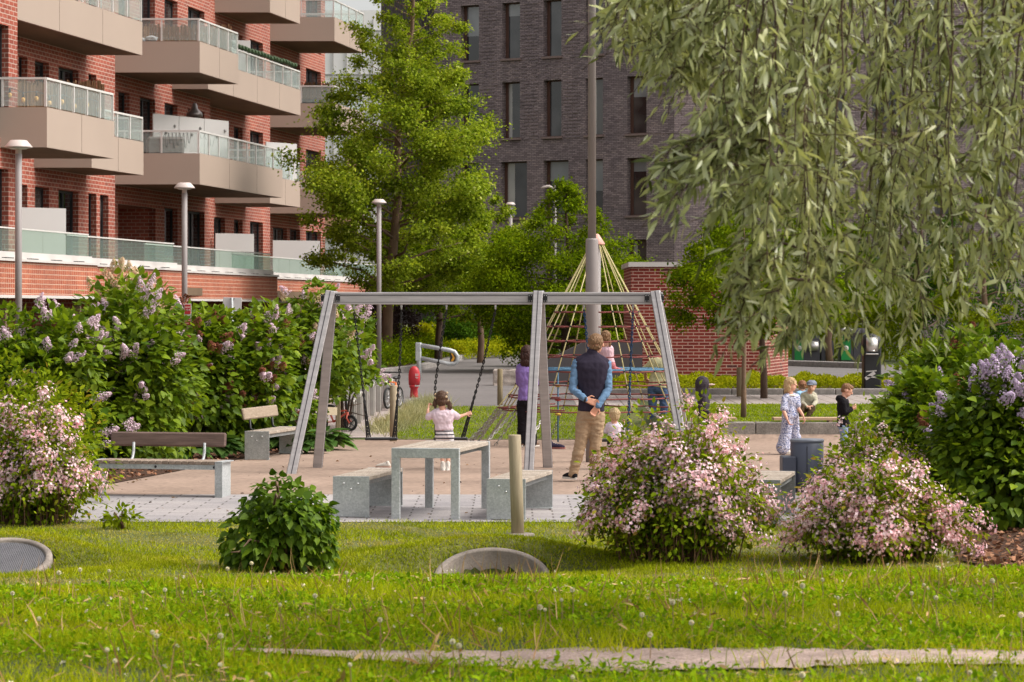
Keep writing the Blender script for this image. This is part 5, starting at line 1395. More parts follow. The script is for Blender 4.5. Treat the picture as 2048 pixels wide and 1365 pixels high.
seat_block('bench', 'backless galvanised steel bench with wood top at the left side of the table', 'bench', (-1.64, 28.0), (-1.36, 29.55), .38, .425)
seat_block('bench', 'backless galvanised steel bench at the right side of the table, behind the wooden post', 'bench', (-.06, 27.65), (.235, 29.2), .40, .42)
seat_block('bench', 'dark steel backless bench half hidden between the two pink bushes', 'bench', (2.44, 26.85), (2.74, 28.35), .36, .46, mp=m_galv_d)
# bench with wooden back at the left
a = Vector((-3.258, 30.95)); u = Vector((-.972, .231)).normalized(); L = 1.60
# the long side faces the camera: near point is the right front corner
v = Vector((.231, .972)).normalized(); rm = Matrix(((u.x, v.x, 0), (u.y, v.y, 0), (0, 0, 1)))
P = lambda s, b, z: (a.x + u.x * s + v.x * b, a.y + u.y * s + v.y * b, z)
t = thing('park_bench', 'long park bench with a brown wooden backrest in front of the lilac hedge', 'bench', P(L / 2, .19, 0))
for s in (.045, L - .045):
    bm = BM(); box(bm, P(s, .19, .205), (.012, .40, .41), rm, .002); box(bm, P(s, -.003, .205), (.09, .012, .41), rm, .002); box(bm, P(s, .19, .404), (.09, .4, .01), rm); bobj('end_panel', bm, m_galv, t)
bm = BM()
for j in range(18): box(bm, P(.09 + (L - .18) * (j + .5) / 18, .19, .393), ((L - .18) / 18 - .008, .40, .04), rm, .004)
bobj('seat', bm, woodmat('bench_slat', rgb((122, 106, 94)), rgb((166, 150, 136)), 5, (2, 12, 12)), t)
bm = BM(); box(bm, P(L / 2, .01, .345), (L - .18, .012, .055), rm); box(bm, P(L / 2, .37, .345), (L - .18, .012, .055), rm); bobj('beam', bm, m_galv, t)
bm = BM()
for s in (.10, .80, 1.5): ell(bm, P(s, .0, .345), (.017, .010, .017), sub=1)
bobj('bolt', bm, m_blk, t)
bm = BM(); box(bm, P(L / 2 + .01, .44, .635), (1.40, .045, .165), rm @ Matrix.Rotation(R(-8), 3, 'X'), .018); bobj('backrest', bm, m_bench, t)
for s in (.36, 1.22):
    bm = BM(); tube(bm, [P(s, .30, .39), P(s, .37, .42), P(s, .405, .50), P(s, .415, .60)], .017, 8); bobj('back_support', bm, m_galv, t)
# second bench with back, seen end-on
t, P2, rm2, L2 = seat_block('park_bench', 'park bench seen end-on beside the hosta plants, its wooden back towards the lilacs', 'bench', (-3.60, 38.8), (-3.25, 40.45), .36, .41)
bm = BM(); box(bm, P2(-.215, L2 / 2, .645), (.045, L2 - .05, .165), rm2 @ Matrix.Rotation(R(-10), 3, 'Y'), .015); bobj('backrest', bm, woodmat('bench_back_light', rgb((134, 118, 102)), rgb((172, 156, 138)), 4, (12, 1, 12)), t)
for b in (.3, L2 - .3):
    bm = BM(); tube(bm, [P2(-.14, b, .39), P2(-.19, b, .44), P2(-.20, b, .56)], .017, 8); bobj('back_support', bm, m_blk, t)

# ---------------------------------------------------------------- posts
def post(label, px, ty, by, Y, w, lean=0.0, mat=None, ring=False):
    x = PX(px, Y); z0 = float(H(x, Y)); zt = PZ(ty, Y); r = w / 2 * Y / F
    bm = BM(); tube(bm, [(x + lean, Y, z0 - .1), (x + lean * .5, Y, (z0 + zt) / 2), (x, Y, zt - .008), (x, Y, zt)], [r, r * .98, r * .96, r * .88], 20)
    if ring: tube(bm, [(x, Y, zt - .26 * (zt - z0)), (x, Y, zt - .25 * (zt - z0))], r * 1.1, 20)
    o = bobj('wooden_post', bm, mat or m_post); setp(o, label, 'post'); return o
post('thick round wooden post in front of the right bench by the table', 1029, 870, 1072, 25.8, 26, .035)
post('round wooden post beside the bike hoops, behind the empty swing', 787, 771, 885, 44.4, 15, 0)
post('grey round wooden post at the road edge, next to the granite block', 1000, 738, 812, 51.6, 11, 0, m_post_d)
post('round wooden post in front of the brick enclosure, beside the slender tree', 1479, 735, 800, 55.0, 12, 0, m_post_d)
bm = BM(); lathe(bm, (PX(1029, 25.8) + .035, 25.8, -.01), [(.16, 0), (.15, .03), (.07, .035)], 20); o = bobj('post_footing', bm, m_conc); setp(o, 'round concrete footing in the grass at the foot of the thick wooden post', 'footing')

# ---------------------------------------------------------------- concrete rings in the lawn
def ring(label, i, wall, grate):
    c, r, tl, top = RINGS[i]; zc = top - r * math.sin(tl)
    ax = Euler((tl, 0, 0)).to_matrix()
    cc = Vector((c[0], c[1], zc))
    t = thing('concrete_ring', label, 'concrete pipe', cc)
    bm = BM(); lathe(bm, cc, [(r - wall, -.42), (r - wall, -.01), (r - wall + .01, .0), (r - .012, .0), (r, -.012), (r, -.45), (r - wall, -.42)], 56, ax); bobj('ring_wall', bm, m_conc, t, smooth=False)
    bm = BM(); lathe(bm, cc, [(.01, -.43), (r - wall + .01, -.43), (r - wall + .01, -.5), (.01, -.5)], 40, ax); bobj('ring_floor', bm, m_soil, t)
    if grate:
        bm = BM(); n = 46; rr = r - wall - .004
        for k in range(n):
            s = -rr + 2 * rr * (k + .5) / n; hl = math.sqrt(max(0, rr * rr - s * s))
            for (p, q) in (((s, -hl), (s, hl)), ((-hl, s), (hl, s))):
                A_ = cc + ax @ Vector((p[0], p[1], -.028)); B_ = cc + ax @ Vector((q[0], q[1], -.028))
                bar(bm, A_, B_, .0035, .012, up=ax @ Vector((0, 0, 1)))
        bobj('grating', bm, M('grating_steel', rgb((150, 148, 152))[:3], .5, .1, metal=.4), t)
ring('concrete ring closed by a steel mesh lid in the mown lawn', 0, .058, True)
ring('open concrete pipe ring half buried in the lawn below the wooden post', 1, .058, False)

# ---------------------------------------------------------------- litter bin
Y = 32.0; x = PX(1614, Y); r = 33 * Y / F; zt = PZ(876, Y)
t = thing('litter_bin', 'dark blue-grey round metal litter bin behind the wide pink bush', 'bin', (x, Y, 0))
m_bin = M('bin_paint', rgb((72, 76, 90))[:3], .45, .06, 2)
bm = BM(); lathe(bm, (x, Y, 0), [(r * .96, .02), (r, .04), (r, zt - .045), (r * .97, zt - .04)], 36); b = bobj('bin_body', bm, m_bin, t)
bm = BM(); lathe(bm, (x, Y, zt - .035), [(r * .9, -.02), (r * 1.03, -.01), (r * 1.03, .012), (r * .99, .022), (.01, .026)], 36); bobj('lid', bm, M('bin_lid', rgb((112, 116, 126))[:3], .45, .06), t)
bm = BM(); box(bm, (x - .02, Y - r * 1.0, zt * .5 - .03), (.006, .012, zt - .12)); box(bm, (x - .19, Y - r * .25, .12), (.05, .3, .24), None, .01); bobj('door_seam', bm, m_blk, b)
bm = BM(); box(bm, (x - .22, Y + .02, .21), (.16, .36, .42), None, .01); bobj('side_box', bm, m_bin, t)

# ---------------------------------------------------------------- climbing net
Yn = 43.4; xn = PX(1194, Yn)
net = thing('climbing_net', 'pyramid climbing net of yellow ropes and red rings under a pink cone cap', 'climbing net', (xn, Yn, 0))
m_yel = M('yellow_rope', rgb((188, 176, 126))[:3], .8, .2, 40); m_red = M('red_rope', rgb((122, 62, 58))[:3], .8, .2, 40)
m_bl = M('sky_rope', rgb((72, 112, 140))[:3], .7, .2, 40)
zap = PZ(468, Yn); zr = PZ(490, Yn)
bm = BM(); lathe(bm, (xn, Yn, zr), [(.12, 0), (.128, .015), (.03, zap - zr - .01), (.01, zap - zr)], 20); bobj('cap', bm, M('pink_cap', rgb((214, 164, 150))[:3], .6, .1), net)
bm = BM(); lathe(bm, (xn, Yn, -.05), [(.06, 0), (.06, zr + .05)], 14); bobj('mast', bm, m_lamp, net)
NR = 14; zlow = PZ(818, Yn)
def netp(k, z):
    a = 2 * PI * k / NR + .11
    f = (zr - z) / (zr - zlow); rr = .10 + 1.40 * f
    q = max(abs(math.cos(a)), abs(math.sin(a))); rr *= (1 + .10 * (1 / q - 1))
    return Vector((xn + rr * math.cos(a), Yn + rr * math.sin(a), z))
for k in range(NR):
    bm = BM()
    tube(bm, [netp(k, zr - .01), netp(k, zlow)], .009, 6)
    bobj('rope', bm, m_yel, net)
zz = [PZ(y, Yn) for y in (624, 653, 682, 712, 741, 767, 793, 818)]
for i, z in enumerate(zz):
    bm = BM()
    for k in range(NR):
        a, b = netp(k, z), netp(k + 1, z); m_ = a.lerp(b, .5) - Vector((0, 0, .012)); tube(bm, [a, m_, b], .011, 6)
    ro = bobj('ring_rope', bm, m_red, net)
    bm = BM()
    for k in range(NR): ell(bm, netp(k, z), (.022, .022, .02), sub=1)
    bobj('rope_clamp', bm, m_blk, ro)
bm = BM(); z = zz[4] + .02
pl = [netp(k, z) * 1.0 for k in range(NR)]
for k in range(NR):
    a = pl[k]; b = pl[(k + 5) % NR]; tube(bm, [a, b], .006, 6)
    tube(bm, [pl[k], pl[(k + 1) % NR]], .009, 6)
bobj('platform_ropes', bm, m_bl, net)
for k in range(0, NR):
    if k % 2 and k not in (7, 9): continue
    p = netp(k, zlow); o = (p - Vector((xn, Yn, zlow))).normalized(); e = p + o * .60; e.z = float(H(e.x, e.y)) + .01
    bm = BM(); link_chain(bm, [p, e], .008, .06, .018); bobj('anchor_chain', bm, m_chain_s, net)
# outer lower skirt on the left: corner ropes with shackles
for (px, py, ex, ey) in ((995, 816, 938, 890), (1000, 818, 955, 886), (1018, 816, 975, 882), (1042, 815, 990, 892)):
    bm = BM(); a = AT(px, py, 43.0); e = GP(ex, ey); link_chain(bm, [a, a.lerp(e, .35) + Vector((0, 0, -.01)), e], .008, .06, .018); bobj('anchor_chain', bm, m_chain_s, net)
bm = BM()
A3 = [AT(995, 816, 42.9), AT(1016, 790, 43.1), AT(1040, 763, 43.3), AT(1075, 712, 43.6)]; tube(bm, A3, .011, 6)
A4 = [AT(1019, 816, 43.3), AT(1040, 788, 43.4), AT(1062, 762, 43.6)]; tube(bm, A4, .011, 6)
bobj('rope', bm, m_yel, net)
bm = BM(); tube(bm, [AT(995, 816, 42.9), AT(1042, 818, 42.6), AT(1130, 822, 42.3)], .011, 6); tube(bm, [AT(1016, 790, 43.1), AT(1060, 792, 42.9), AT(1120, 796, 42.6)], .011, 6); tube(bm, [AT(995, 816, 42.9), AT(1050, 811, 44.2), AT(1110, 808, 44.6)], .011, 6); bobj('ring_rope', bm, m_red, net)
# hanging blue rope with coloured discs
bm = BM(); tube(bm, [AT(1116, 744, 43), AT(1116, 885, 43)], .012, 6); hr = bobj('hanging_rope', bm, m_bl, net)
for (py, m_) in ((772, 'y'), (800, 'r'), (829, 'y')):
    bm = BM(); lathe(bm, AT(1116, py, 43), [(.02, -.02), (.05, -.01), (.05, .01), (.02, .02)], 14); bobj('disc', bm, M('disc_' + m_, rgb((204, 168, 60))[:3] if m_ == 'y' else rgb((186, 60, 60))[:3], .5), hr)
bm = BM(); tube(bm, [AT(1260, 760, 43.2), AT(1259, 840, 43.2)], .012, 6); bobj('hanging_rope', bm, m_bl, net)

# ---------------------------------------------------------------- bike hoops, bikes, rail fence
hp = [(705, 800, 856), (718, 786, 853), (731, 774, 849), (744, 767, 845), (757, 765, 840), (770, 763, 835), (781, 760.5, 829)]
m_hoop = M('hoop_steel', rgb((168, 163, 158))[:3], .5, .1, metal=.3)
words = ['first', 'second', 'third', 'fourth', 'fifth', 'sixth', 'seventh']
for i, (px, ty, by) in enumerate(hp):
    Y = 47.0 + i * .72; x = PX(px, Y); z0 = PZ(by, Y); z0 = min(z0, float(H(x, Y))) ; zt = PZ(max(ty, 760), Y)
    bm = BM(); w = 9.5 * Y / F
    bar(bm, (x, Y, z0 - .05), (x, Y, zt - .05), w, .045, up=Vector((0, 1, 0)), bev=.01); bar(bm, (x, Y + .5, z0 - .02), (x, Y + .5, zt - .05), w, .045, up=Vector((0, 1, 0)), bev=.01)
    tube(bm, [(x, Y, zt - .06), (x, Y + .06, zt - .01), (x, Y + .25, zt), (x, Y + .44, zt - .01), (x, Y + .5, zt - .06)], w / 2, 10, squash=.6)
    o = bobj('bike_hoop', bm, m_hoop); setp(o, f'{words[i]} grey flat-steel bike hoop counted from the lilac towards the wooden post', 'bike hoop', 'bike hoops beside the road')
def wheel(bmt, bmr, c, r, axis, wt=.022, spokes=10):
    q = axis.to_track_quat('Z', 'Y').to_matrix(); n = 28
    ring = [Vector(c) + q @ Vector((r * math.cos(2 * PI * k / n), r * math.sin(2 * PI * k / n), 0)) for k in range(n + 1)]
    tube(bmt, ring, wt, 8, caps=False)
    ring2 = [Vector(c) + (p - Vector(c)) * ((r - wt * 1.2) / r) for p in ring]; tube(bmr, ring2, wt * .45, 6, caps=False)
    for k in range(spokes):
        p = Vector(c) + q @ Vector(((r - wt) * math.cos(2 * PI * k / spokes), (r - wt) * math.sin(2 * PI * k / spokes), 0)); tube(bmr, [c, p], .0035 if spokes > 6 else .012, 5)
    lathe(bmr, c, [(.02, -.03), (.022, 0), (.02, .03)], 10, q)
def bike(label, name, c0, ang, r, wb, col, spokes, dark=False):
    """c0 rear hub on ground; ang heading in the XY plane"""
    h = Vector((math.cos(ang), math.sin(ang), 0)); ax = Vector((-h.y, h.x, 0)); z0 = float(H(c0[0], c0[1]))
    rear = Vector((c0[0], c0[1], z0 + r)); front = rear + h * wb
    t = thing(name, label, 'bicycle', (c0[0], c0[1], z0))
    for c in (rear, front):
        bt, br_ = BM(), BM(); wheel(bt, br_, c, r - .02, ax, .021, spokes)
        w_ = bobj('wheel', bt, M('tyre', (.02, .02, .02), .8), t); bobj('rim', br_, M('rim', (.12, .12, .12) if dark else (.4, .4, .4), .4, metal=.5), w_)
    mc = M('bike_paint', col, .35, .05)
    head = front - h * .06 + Vector((0, 0, r * 1.35)); seat = rear + h * wb * .28 + Vector((0, 0, r * 1.35)); bb = rear + h * wb * .42 + Vector((0, 0, r * .1))
    bm = BM(); tube(bm, [head, bb], .018, 8); tube(bm, [head + Vector((0, 0, .03)), seat], .015, 8); tube(bm, [seat, bb], .016, 8); tube(bm, [bb, rear], .010, 6); tube(bm, [seat, rear], .009, 6); bobj('frame', bm, mc, t)
    bm = BM()
    for s in (-1, 1): tube(bm, [front + ax * .035 * s, head + ax * .035 * s - Vector((0, 0, .1)), head], [.012, .014, .016], 8)
    bobj('fork', bm, mc if dark else m_galv, t)
    hb_ = head + Vector((0, 0, .20)) - h * .03
    bm = BM(); tube(bm, [head, hb_], .013, 8); tube(bm, [hb_ - ax * .22 - h * .05, hb_ - ax * .1, hb_ + ax * .1, hb_ + ax * .22 - h * .05], .013, 8); bobj('handlebar', bm, m_blk, t)
    bm = BM(); ell(bm, seat + Vector((0, 0, .09)), (.11, .06, .03), Euler((0, 0, ang)).to_matrix()); tube(bm, [seat, seat + Vector((0, 0, .08))], .011, 6); bobj('saddle', bm, m_blk, t)
    if not dark:
        bm = BM(); tube(bm, [bb - ax * .1, bb + ax * .1], .012, 6); box(bm, bb + ax * .12 + h * .08, (.08, .04, .02), ang); box(bm, bb - ax * .12 - h * .08, (.08, .04, .02), ang); bobj('pedal', bm, m_blk, t)
    return t
p = Vector((PX(700, 46.3), 46.3)); bike('child balance bike with black wheels and salmon frame, parked half inside the lilac', 'balance_bike', (p.x - .50, p.y + .25), R(-28), .135, .58, rgb((206, 96, 78))[:3], 5, True)
p = Vector((PX(776, 50.2), 50.2)); bike("child's bicycle with orange frame behind the bike hoops and the wooden post", 'bicycle', (p.x + .18, p.y + .55), R(-108), .20, .60, rgb((222, 112, 50))[:3], 14)
# low timber rail fence by the lilac foot
rf = thing('timber_fence', 'low rough timber rail fence in front of the lilac, beside the balance bike', 'fence', (PX(640, 44.5), 44.5, 0))
for px, Y in ((571, 44.0), (620, 44.4), (676, 45.6)):
    x = PX(px, Y); z = float(H(x, Y)); bm = BM(); box(bm, (x, Y, z + .28), (.08, .08, .66), .1, .01); bobj('fence_post', bm, m_post_d, rf)
bm = BM()
bar(bm, AT(560, 801, 43.9), AT(662, 801, 44.7), .04, .11); bar(bm, AT(640, 822, 44.6), AT(672, 823, 45.4), .04, .13); bar(bm, AT(500, 795, 42.5), AT(562, 800, 43.8), .04, .11)
bobj('rail', bm, m_post, rf)

# ---------------------------------------------------------------- red post, barrier, granite block, railing
Y = 55; x = PX(828, Y); z0 = float(H(x, Y))
rp = thing('hydrant_post', 'red post with an oval head and white markings at the edge of the tall grass', 'red post', (x, Y, z0))
m_redp = M('red_paint', rgb((176, 44, 50))[:3], .45, .12, 3)
bm = BM(); lathe(bm, (x, Y, z0 - .05), [(.088, 0), (.078, .12), (.072, PZ(752, Y) - .21 - z0), (.098, PZ(752, Y) - .17 - z0), (.09, PZ(752, Y) - .14 - z0)], 18); bobj('post_body', bm, m_redp, rp)
bm = BM(); zc = PZ(752, Y)
lathe(bm, (x + .005, Y, zc), [(.0, -.19), (.112, -.185), (.117, -.05), (.115, .03), (.102, .10), (.078, .15), (.045, .182), (.005, .195)], 20); 
for v_ in bm.verts: v_.co.y = Y + (v_.co.y - Y) * .72
hd = bobj('post_head', bm, m_redp, rp, smooth=True)
bm = BM(); box(bm, (x + .07, Y - .088, zc - .20), (.10, .02, .022)); 
for k in (-1, 0, 1): box(bm, (x + .06 + k * .024, Y - .098, zc + .02), (.014, .006, .05))
box(bm, (x + .048, Y - .098, zc - .035), (.035, .006, .014), Matrix.Rotation(R(35), 3, 'Y')); box(bm, (x + .072, Y - .098, zc - .04), (.035, .006, .014), Matrix.Rotation(R(-25), 3, 'Y'))
bobj('white_marking', bm, m_white, hd)
Y = 66; ba = thing('road_barrier', 'galvanised swing barrier with a black and yellow chevron plate at its rounded end', 'barrier', (PX(838, Y), Y, float(H(PX(838, Y), Y))))
bm = BM(); xb_ = PX(838, Y); tube(bm, [(xb_, Y, .3), (xb_, Y, PZ(686, Y))], .058, 12); box(bm, (PX(836, Y), Y, PZ(704, Y)), (.12, .14, .44), None, .01); bobj('barrier_post', bm, m_galv, ba)
pts = [AT(842, 691, Y), AT(900, 701, Y), AT(909, 704, Y), AT(915, 713, Y), AT(915, 722, Y), AT(909, 728, Y), AT(897, 728, Y), AT(842, 717, Y)]
bm = BM(); tube(bm, pts, .05, 10); bobj('barrier_arm', bm, m_galv, ba)
bm = BM(); q = [AT(900, 706, Y), AT(911, 709, Y), AT(911, 724, Y), AT(900, 723, Y)]; q2 = [v_ + Vector((0, -.02, 0)) for v_ in q]
va = [bm.verts.new(v_) for v_ in q]; vb = [bm.verts.new(v_) for v_ in q2]; bm.faces.new(va); bm.faces.new(vb[::-1])
for k in range(4): bm.faces.new((va[k], va[(k + 1) % 4], vb[(k + 1) % 4], vb[k]))
pl_ = bobj('chevron_plate', bm, m_blk, ba)
bm = BM(); c = [AT(901.5, 706.5, Y - .03), AT(906, 708, Y - .03), AT(910, 716, Y - .03), AT(906, 723.5, Y - .03), AT(901.5, 722.5, Y - .03), AT(905.5, 715, Y - .03)]
va = [bm.verts.new(v_) for v_ in c]; bm.faces.new((va[0], va[1], va[2], va[5])); bm.faces.new((va[5], va[2], va[3], va[4])); bobj('chevron', bm, M('chevron_yellow', rgb((222, 160, 50))[:3], .5), pl_)
Y = 62; bm = BM(); a, b = PX(987, Y), PX(1075, Y); box(bm, ((a + b) / 2, Y + .2, float(H(0, Y)) + .17), (b - a, .45, .40), -.05, .03)
bmesh.ops.subdivide_edges(bm, edges=bm.edges[:], cuts=4, use_grid_fill=True)
for v_ in bm.verts: v_.co += Vector((rnd.uniform(-1, 1), rnd.uniform(-1, 1), rnd.uniform(-1, 1))) * .010
o = bobj('granite_block', bm, M('pale_granite', rgb((190, 178, 168))[:3], .9, .3, 7, fine=.35, bump=.7, bscale=30)); setp(o, 'rough pale granite block lying on the road edge behind the woman in purple', 'stone block')
rl = thing('railing', 'white metal bar railing in front of the dark brick base, behind the barrier', 'railing', (PX(842, 98), 98, .6))
bm = BM()
for k in range(17): tube(bm, [AT(808 + k * 3.9, 652, 98), AT(808 + k * 3.9, 690, 98)], .014, 5)
bobj('baluster', bm, m_white, rl); bm = BM(); bar(bm, AT(800, 652, 98), AT(872, 652, 98), .05, .05); bobj('handrail', bm, m_white, rl)

# ---------------------------------------------------------------- notice signs
Y = 40.9; sg = thing('notice_sign', 'narrow red and white notice sign sticking out of the lilacs by the lamp post', 'sign', (PX(375, Y), Y, 0))
bm = BM(); tube(bm, [(PX(375, Y), Y + .03, 0), (PX(375, Y), Y + .03, PZ(612, Y))], .02, 8); bobj('sign_pole', bm, m_post_d, sg)
x0_, x1_, z0_, z1_ = PX(368.5, Y), PX(382.5, Y), PZ(651, Y), PZ(608, Y)
bm = BM(); box(bm, ((x0_ + x1_) / 2, Y, (z0_ + z1_) / 2), (x1_ - x0_, .012, z1_ - z0_), None, .003); bd = bobj('sign_board', bm, m_white, sg)
bm = BM(); W_ = x1_ - x0_
box(bm, ((x0_ + x1_) / 2, Y - .008, PZ(619, Y)), (W_ - .016, .006, .145)); box(bm, ((x0_ + x1_) / 2, Y - .008, PZ(644.5, Y)), (W_ - .016, .006, .085)); bobj('red_panel', bm, m_redp, bd)
def text(name, s, loc, size, mat, parent, rot=(R(90), 0, 0), ext=.002):
    cu = bpy.data.curves.new(name, 'FONT'); cu.body = s; cu.size = size; cu.extrude = ext; cu.align_x = 'CENTER'; cu.align_y = 'CENTER'
    o = bpy.data.objects.new(name, cu); COL.objects.link(o)
    dg = bpy.context.evaluated_depsgraph_get(); me = bpy.data.meshes.new_from_object(o.evaluated_get(dg)); bpy.data.objects.remove(o); bpy.data.curves.remove(cu)
    me.materials.clear(); o = mesh_obj(name, me, mat, parent, world=False); o.location = loc; o.rotation_euler = rot; return o
xm = (x0_ + x1_) / 2
text('lettering', '154', (xm, Y - .013, PZ(620.4, Y)), .045, m_white, bd)
bm = BM(); box(bm, (xm, Y - .012, PZ(614.8, Y)), (W_ - .03, .004, .018)); box(bm, (xm, Y - .012, PZ(642, Y)), (W_ - .03, .004, .014)); box(bm, (xm - .01, Y - .012, PZ(647, Y)), (W_ - .05, .004, .012)); bobj('lettering', bm, M('pale_lettering', rgb((226, 170, 162))[:3], .5), bd)
Y = 46; sg = thing('traffic_sign', 'square sign seen from behind, pale metal on a grey pole above the lilacs', 'sign', (PX(467, Y), Y, 0))
bm = BM(); tube(bm, [(PX(468, Y), Y - .04, 0), (PX(464.5, Y), Y - .04, PZ(596, Y))], .022, 8); bobj('sign_pole', bm, m_galv, sg)
bm = BM(); box(bm, (PX(464.5, Y), Y, PZ(611, Y)), (37 * Y / F, .012, 31 * Y / F), Matrix.Rotation(R(2), 3, 'Y'), .003); bobj('sign_board', bm, M('sign_back', rgb((204, 198, 196))[:3], .5, .05), sg)
bm = BM()
for py in (598, 622): box(bm, (PX(465, Y), Y - .035, PZ(py, Y)), (.08, .03, .025))
bobj('clamp', bm, m_galv_d, sg)

# ---------------------------------------------------------------- recycling containers and waste inlet
m_grn = M('green_paint', rgb((26, 132, 62))[:3], .45, .08, 2); m_dg = M('container_grey', rgb((66, 64, 70))[:3], .5, .06, 2); m_ss = M('stainless', rgb((206, 202, 198))[:3], .28, .08, metal=.8)
def container(label, pxa, pxb, topy, col, sym=True, hole=True, chute=False, Y=86):
    a, b = PX(pxa, Y), PX(pxb, Y); zb0 = PZ(722, Y); zt0 = PZ(topy, Y); w = b - a; xm = (a + b) / 2
    t = thing('recycling_container', label, 'recycling container', (xm, Y, zb0))
    prof = [(0, zb0), (0, zt0 - .22)] + [(.11 - .11 * math.cos(k * PI / 8) + .0, zt0 - .22 + .22 * math.sin(k * PI / 8)) for k in range(1, 5)] + [(.6, zt0), (.72, zt0 - .25), (.8, zb0)]
    bm = BM(); A_ = [bm.verts.new((a, Y + y, z)) for y, z in prof]; B_ = [bm.verts.new((b, Y + y, z)) for y, z in prof]; n = len(prof)
    bm.faces.new(A_); bm.faces.new(B_[::-1])
    for k in range(n): bm.faces.new((A_[k], A_[(k + 1) % n], B_[(k + 1) % n], B_[k]))
    bobj('container_body', bm, m_dg, t)
    if col:
        bm = BM(); box(bm, (xm - w * .1, Y - .012, (zb0 + zt0 - .22) / 2), (w * .78, .02, zt0 - .26 - zb0)); fp = bobj('front_panel', bm, col, t)
    else: fp = t
    if sym:
        zc_ = PZ(697, Y); xs_ = xm - w * .1
        bm = BM(); lathe(bm, (xs_, Y - .024, zc_), [(.01, .004), (.085, .004), (.085, -.004), (.01, -.004)], 20, Euler((R(90), 0, 0)).to_matrix()); s_ = bobj('round_symbol', bm, m_white, fp)
        bm = BM()
        for k in range(3):
            aa = k * 2 * PI / 3 + .5; pts = [(xs_ + .045 * math.cos(aa + j * .35), Y - .031, zc_ + .045 * math.sin(aa + j * .35)) for j in range(5)]; tube(bm, pts, [.007, .008, .009, .010, .003], 5)
        bobj('arrow_mark', bm, col or m_dg, s_)
    if hole:
        bm = BM(); lathe(bm, (xm, Y - .03, PZ(675, Y)), [(.01, .02), (.10, .02), (.10, -.01), (.08, -.012), (.01, -.012)], 20, Euler((R(90), 0, 0)).to_matrix()); bobj('inlet_hole', bm, m_blk, fp)
        bm = BM(); tube(bm, [(a + .02, Y - .03, zt0 - .24), (a + .03, Y - .05, zt0 - .06), (a + .14, Y - .03, zt0 + .01)], .035, 8); tube(bm, [(b - .02, Y - .03, zt0 - .24), (b - .03, Y - .05, zt0 - .06), (b - .14, Y - .03, zt0 + .01)], .035, 8); bobj('rain_hood', bm, m_ss, t)
    if chute:
        bm = BM(); lathe(bm, (xm, Y - .05, zt0 - .32), [(.03, -w * .36), (.16, -w * .36), (.16, w * .36), (.03, w * .36)], 18, Euler((0, R(90), 0)).to_matrix()); bobj('inlet_drum', bm, m_ss, t)
container('green recycling container beside the right end of the brick enclosure', 1589, 1612, 664, m_grn)
container('dark grey recycling container with a round white symbol, between the two green ones', 1612, 1640, 672, None, True, False, True)
container('low dark recycling container left of the right green one', 1643, 1668, 682, None, False, False)
container('green recycling container with a round hole and white symbol, right of the dark ones', 1682, 1706, 657, m_grn)
container('dark grey recycling container next to the right green one, below the willow', 1707, 1732, 657, None, False, False)
Y = 57; x = PX(1741, Y); z0 = float(H(x, Y)); wi = thing('waste_inlet', 'black waste inlet column with a steel drum lid and white markings under the willow', 'waste inlet', (x, Y, z0))
bm = BM(); zt0 = PZ(668, Y); box(bm, (x + .02, Y, (z0 + zt0) / 2 - .1), (.36, .4, zt0 - z0 - .2), None, .03); lathe(bm, (x + .02, Y, zt0 - .2), [(.02, -.18), (.2, -.18), (.2, .18), (.02, .18)], 24, Euler((0, R(90), 0)).to_matrix()); bd = bobj('inlet_body', bm, m_blk, wi)
bm = BM(); lathe(bm, (x, Y - .06, zt0 - .24), [(.02, -.11), (.19, -.11), (.19, .12), (.02, .12)], 24, Euler((0, R(90), 0)).to_matrix()); box(bm, (x, Y - .24, zt0 - .42), (.26, .06, .03), None, .01); bobj('drum_lid', bm, m_ss, wi)
bm = BM()
bar(bm, (x - .13, Y - .206, PZ(758, Y)), (x + .06, Y - .206, PZ(745, Y)), .012, .07, up=Vector((0, 0, 1))); bar(bm, (x - .12, Y - .206, PZ(743, Y)), (x + .1, Y - .206, PZ(741.5, Y)), .012, .02); bar(bm, (x - .1, Y - .206, PZ(753, Y)), (x + .12, Y - .206, PZ(755, Y)), .012, .03); bobj('white_marking', bm, m_white, bd)
# ================================================================ people
m_skin = M('skin', rgb((206, 150, 124))[:3], .55, .10, 12, spec=.35)
m_skin2 = M('skin_fair', rgb((218, 166, 142))[:3], .55, .10, 12, spec=.35)
m_eye = M('eye', (.03, .025, .02), .3, .1); m_lip = M('lip', rgb((176, 104, 92))[:3], .5, .1)
def cloth(name, c, var=.22, sc_=9, rough=.9): return M(name, rgb(c)[:3], rough, var, sc_, bump=.25, bscale=24, spec=.15, fine=.12)
def hairmat(name, a, b): return woodmat(name, rgb(a), rgb(b), 14, (6, 6, 1), .55, .5)
def stripemat(name, a, b, freq):
    m, nt, out = nodes(name); tc = N(nt, 'ShaderNodeTexCoord'); wv = N(nt, 'ShaderNodeTexWave', wave_type='BANDS', bands_direction='Z')
    wv.inputs['Scale'].default_value = freq; wv.inputs['Distortion'].default_value = .6; wv.inputs['Detail'].default_value = 1; nt.links.new(tc.outputs['Object'], wv.inputs[0])
    p = N(nt, 'ShaderNodeBsdfPrincipled'); p.inputs['Roughness'].default_value = .9
    nt.links.new(ramp(nt, wv.outputs['Fac'], [(.24, a), (.34, b)]), p.inputs['Base Color']); nt.links.new(p.outputs[0], out.inputs[0]); return m
def dotmat(name, a, b, scale):
    m, nt, out = nodes(name); n = noise(nt, scale, 3, rough=.7); p = N(nt, 'ShaderNodeBsdfPrincipled'); p.inputs['Roughness'].default_value = .9
    nt.links.new(ramp(nt, n.outputs[0], [(.46, a), (.53, b)]), p.inputs['Base Color']); nt.links.new(p.outputs[0], out.inputs[0]); return m

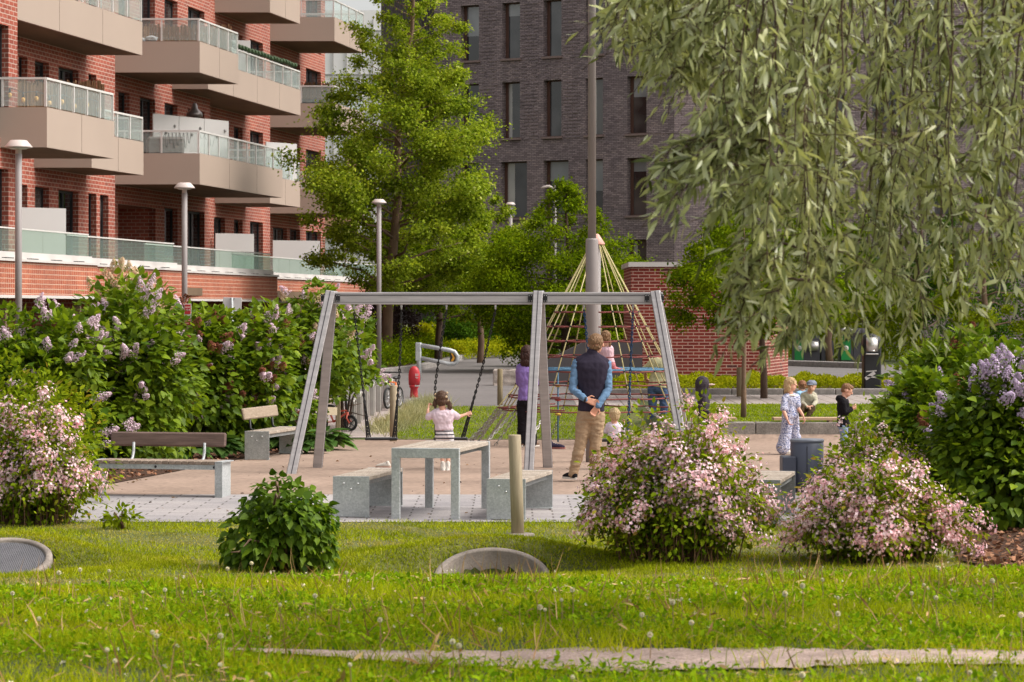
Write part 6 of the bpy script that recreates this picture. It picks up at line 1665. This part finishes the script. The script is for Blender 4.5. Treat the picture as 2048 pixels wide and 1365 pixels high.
from mathutils import noise as mnoise
def blob(name, bm, vox, mat, parent=None, smooth=4, world=True, wr=0.0, fq=(11, 11, 17)):
    """fuse overlapping solids into one continuous skin"""
    me = bpy.data.meshes.new('tmp'); bmesh.ops.recalc_face_normals(bm, faces=bm.faces[:]); bm.to_mesh(me); bm.free()
    o = bpy.data.objects.new('tmp', me); COL.objects.link(o)
    r_ = o.modifiers.new('r', 'REMESH'); r_.mode = 'VOXEL'; r_.voxel_size = vox; r_.use_smooth_shade = True
    if smooth: s = o.modifiers.new('s', 'SMOOTH'); s.factor = .5; s.iterations = smooth
    dg = bpy.context.evaluated_depsgraph_get(); dg.update()
    m2 = bpy.data.meshes.new_from_object(o.evaluated_get(dg)); m2.name = name
    bpy.data.objects.remove(o); bpy.data.meshes.remove(me); m2.materials.clear()
    if wr:
        nm = [v.normal.copy() for v in m2.vertices]
        for v, n_ in zip(m2.vertices, nm):
            q = Vector((v.co.x * fq[0], v.co.y * fq[1], v.co.z * fq[2])); v.co += n_ * (wr * (abs(mnoise.noise(q)) * 2 - .6 + .5 * mnoise.noise(q * 2.3)))
    return mesh_obj(name, m2, mat, parent, world, smooth=True)
def hand(bm, wrist, d, pn, s, curl, thumb=1):
    """palm, four unequal bent fingers and a thumb; d = along, pn = palm side, s = hand length"""
    d = Vector(d).normalized(); pn = Vector(pn); pn = (pn - d * pn.dot(d)).normalized(); side = d.cross(pn) * thumb
    w = Vector(wrist); pl = s * .52
    for q in (-.17, -.06, .05, .16): limb(bm, [w + side * (q * s * .6), w + d * pl + side * (q * s)], [s * .075, s * .072], 8)
    for q, L in ((.17, .42), (.06, .48), (-.06, .45), (-.17, .35)):
        b = w + d * pl * .95 + side * (q * s * 1.1); a1 = curl; P_ = [b]; ang = a1 * .6; seg = L * s / 3
        for k in range(3):
            P_.append(P_[-1] + (d * math.cos(ang) + pn * math.sin(ang)) * seg); ang += a1 * .8
        limb(bm, P_, [s * .052, s * .048, s * .044, s * .036], 8)
    b = w + d * pl * .25 + side * (s * .2); t1 = b + (d * .6 + side * .65 + pn * .2).normalized() * s * .22; t2 = t1 + (d * .85 + side * (.15 - .5 * curl) + pn * .45 * curl).normalized() * s * .2
    limb(bm, [w + d * pl * .15 + side * s * .08, b, t1, t2], [s * .07, s * .065, s * .055, s * .042], 8)

class Fig:
    def __init__(self, label, Y, hh, k, skin, face=(0, 1), vox=.0065, z=None):
        self.label, self.Y, self.hh, self.k, self.skin, self.vox = label, Y, hh, k, skin, vox
        self.f = Vector((face[0], face[1], 0)).normalized(); self.r = Vector((self.f.y, -self.f.x, 0)); self.J = {}
    def j(self, **kw):
        for n, v in kw.items():
            dy = v[2] if len(v) > 2 else 0
            self.J[n] = AT(v[0], v[1], self.Y + dy)
    def torso_rings(self, infl, t0=-.12, t1=1.0):
        J, k = self.J, self.k; Hc = (J['hipL'] + J['hipR']) / 2; Nk = J['neck']
        rv0 = (J['hipR'] - J['hipL']); rv1 = (J['shR'] - J['shL']); wh = rv0.length / 2 + .072 * k; ws = rv1.length / 2 + .018 * k; d = .112 * k
        tab = [(-.14, .62 * wh, .72 * d), (-.06, .93 * wh, 1.02 * d), (.06, 1.0 * wh, 1.06 * d), (.22, .95 * wh, .95 * d), (.42, .5 * (wh + ws) * .84, .88 * d), (.62, .93 * ws, 1.0 * d), (.78, 1.0 * ws, 1.02 * d), (.88, .96 * ws, .88 * d), (.95, .62 * ws, .66 * d), (1.0, .34 * ws, .5 * d)]
        out = []
        ax = (Nk - Hc)
        for t, rx, ry in tab:
            if t < t0 - 1e-6 or t > t1 + 1e-6: continue
            rv = rv0.normalized().lerp(rv1.normalized(), min(1, max(0, t))).normalized(); c = Hc + ax * t; up = ax.normalized(); fw = up.cross(rv).normalized(); rv = fw.cross(up)
            sag = fw * (.012 * k * math.sin(PI * min(1, max(0, t))))
            out.append((c - sag, rv, fw, rx + infl, ry + infl))
        return out
    def torso(self, bm, infl=0, t0=-.14, t1=1.0, n=18):
        rings = []
        for c, rv, fw, rx, ry in self.torso_rings(infl, t0, t1):
            rings.append([bm.verts.new(c + rv * (rx * math.copysign(abs(math.cos(a)) ** .85, math.cos(a))) + fw * (ry * math.copysign(abs(math.sin(a)) ** .85, math.sin(a)))) for a in [2 * PI * i / n for i in range(n)]])
        for A, B in zip(rings, rings[1:]):
            for i in range(n): bm.faces.new((A[i], A[(i + 1) % n], B[(i + 1) % n], B[i]))
        bm.faces.new(rings[0]); bm.faces.new(rings[-1])
    def arm(self, bm, s, infl, q=1.0):
        J, k = self.J, self.k; a, b, c = J['sh' + s], J['el' + s], J['wr' + s]; R0 = [.052, .046, .040, .038, .027]
        P = [a, a.lerp(b, .55), b, b.lerp(c, .4), c]; rs = [x * k + infl for x in R0]
        if q < 1:
            P = [a, a.lerp(b, q * 1.0), a.lerp(b, min(1, q * 2))]; rs = rs[:1] + [rs[1] + infl * .6, rs[2] + infl]
        limb(bm, P, rs, 12)
    def leg(self, bm, s, infl, flare=0, stop=1.0, straight=0):
        J, k = self.J, self.k; a, b, c = J['hip' + s], J['kn' + s], J['an' + s]
        P = [a, a.lerp(b, .35), a.lerp(b, .75), b, b.lerp(c, .35), b.lerp(c, .7), c.lerp(b, 1 - stop) if stop < 1 else c]
        rs = [.088, .082, .064, .056, .055, .043, .036]; rs = [x * k + infl + flare * (i / 6) for i, x in enumerate(rs)]
        if straight: rs = [max(x, straight * k) for x in rs]
        limb(bm, P, rs, 14)
    def build(self, hands, garments=(), mats=(), hair=None, hairm=None, shoes=None, eyes=True, head_tilt=0, sock=None, extra_hair=None):
        J, k, hh = self.J, self.k, self.hh; f, r = self.f, self.r; hc = J['head']; up = Vector((0, 0, 1)); bm = BM()
        rot = Matrix((r, f, up)).transposed() @ Matrix.Rotation(head_tilt, 3, 'X')
        fw = rot @ Vector((0, 1, 0)); uu = rot @ Vector((0, 0, 1))
        ell(bm, hc + uu * hh * .06 - fw * hh * .03, (.355 * hh, .42 * hh, .42 * hh), rot, 3)
        ell(bm, hc - uu * hh * .20 + fw * hh * .08, (.285 * hh, .31 * hh, .29 * hh), rot, 3)
        ell(bm, hc - uu * hh * .40 + fw * hh * .20, (.12 * hh, .10 * hh, .09 * hh), rot, 2)
        limb(bm, [hc + uu * hh * .06 + fw * hh * .37, hc - uu * hh * .08 + fw * hh * .45], [.035 * hh, .065 * hh], 8)
        for s in (-1, 1): ell(bm, hc - uu * hh * .04 + r * (s * .36 * hh) - fw * hh * .02, (.05 * hh, .085 * hh, .12 * hh), rot, 2)
        limb(bm, [hc - uu * hh * .18 - fw * hh * .06, J['neck'] - Vector((0, 0, .01))], [.205 * hh, .23 * hh], 12)
        self.torso(bm, 0)
        for s in 'LR':
            self.arm(bm, s, 0); limb(bm, [J['neck'].lerp(J['sh' + s], .25) - Vector((0, 0, .012 * k)), J['sh' + s]], [.036 * k, .046 * k], 10)
            self.leg(bm, s, -.006)
            if s in hands:
                d, pn, curl, th = hands[s]; hand(bm, J['wr' + s] + Vector(d).normalized() * .01, d, pn, .185 * k if k > .8 else .20 * k, curl, th)
        o = blob('person', bm, self.vox, self.skin, None, 3); setp(o, self.label, 'person'); self.o = o
        if eyes:
            bm = BM()
            for s in (-1, 1): ell(bm, hc + r * (s * .155 * hh) + fw * hh * .345 + uu * hh * .0, (.045 * hh, .03 * hh, .028 * hh), rot, 2)
            bobj('eyes', bm, m_eye, o, smooth=True)
            bm = BM(); ell(bm, hc - uu * hh * .27 + fw * hh * .385, (.095 * hh, .03 * hh, .028 * hh), rot, 2); bobj('mouth', bm, m_lip, o, smooth=True)
        for (nm, fn, m_, vx) in garments:
            bm = BM(); fn(self, bm); blob(nm, bm, vx, m_, o, 3, wr=.004 if nm == 'vest' else .008 * min(1, k + .1), fq=(9 / k, 9 / k, 20 / k) if nm in ('trousers', 'jeans', 'shirt') else (12 / k, 12 / k, 9 / k))
        if hair:
            bm = BM(); 
            for (c, rad) in hair: ell(bm, hc + r * c[0] * hh + fw * c[1] * hh + uu * c[2] * hh, tuple(x * hh for x in rad), rot, 3)
            g = random.Random(3)
            for v_ in bm.verts: v_.co += Vector((g.uniform(-1, 1), g.uniform(-1, 1), g.uniform(-1, 1))) * .014 * hh
            blob('hair', bm, .006 if k > .8 else .005, hairm, o, 1, wr=.009, fq=(70, 70, 16))
        if shoes:
            m_, sole, dirs = shoes
            for s in 'LR':
                if s not in dirs: continue
                d = Vector(dirs[s]).normalized(); a = J['an' + s]; zg = a.z - .058 * k; b0 = Vector((a.x, a.y, 0)); rm = Matrix((Vector((d.y, -d.x, 0)), d, up)).transposed()
                bm = BM(); P_ = lambda y, z: b0 + d * y * k + Vector((0, 0, zg + z * k))
                limb(bm, [P_(-.035, .045), P_(.05, .048), P_(.13, .035), P_(.185, .028)], [.040 * k, .043 * k, .038 * k, .026 * k], 12); limb(bm, [P_(-.02, .05), P_(-.01, .085)], [.038 * k, .036 * k], 10)
                sh = blob('shoe', bm, .006, m_, o, 2)
                bm = BM(); n = 16
                pr = [(math.cos(t) * (.041 + .006 * math.sin(t)) , .070 + math.sin(t) * .145) for t in [2 * PI * i / n for i in range(n)]]
                pw = [b0 + rm @ Vector((x * k, y * k, 0)) for x, y in pr]; prism(bm, [(p.x, p.y) for p in pw], zg, zg + .026 * k); bobj('sole', bm, sole, sh)
        return o
def top(infl=.014, t0=-.06, t1=.95, sleeve=1.0, cuff=.008, col=False, short=.5):
    def fn(F_, bm):
        F_.torso(bm, infl, t0, t1)
        for s in 'LR':
            J = F_.J; limb(bm, [J['neck'].lerp(J['sh' + s], .45), J['sh' + s]], [.047 * F_.k + infl * .7, .05 * F_.k + infl * .8], 10)
            if sleeve >= 1:
                F_.arm(bm, s, cuff)
            elif sleeve > 0: F_.arm(bm, s, min(infl, .013), short)
        if col:
            n = J['neck']; limb(bm, [n + Vector((0, 0, -.03)), n + (F_.J['head'] - n) * .28], [.072 * F_.k + .008, .068 * F_.k + .004], 14)
    return fn
def pants(infl=.012, flare=0, stop=1.0, straight=0, t1=.22):
    def fn(F_, bm):
        F_.torso(bm, infl, -.14, t1)
        for s in 'LR': F_.leg(bm, s, infl, flare, stop, straight)
    return fn
m_white_sole = M('white_sole', rgb((216, 208, 198))[:3], .7, .08)
m_black_cl = cloth('black_cloth', (30, 28, 32)); m_denim = cloth('denim', (78, 96, 130), .3)

# 1. the man, seen from behind, hands clasped on his back
F1 = Fig('man in dark vest and light blue shirt, hands clasped behind his back', 33.9, .252, 1.0, m_skin, (.18, 1))
F1.j(head=(1191.5, 688.5, .03), neck=(1185, 711), shL=(1154, 726), shR=(1213, 728), elL=(1145, 779, -.07), elR=(1217, 779, -.07), wrL=(1170, 799, -.205), wrR=(1196, 812, -.215), hipL=(1170, 830), hipR=(1194, 830), knL=(1160, 893, -.02), knR=(1191, 892), anL=(1146, 949.5), anR=(1188, 948, .22))
F1.o = F1.build({'L': ((1, .1, -.35), (0, -1, .2), .45, -1), 'R': ((-.62, .05, -.95), (0, -1, -.2), .9, -1)},
    [('shirt', lambda f, b: [f.arm(b, s, .013) for s in 'LR'], cloth('blue_shirt', (106, 136, 168), .28, 12), .009),
     ('vest', lambda f, b: (f.torso(b, .022, -.03, 1.0), [limb(b, [f.J['neck'].lerp(f.J['sh' + s], .10) + Vector((0, 0, .002)), f.J['neck'].lerp(f.J['sh' + s], .92) + Vector((0, 0, .004))], [.064, .064], 12) for s in 'LR'], limb(b, [f.J['neck'] - Vector((0, 0, .03)), f.J['neck'] + Vector((.003, .005, .045))], [.074, .069], 14)), cloth('navy_vest', (52, 46, 60), .2, 6), .009),
     ('trousers', pants(.017, .004, .985, .062, .06), cloth('khaki_cotton', (172, 146, 118), .22, 6), .009)],
    hair=[((0, -.06, .12), (.385, .43, .40)), ((0, -.18, -.12), (.31, .26, .22)), ((0, .1, .30), (.30, .30, .22))], hairm=hairmat('sandy_hair', (92, 66, 46), (150, 118, 86)), shoes=(m_black_cl, m_white_sole, {'L': (-.55, .8, 0), 'R': (.3, 1, 0)}), eyes=True)
bm = BM()
w_ = F1.J['wrL']; d_ = Vector((1, .1, -.35)).normalized(); tube(bm, [w_ - d_ * .012, w_ + d_ * .012], .036, 14); bobj('watch', bm, m_blk, F1.o)

# 2. woman in purple behind the middle swing legs
F2 = Fig('woman in purple t-shirt and black trousers behind the middle swing leg', 42.5, .235, .92, m_skin, (.25, 1))
F2.j(head=(1054, 706), neck=(1054, 727), shL=(1039, 736), shR=(1070, 736), elL=(1039, 766, .1), elR=(1071, 768, .05), wrL=(1050, 786, .2), wrR=(1068, 792, .18), hipL=(1046, 806), hipR=(1062, 806), knL=(1045, 848), knR=(1062, 848), anL=(1043, 887), anR=(1066, 887))
F2.build({'L': ((.6, .8, 0), (0, 0, -1), .6, 1), 'R': ((-.5, .8, 0), (0, 0, -1), .6, -1)}, [('t_shirt', top(.018, -.02, .95, .5), cloth('purple_cotton', (142, 116, 182)), .009), ('trousers', pants(.022, .012, .98, .07, .12), m_black_cl, .010)],
    hair=[((0, -.05, .10), (.40, .45, .42)), ((0, -.24, -.25), (.41, .30, .48)), ((0, -.30, -.62), (.40, .24, .36)), ((-.3, .0, -.2), (.12, .25, .42)), ((.3, .0, -.2), (.12, .25, .42))], hairm=hairmat('dark_brown_hair', (34, 20, 18), (74, 46, 38)), shoes=(cloth('sandal_brown', (120, 96, 80)), m_white_sole, {'L': (-.2, 1, 0), 'R': (.5, .9, 0)}))

# 3. girl at the swing
F3 = Fig('little girl in pale pink shirt and striped shorts holding the swing chains', 36.3, .215, .62, m_skin2, (.0, 1), .005)
F3.j(head=(883, 798), neck=(885, 818), shL=(869, 826), shR=(904, 826), elL=(855, 836, .02), elR=(915, 835, .02), wrL=(856, 819, .20), wrR=(931, 829, .20), hipL=(880, 872), hipR=(899, 872), knL=(884, 908, .08), knR=(896, 908, .08), anL=(886.5, 940.5), anR=(895.5, 942))
F3.build({'L': ((.15, .6, .9), (1, 0, 0), 1.0, 1), 'R': ((1, .3, .25), (0, 1, -.2), 1.0, -1)}, [('t_shirt', top(.022, .10, .95, .5, short=.42), cloth('pale_pink_cotton', (232, 210, 220), .1), .008), ('shorts', lambda f, b: (f.torso(b, .012, -.14, .22), [limb(b, [f.J['hip' + s], f.J['hip' + s].lerp(f.J['kn' + s], .75)], [.068, .06], 12) for s in 'LR']), stripemat('striped_cotton', rgb((50, 48, 62)), rgb((226, 220, 222)), 6.6), .007),
     ('sock', lambda f, b: [limb(b, [f.J['kn' + s].lerp(f.J['an' + s], .55), f.J['an' + s]], [.033, .03], 10) for s in 'LR'], m_white_sole, .006)],
    hair=[((0, -.05, .10), (.385, .44, .41)), ((0, -.2, -.15), (.33, .26, .3)), ((-.40, -.1, -.3), (.13, .14, .26)), ((.42, -.12, -.25), (.16, .16, .2)), ((.52, -.12, -.48), (.14, .14, .26))], hairm=hairmat('brown_hair', (62, 44, 34), (104, 78, 60)), shoes=(m_white_sole, m_white_sole, {'L': (-.2, 1, 0), 'R': (.1, 1, 0)}))
bm = BM(); hc = F3.J['head']
for dx, dz, dy in ((-.37, .27, 0), (.34, .36, 0), (.30, .13, -.3), (-.36, .07, -.2), (.42, -.12, -.15)): ell(bm, hc + Vector((dx, dy, dz)) * .215, (.018, .018, .018), sub=1)
bobj('hair_clip', bm, M('clip_cream', rgb((222, 196, 160))[:3], .5), F3.o)

# 4. girl sitting in the net
F4 = Fig('small girl in pale pink with a ponytail kneeling in the climbing net', 43.2, .20, .60, m_skin2, (-.35, 1), .005)
F4.j(head=(1211, 674), neck=(1212, 692), shL=(1201, 696, .05), shR=(1222, 697, -.02), elL=(1198, 712, .1), elR=(1222, 714, .1), wrL=(1196, 704, .25), wrR=(1206, 716, .25), hipL=(1211, 728, .04), hipR=(1222, 729, -.02), knL=(1212, 740, .22), knR=(1228, 740, .16), anL=(1238, 741, .12), anR=(1246, 742, -.02))
F4.build({'L': ((.1, .8, .6), (1, 0, 0), 1.0, 1), 'R': ((-.2, .9, .2), (0, 0, -1), 1.0, -1)}, [('t_shirt', top(.017, .05, .95, .5, short=.4), cloth('rose_cotton', (226, 190, 200), .1), .007), ('leggings', pants(.012, .0, .98, 0, .2), cloth('pink_leggings', (206, 128, 134), .12), .007)],
    hair=[((0, -.05, .10), (.385, .44, .41)), ((0, -.2, -.15), (.33, .26, .28)), ((.2, -.42, -.45), (.11, .13, .42))], hairm=hairmat('light_brown_hair', (120, 88, 62), (172, 138, 104)), shoes=(m_white_sole, cloth('pink_sole', (210, 120, 130)), {'L': (1, -.2, 0), 'R': (1, -.2, 0)}))

# 5. adult behind the net
F5 = Fig('person in pale green t-shirt and jeans half hidden by the right swing leg', 47.3, .235, .92, m_skin, (.5, 1), .007)
F5.j(head=(1334, 692, .1), neck=(1325, 714), shL=(1305, 724), shR=(1340, 724), elL=(1289, 741, .08), elR=(1348, 745, .1), wrL=(1292, 758, .22), wrR=(1340, 750, .3), hipL=(1306, 778), hipR=(1325, 778), knL=(1305, 818), knR=(1328, 815), anL=(1306, 842), anR=(1326, 842))
F5.build({'L': ((.3, .9, -.3), (0, 0, -1), .9, 1), 'R': ((-.4, .9, 0), (0, 0, -1), .9, -1)}, [('t_shirt', top(.03, -.05, .95, .5), cloth('pale_green_cotton', (196, 190, 152)), .010), ('jeans', pants(.018, 0, .98, .06, .12), m_denim, .010)], hair=[((0, -.05, .10), (.385, .44, .41)), ((0, -.18, -.12), (.32, .26, .22))], hairm=hairmat('brown_hair_short', (84, 56, 38), (130, 92, 66)), shoes=(m_black_cl, m_white_sole, {'L': (0, 1, 0), 'R': (.2, 1, 0)}))

# 6. toddler in the swing
F6 = Fig('blond toddler in a white top sitting in the right swing beside the man', 36.45, .185, .48, m_skin2, (-.25, 1), .005)
F6.j(head=(1229, 830), neck=(1228, 846), shL=(1217, 851), shR=(1239, 851), elL=(1211, 864, .03), elR=(1246, 863, .03), wrL=(1214, 858, .13), wrR=(1247, 850, .12), hipL=(1222, 878), hipR=(1235, 878), knL=(1220, 880, .16), knR=(1237, 880, .16), anL=(1220, 902, .2), anR=(1237, 902, .2))
F6.build({'L': ((-.3, .6, .8), (1, 0, 0), 1.0, 1), 'R': ((.3, .5, .8), (-1, 0, 0), 1.0, -1)}, [('shirt', top(.017, -.02, .95, 1.0, .012), cloth('white_lilac_cotton', (222, 208, 220), .08), .007), ('trousers', pants(.012, 0, .95, 0, .1), m_black_cl, .007)], hair=[((0, -.05, .10), (.40, .45, .42)), ((0, -.2, -.12), (.35, .27, .28))], hairm=hairmat('blond_hair', (170, 140, 100), (214, 194, 158)), shoes=(m_white_sole, m_white_sole, {'L': (0, 1, 0), 'R': (0, 1, 0)}))

# 7. child with hood
F7 = Fig('child in dark grey hoodie with raised hood and pale cap brim', 43.0, .20, .62, m_skin2, (1, .15), .006)
F7.j(head=(1407, 770), neck=(1408, 788), shL=(1406, 796, .11), shR=(1408, 796, -.11), elL=(1408, 816, .14), elR=(1410, 818, -.15), wrL=(1418, 830, .12), wrR=(1420, 832, -.12), hipL=(1407, 844, .06), hipR=(1408, 844, -.06), knL=(1410, 866, .06), knR=(1406, 866, -.06), anL=(1410, 886, .07), anR=(1405, 886, -.07))
F7.build({'L': ((.8, 0, -.5), (0, -1, 0), .7, -1), 'R': ((.8, 0, -.5), (0, 1, 0), .7, 1)}, [('hoodie', lambda f, b: (top(.028, -.10, .98, 1.0, .018)(f, b), ell(b, f.J['head'] + Vector((-.02, 0, .015)), (.115, .105, .125), sub=3), limb(b, [f.J['head'] - Vector((.03, 0, .05)), f.J['neck'] - Vector((.01, 0, .03))], [.10, .10], 12)), cloth('charcoal_fleece', (66, 60, 66), .2), .008), ('trousers', pants(.016, 0, .97, .05, .1), m_denim, .008), ('cap_brim', lambda f, b: ell(b, f.J['head'] + Vector((.125, 0, .005)), (.065, .055, .014), sub=2), cloth('pale_brim', (214, 186, 178), .08), .006)], shoes=(m_black_cl, m_white_sole, {'L': (1, 0, 0), 'R': (1, .1, 0)}))

# 8. girl in floral jumpsuit
F8 = Fig('curly blond girl in a blue and white floral jumpsuit near the low wall', 40.3, .20, .70, m_skin2, (.9, -.45), .0055)
F8.j(head=(1582, 769), neck=(1580, 788), shL=(1594, 795, .03), shR=(1570, 796, -.05), elL=(1595, 815, -.02), elR=(1567, 822, -.12), wrL=(1606, 831, -.05), wrR=(1574, 838, -.16), hipL=(1587, 832, .04), hipR=(1575, 832, -.03), knL=(1588, 868, .08), knR=(1572, 868, -.04), anL=(1592, 897, .14), anR=(1566, 902.5, -.05))
m_flor = dotmat('floral_cotton', rgb((84, 96, 140)), rgb((206, 206, 220)), 62)
F8.build({'L': ((.3, -.1, -.9), (-1, 0, 0), .7, 1), 'R': ((.4, -.1, -.9), (1, 0, 0), .7, -1)}, [('jumpsuit', lambda f, b: (top(.018, -.14, .95, .5, short=.42)(f, b), [limb(b, [f.J['hip' + s], f.J['kn' + s], f.J['an' + s] + Vector((0, 0, .045))], [.082, .085, .105], 14) for s in 'LR']), m_flor, .008), ('collar', lambda f, b: (ell(b, f.J['neck'] + Vector((.012, -.01, -.025)), (.085, .085, .022), sub=2), limb(b, [f.J['shR'].lerp(f.J['elR'], .42), f.J['shR'].lerp(f.J['elR'], .55)], [.052, .052], 12)), m_white_sole, .006), ('belt', lambda f, b: f.torso(b, .021, .22, .42) if False else limb(b, [(f.J['hipL'] + f.J['hipR']) / 2 + Vector((0, 0, .085)), (f.J['hipL'] + f.J['hipR']) / 2 + Vector((0, 0, .1))], [.085, .085], 14), cloth('navy_belt', (70, 76, 110)), .007)],
    hair=[((0, -.06, .12), (.42, .46, .40)), ((0, -.28, -.12), (.40, .25, .36)), ((-.34, -.12, -.25), (.14, .25, .34)), ((.34, -.12, -.25), (.14, .25, .34)), ((0, -.35, -.5), (.3, .16, .26))], hairm=hairmat('curly_blond_hair', (160, 126, 86), (214, 188, 148)), shoes=(m_white_sole, m_white_sole, {'L': (1, .1, 0), 'R': (1, -.15, 0)}))

# 9-10. two boys crouching on the lawn behind the wall
F10 = Fig('boy in grey-blue cap and pale jacket hunched behind the long seat plank', 46.6, .20, .62, m_skin2, (-.25, -1), .006)
F10.j(head=(1623, 773, -.03), neck=(1619, 785), shL=(1629, 791, .02), shR=(1606, 791, .02), elL=(1632, 805, -.06), elR=(1604, 807, -.06), wrL=(1626, 811, -.2), wrR=(1612, 812, -.2), hipL=(1622, 818, .06), hipR=(1606, 818, .06), knL=(1626, 815, -.2), knR=(1604, 812, -.2), anL=(1613, 838, -.22), anR=(1602, 838, -.2))
F10.build({'L': ((-.6, -.4, -.2), (0, 0, -1), .7, 1), 'R': ((.6, -.4, -.2), (0, 0, -1), .7, -1)}, [('jacket', top(.024, -.02, .97, 1.0, .016), cloth('pale_jacket', (186, 180, 160), .22), .008), ('trousers', pants(.016, 0, .97, .05, .1), cloth('olive_brown', (96, 78, 60)), .008), ('cap', lambda f, b: (ell(b, f.J['head'] + Vector((0, .01, .045)), (.088, .098, .062), sub=3), ell(b, f.J['head'] + Vector((-.035, -.11, .03)), (.06, .06, .012), sub=2)), cloth('grey_blue_cap', (128, 134, 150), .1), .006)], hair=[((0, -.14, .0), (.36, .34, .30))], hairm=hairmat('brown_hair_b', (70, 48, 36), (110, 78, 58)), shoes=(m_black_cl, m_white_sole, {'L': (-.3, -1, 0), 'R': (-.3, -1, 0)}))
F9 = Fig('child in a light blue shirt bending over behind the boy in the cap', 47.6, .19, .58, m_skin2, (-.5, 1), .006)
F9.j(head=(1604, 772, .1), neck=(1604, 784, .08), shL=(1596, 788), shR=(1616, 788), elL=(1594, 800, .1), elR=(1618, 800, .1), wrL=(1598, 812, .16), wrR=(1612, 812, .16), hipL=(1600, 814), hipR=(1612, 814), knL=(1598, 822, .14), knR=(1614, 822, .14), anL=(1599, 835), anR=(1613, 835))
F9.build({'L': ((.1, .6, -.8), (1, 0, 0), .6, 1), 'R': ((-.1, .6, -.8), (-1, 0, 0), .6, -1)}, [('shirt', top(.022, -.02, .95, .5), cloth('sky_cotton', (150, 190, 224), .1), .008), ('trousers', pants(.014, 0, .97, .05, .1), cloth('olive_trousers', (90, 88, 66)), .008)], hair=[((0, -.05, .10), (.385, .44, .41)), ((0, -.18, -.1), (.32, .26, .22))], hairm=hairmat('reddish_hair', (116, 76, 52), (160, 112, 80)), shoes=(m_black_cl, m_white_sole, {'L': (-.3, 1, 0), 'R': (-.3, 1, 0)}))

# 11. boy in black hoodie
F11 = Fig('boy in a black hoodie looking down at his hands near the low wall', 42.6, .205, .64, m_skin2, (1, -.12), .0055)
F11.j(head=(1694, 781, -.0), neck=(1687, 796), shL=(1686, 804, .10), shR=(1686, 804, -.11), elL=(1692, 824, .12), elR=(1690, 826, -.14), wrL=(1702, 817, .06), wrR=(1703, 820, -.08), hipL=(1687, 851, .055), hipR=(1687, 851, -.06), knL=(1689, 872, .06), knR=(1687, 872, -.06), anL=(1689, 890, .07), anR=(1686, 890, -.07))
F11.build({'L': ((.8, -.3, .3), (0, -.5, .5), .9, -1), 'R': ((.8, .2, .4), (0, .5, .5), .9, 1)}, [('hoodie', lambda f, b: (top(.026, -.06, .97, 1.0, .016)(f, b), ell(b, f.J['neck'] + Vector((-.05, 0, -.015)), (.075, .085, .06), sub=3)), cloth('black_fleece', (26, 24, 28), .2), .008), ('jeans', pants(.016, 0, .97, .05, .1), cloth('light_denim', (136, 154, 184), .2), .008)],
    hair=[((0, -.07, .13), (.385, .42, .38)), ((0, -.2, -.08), (.33, .24, .22)), ((0, .14, .32), (.28, .24, .16))], hairm=hairmat('copper_hair', (110, 76, 52), (164, 124, 90)), shoes=(m_black_cl, m_white_sole, {'L': (1, 0, 0), 'R': (1, 0, 0)}), head_tilt=-.45)

# loose shoes and toy
def sneaker(label, p, d, m_, sole, k=1.0):
    d = Vector(d).normalized(); t = thing('sneaker', label, 'shoe', p); P_ = lambda y, z: Vector(p) + d * y * k + Vector((0, 0, z * k))
    bm = BM(); limb(bm, [P_(-.07, .05), P_(.02, .052), P_(.10, .04), P_(.15, .032)], [.042 * k, .045 * k, .040 * k, .03 * k], 12); limb(bm, [P_(-.06, .06), P_(-.05, .10)], [.04 * k, .036 * k], 10)
    u = blob('upper', bm, .006, m_, t, 2)
    bm = BM(); n = 16; sd = Vector((d.y, -d.x, 0)); pw = [Vector(p) + sd * (.046 * k * math.cos(a)) + d * (.035 + .15 * math.sin(a)) * k for a in [2 * PI * i / n for i in range(n)]]
    prism(bm, [(q.x, q.y) for q in pw], p[2] + .004, p[2] + .03 * k); bobj('sole', bm, sole, t)
    bm = BM()
    for q in (0, .03, .06): tube(bm, [P_(q, .098 - q * .35) - sd * .025 * k, P_(q, .104 - q * .35), P_(q, .098 - q * .35) + sd * .025 * k], .005, 5)
    bobj('laces', bm, m_white_sole, t)
p = GP(770, 937); sneaker('white sneaker lying on the sand behind the left bench', tuple(p + Vector((0, 0, .004))), (-1, .2, 0), m_white_sole, cloth('salmon_sole', (214, 170, 150)), .72)
p = GP(1108, 899); sneaker('navy sneaker with red trim on the sand behind the middle swing leg', tuple(p + Vector((0, 0, .004))), (1, -.15, 0), cloth('navy_canvas', (52, 46, 66)), cloth('red_grey_sole', (150, 96, 92)), .95)
p = Vector((PX(1209, 34.6), 34.6, .004)); t = thing('sand_toy', 'orange toy bucket with a turquoise part on the sand behind the pink bush', 'toy', tuple(p))
bm = BM(); lathe(bm, p, [(.05, 0), (.062, .16), (.07, .165), (.07, .18), (.055, .18), (.045, .02)], 18); bobj('bucket', bm, M('orange_plastic', rgb((238, 108, 30))[:3], .4, .06), t)
bm = BM(); lathe(bm, p + Vector((.075, .03, .09)), [(.03, 0), (.034, .07), (.01, .08)], 14); bobj('scoop', bm, M('turquoise_plastic', rgb((90, 186, 196))[:3], .4, .06), t)
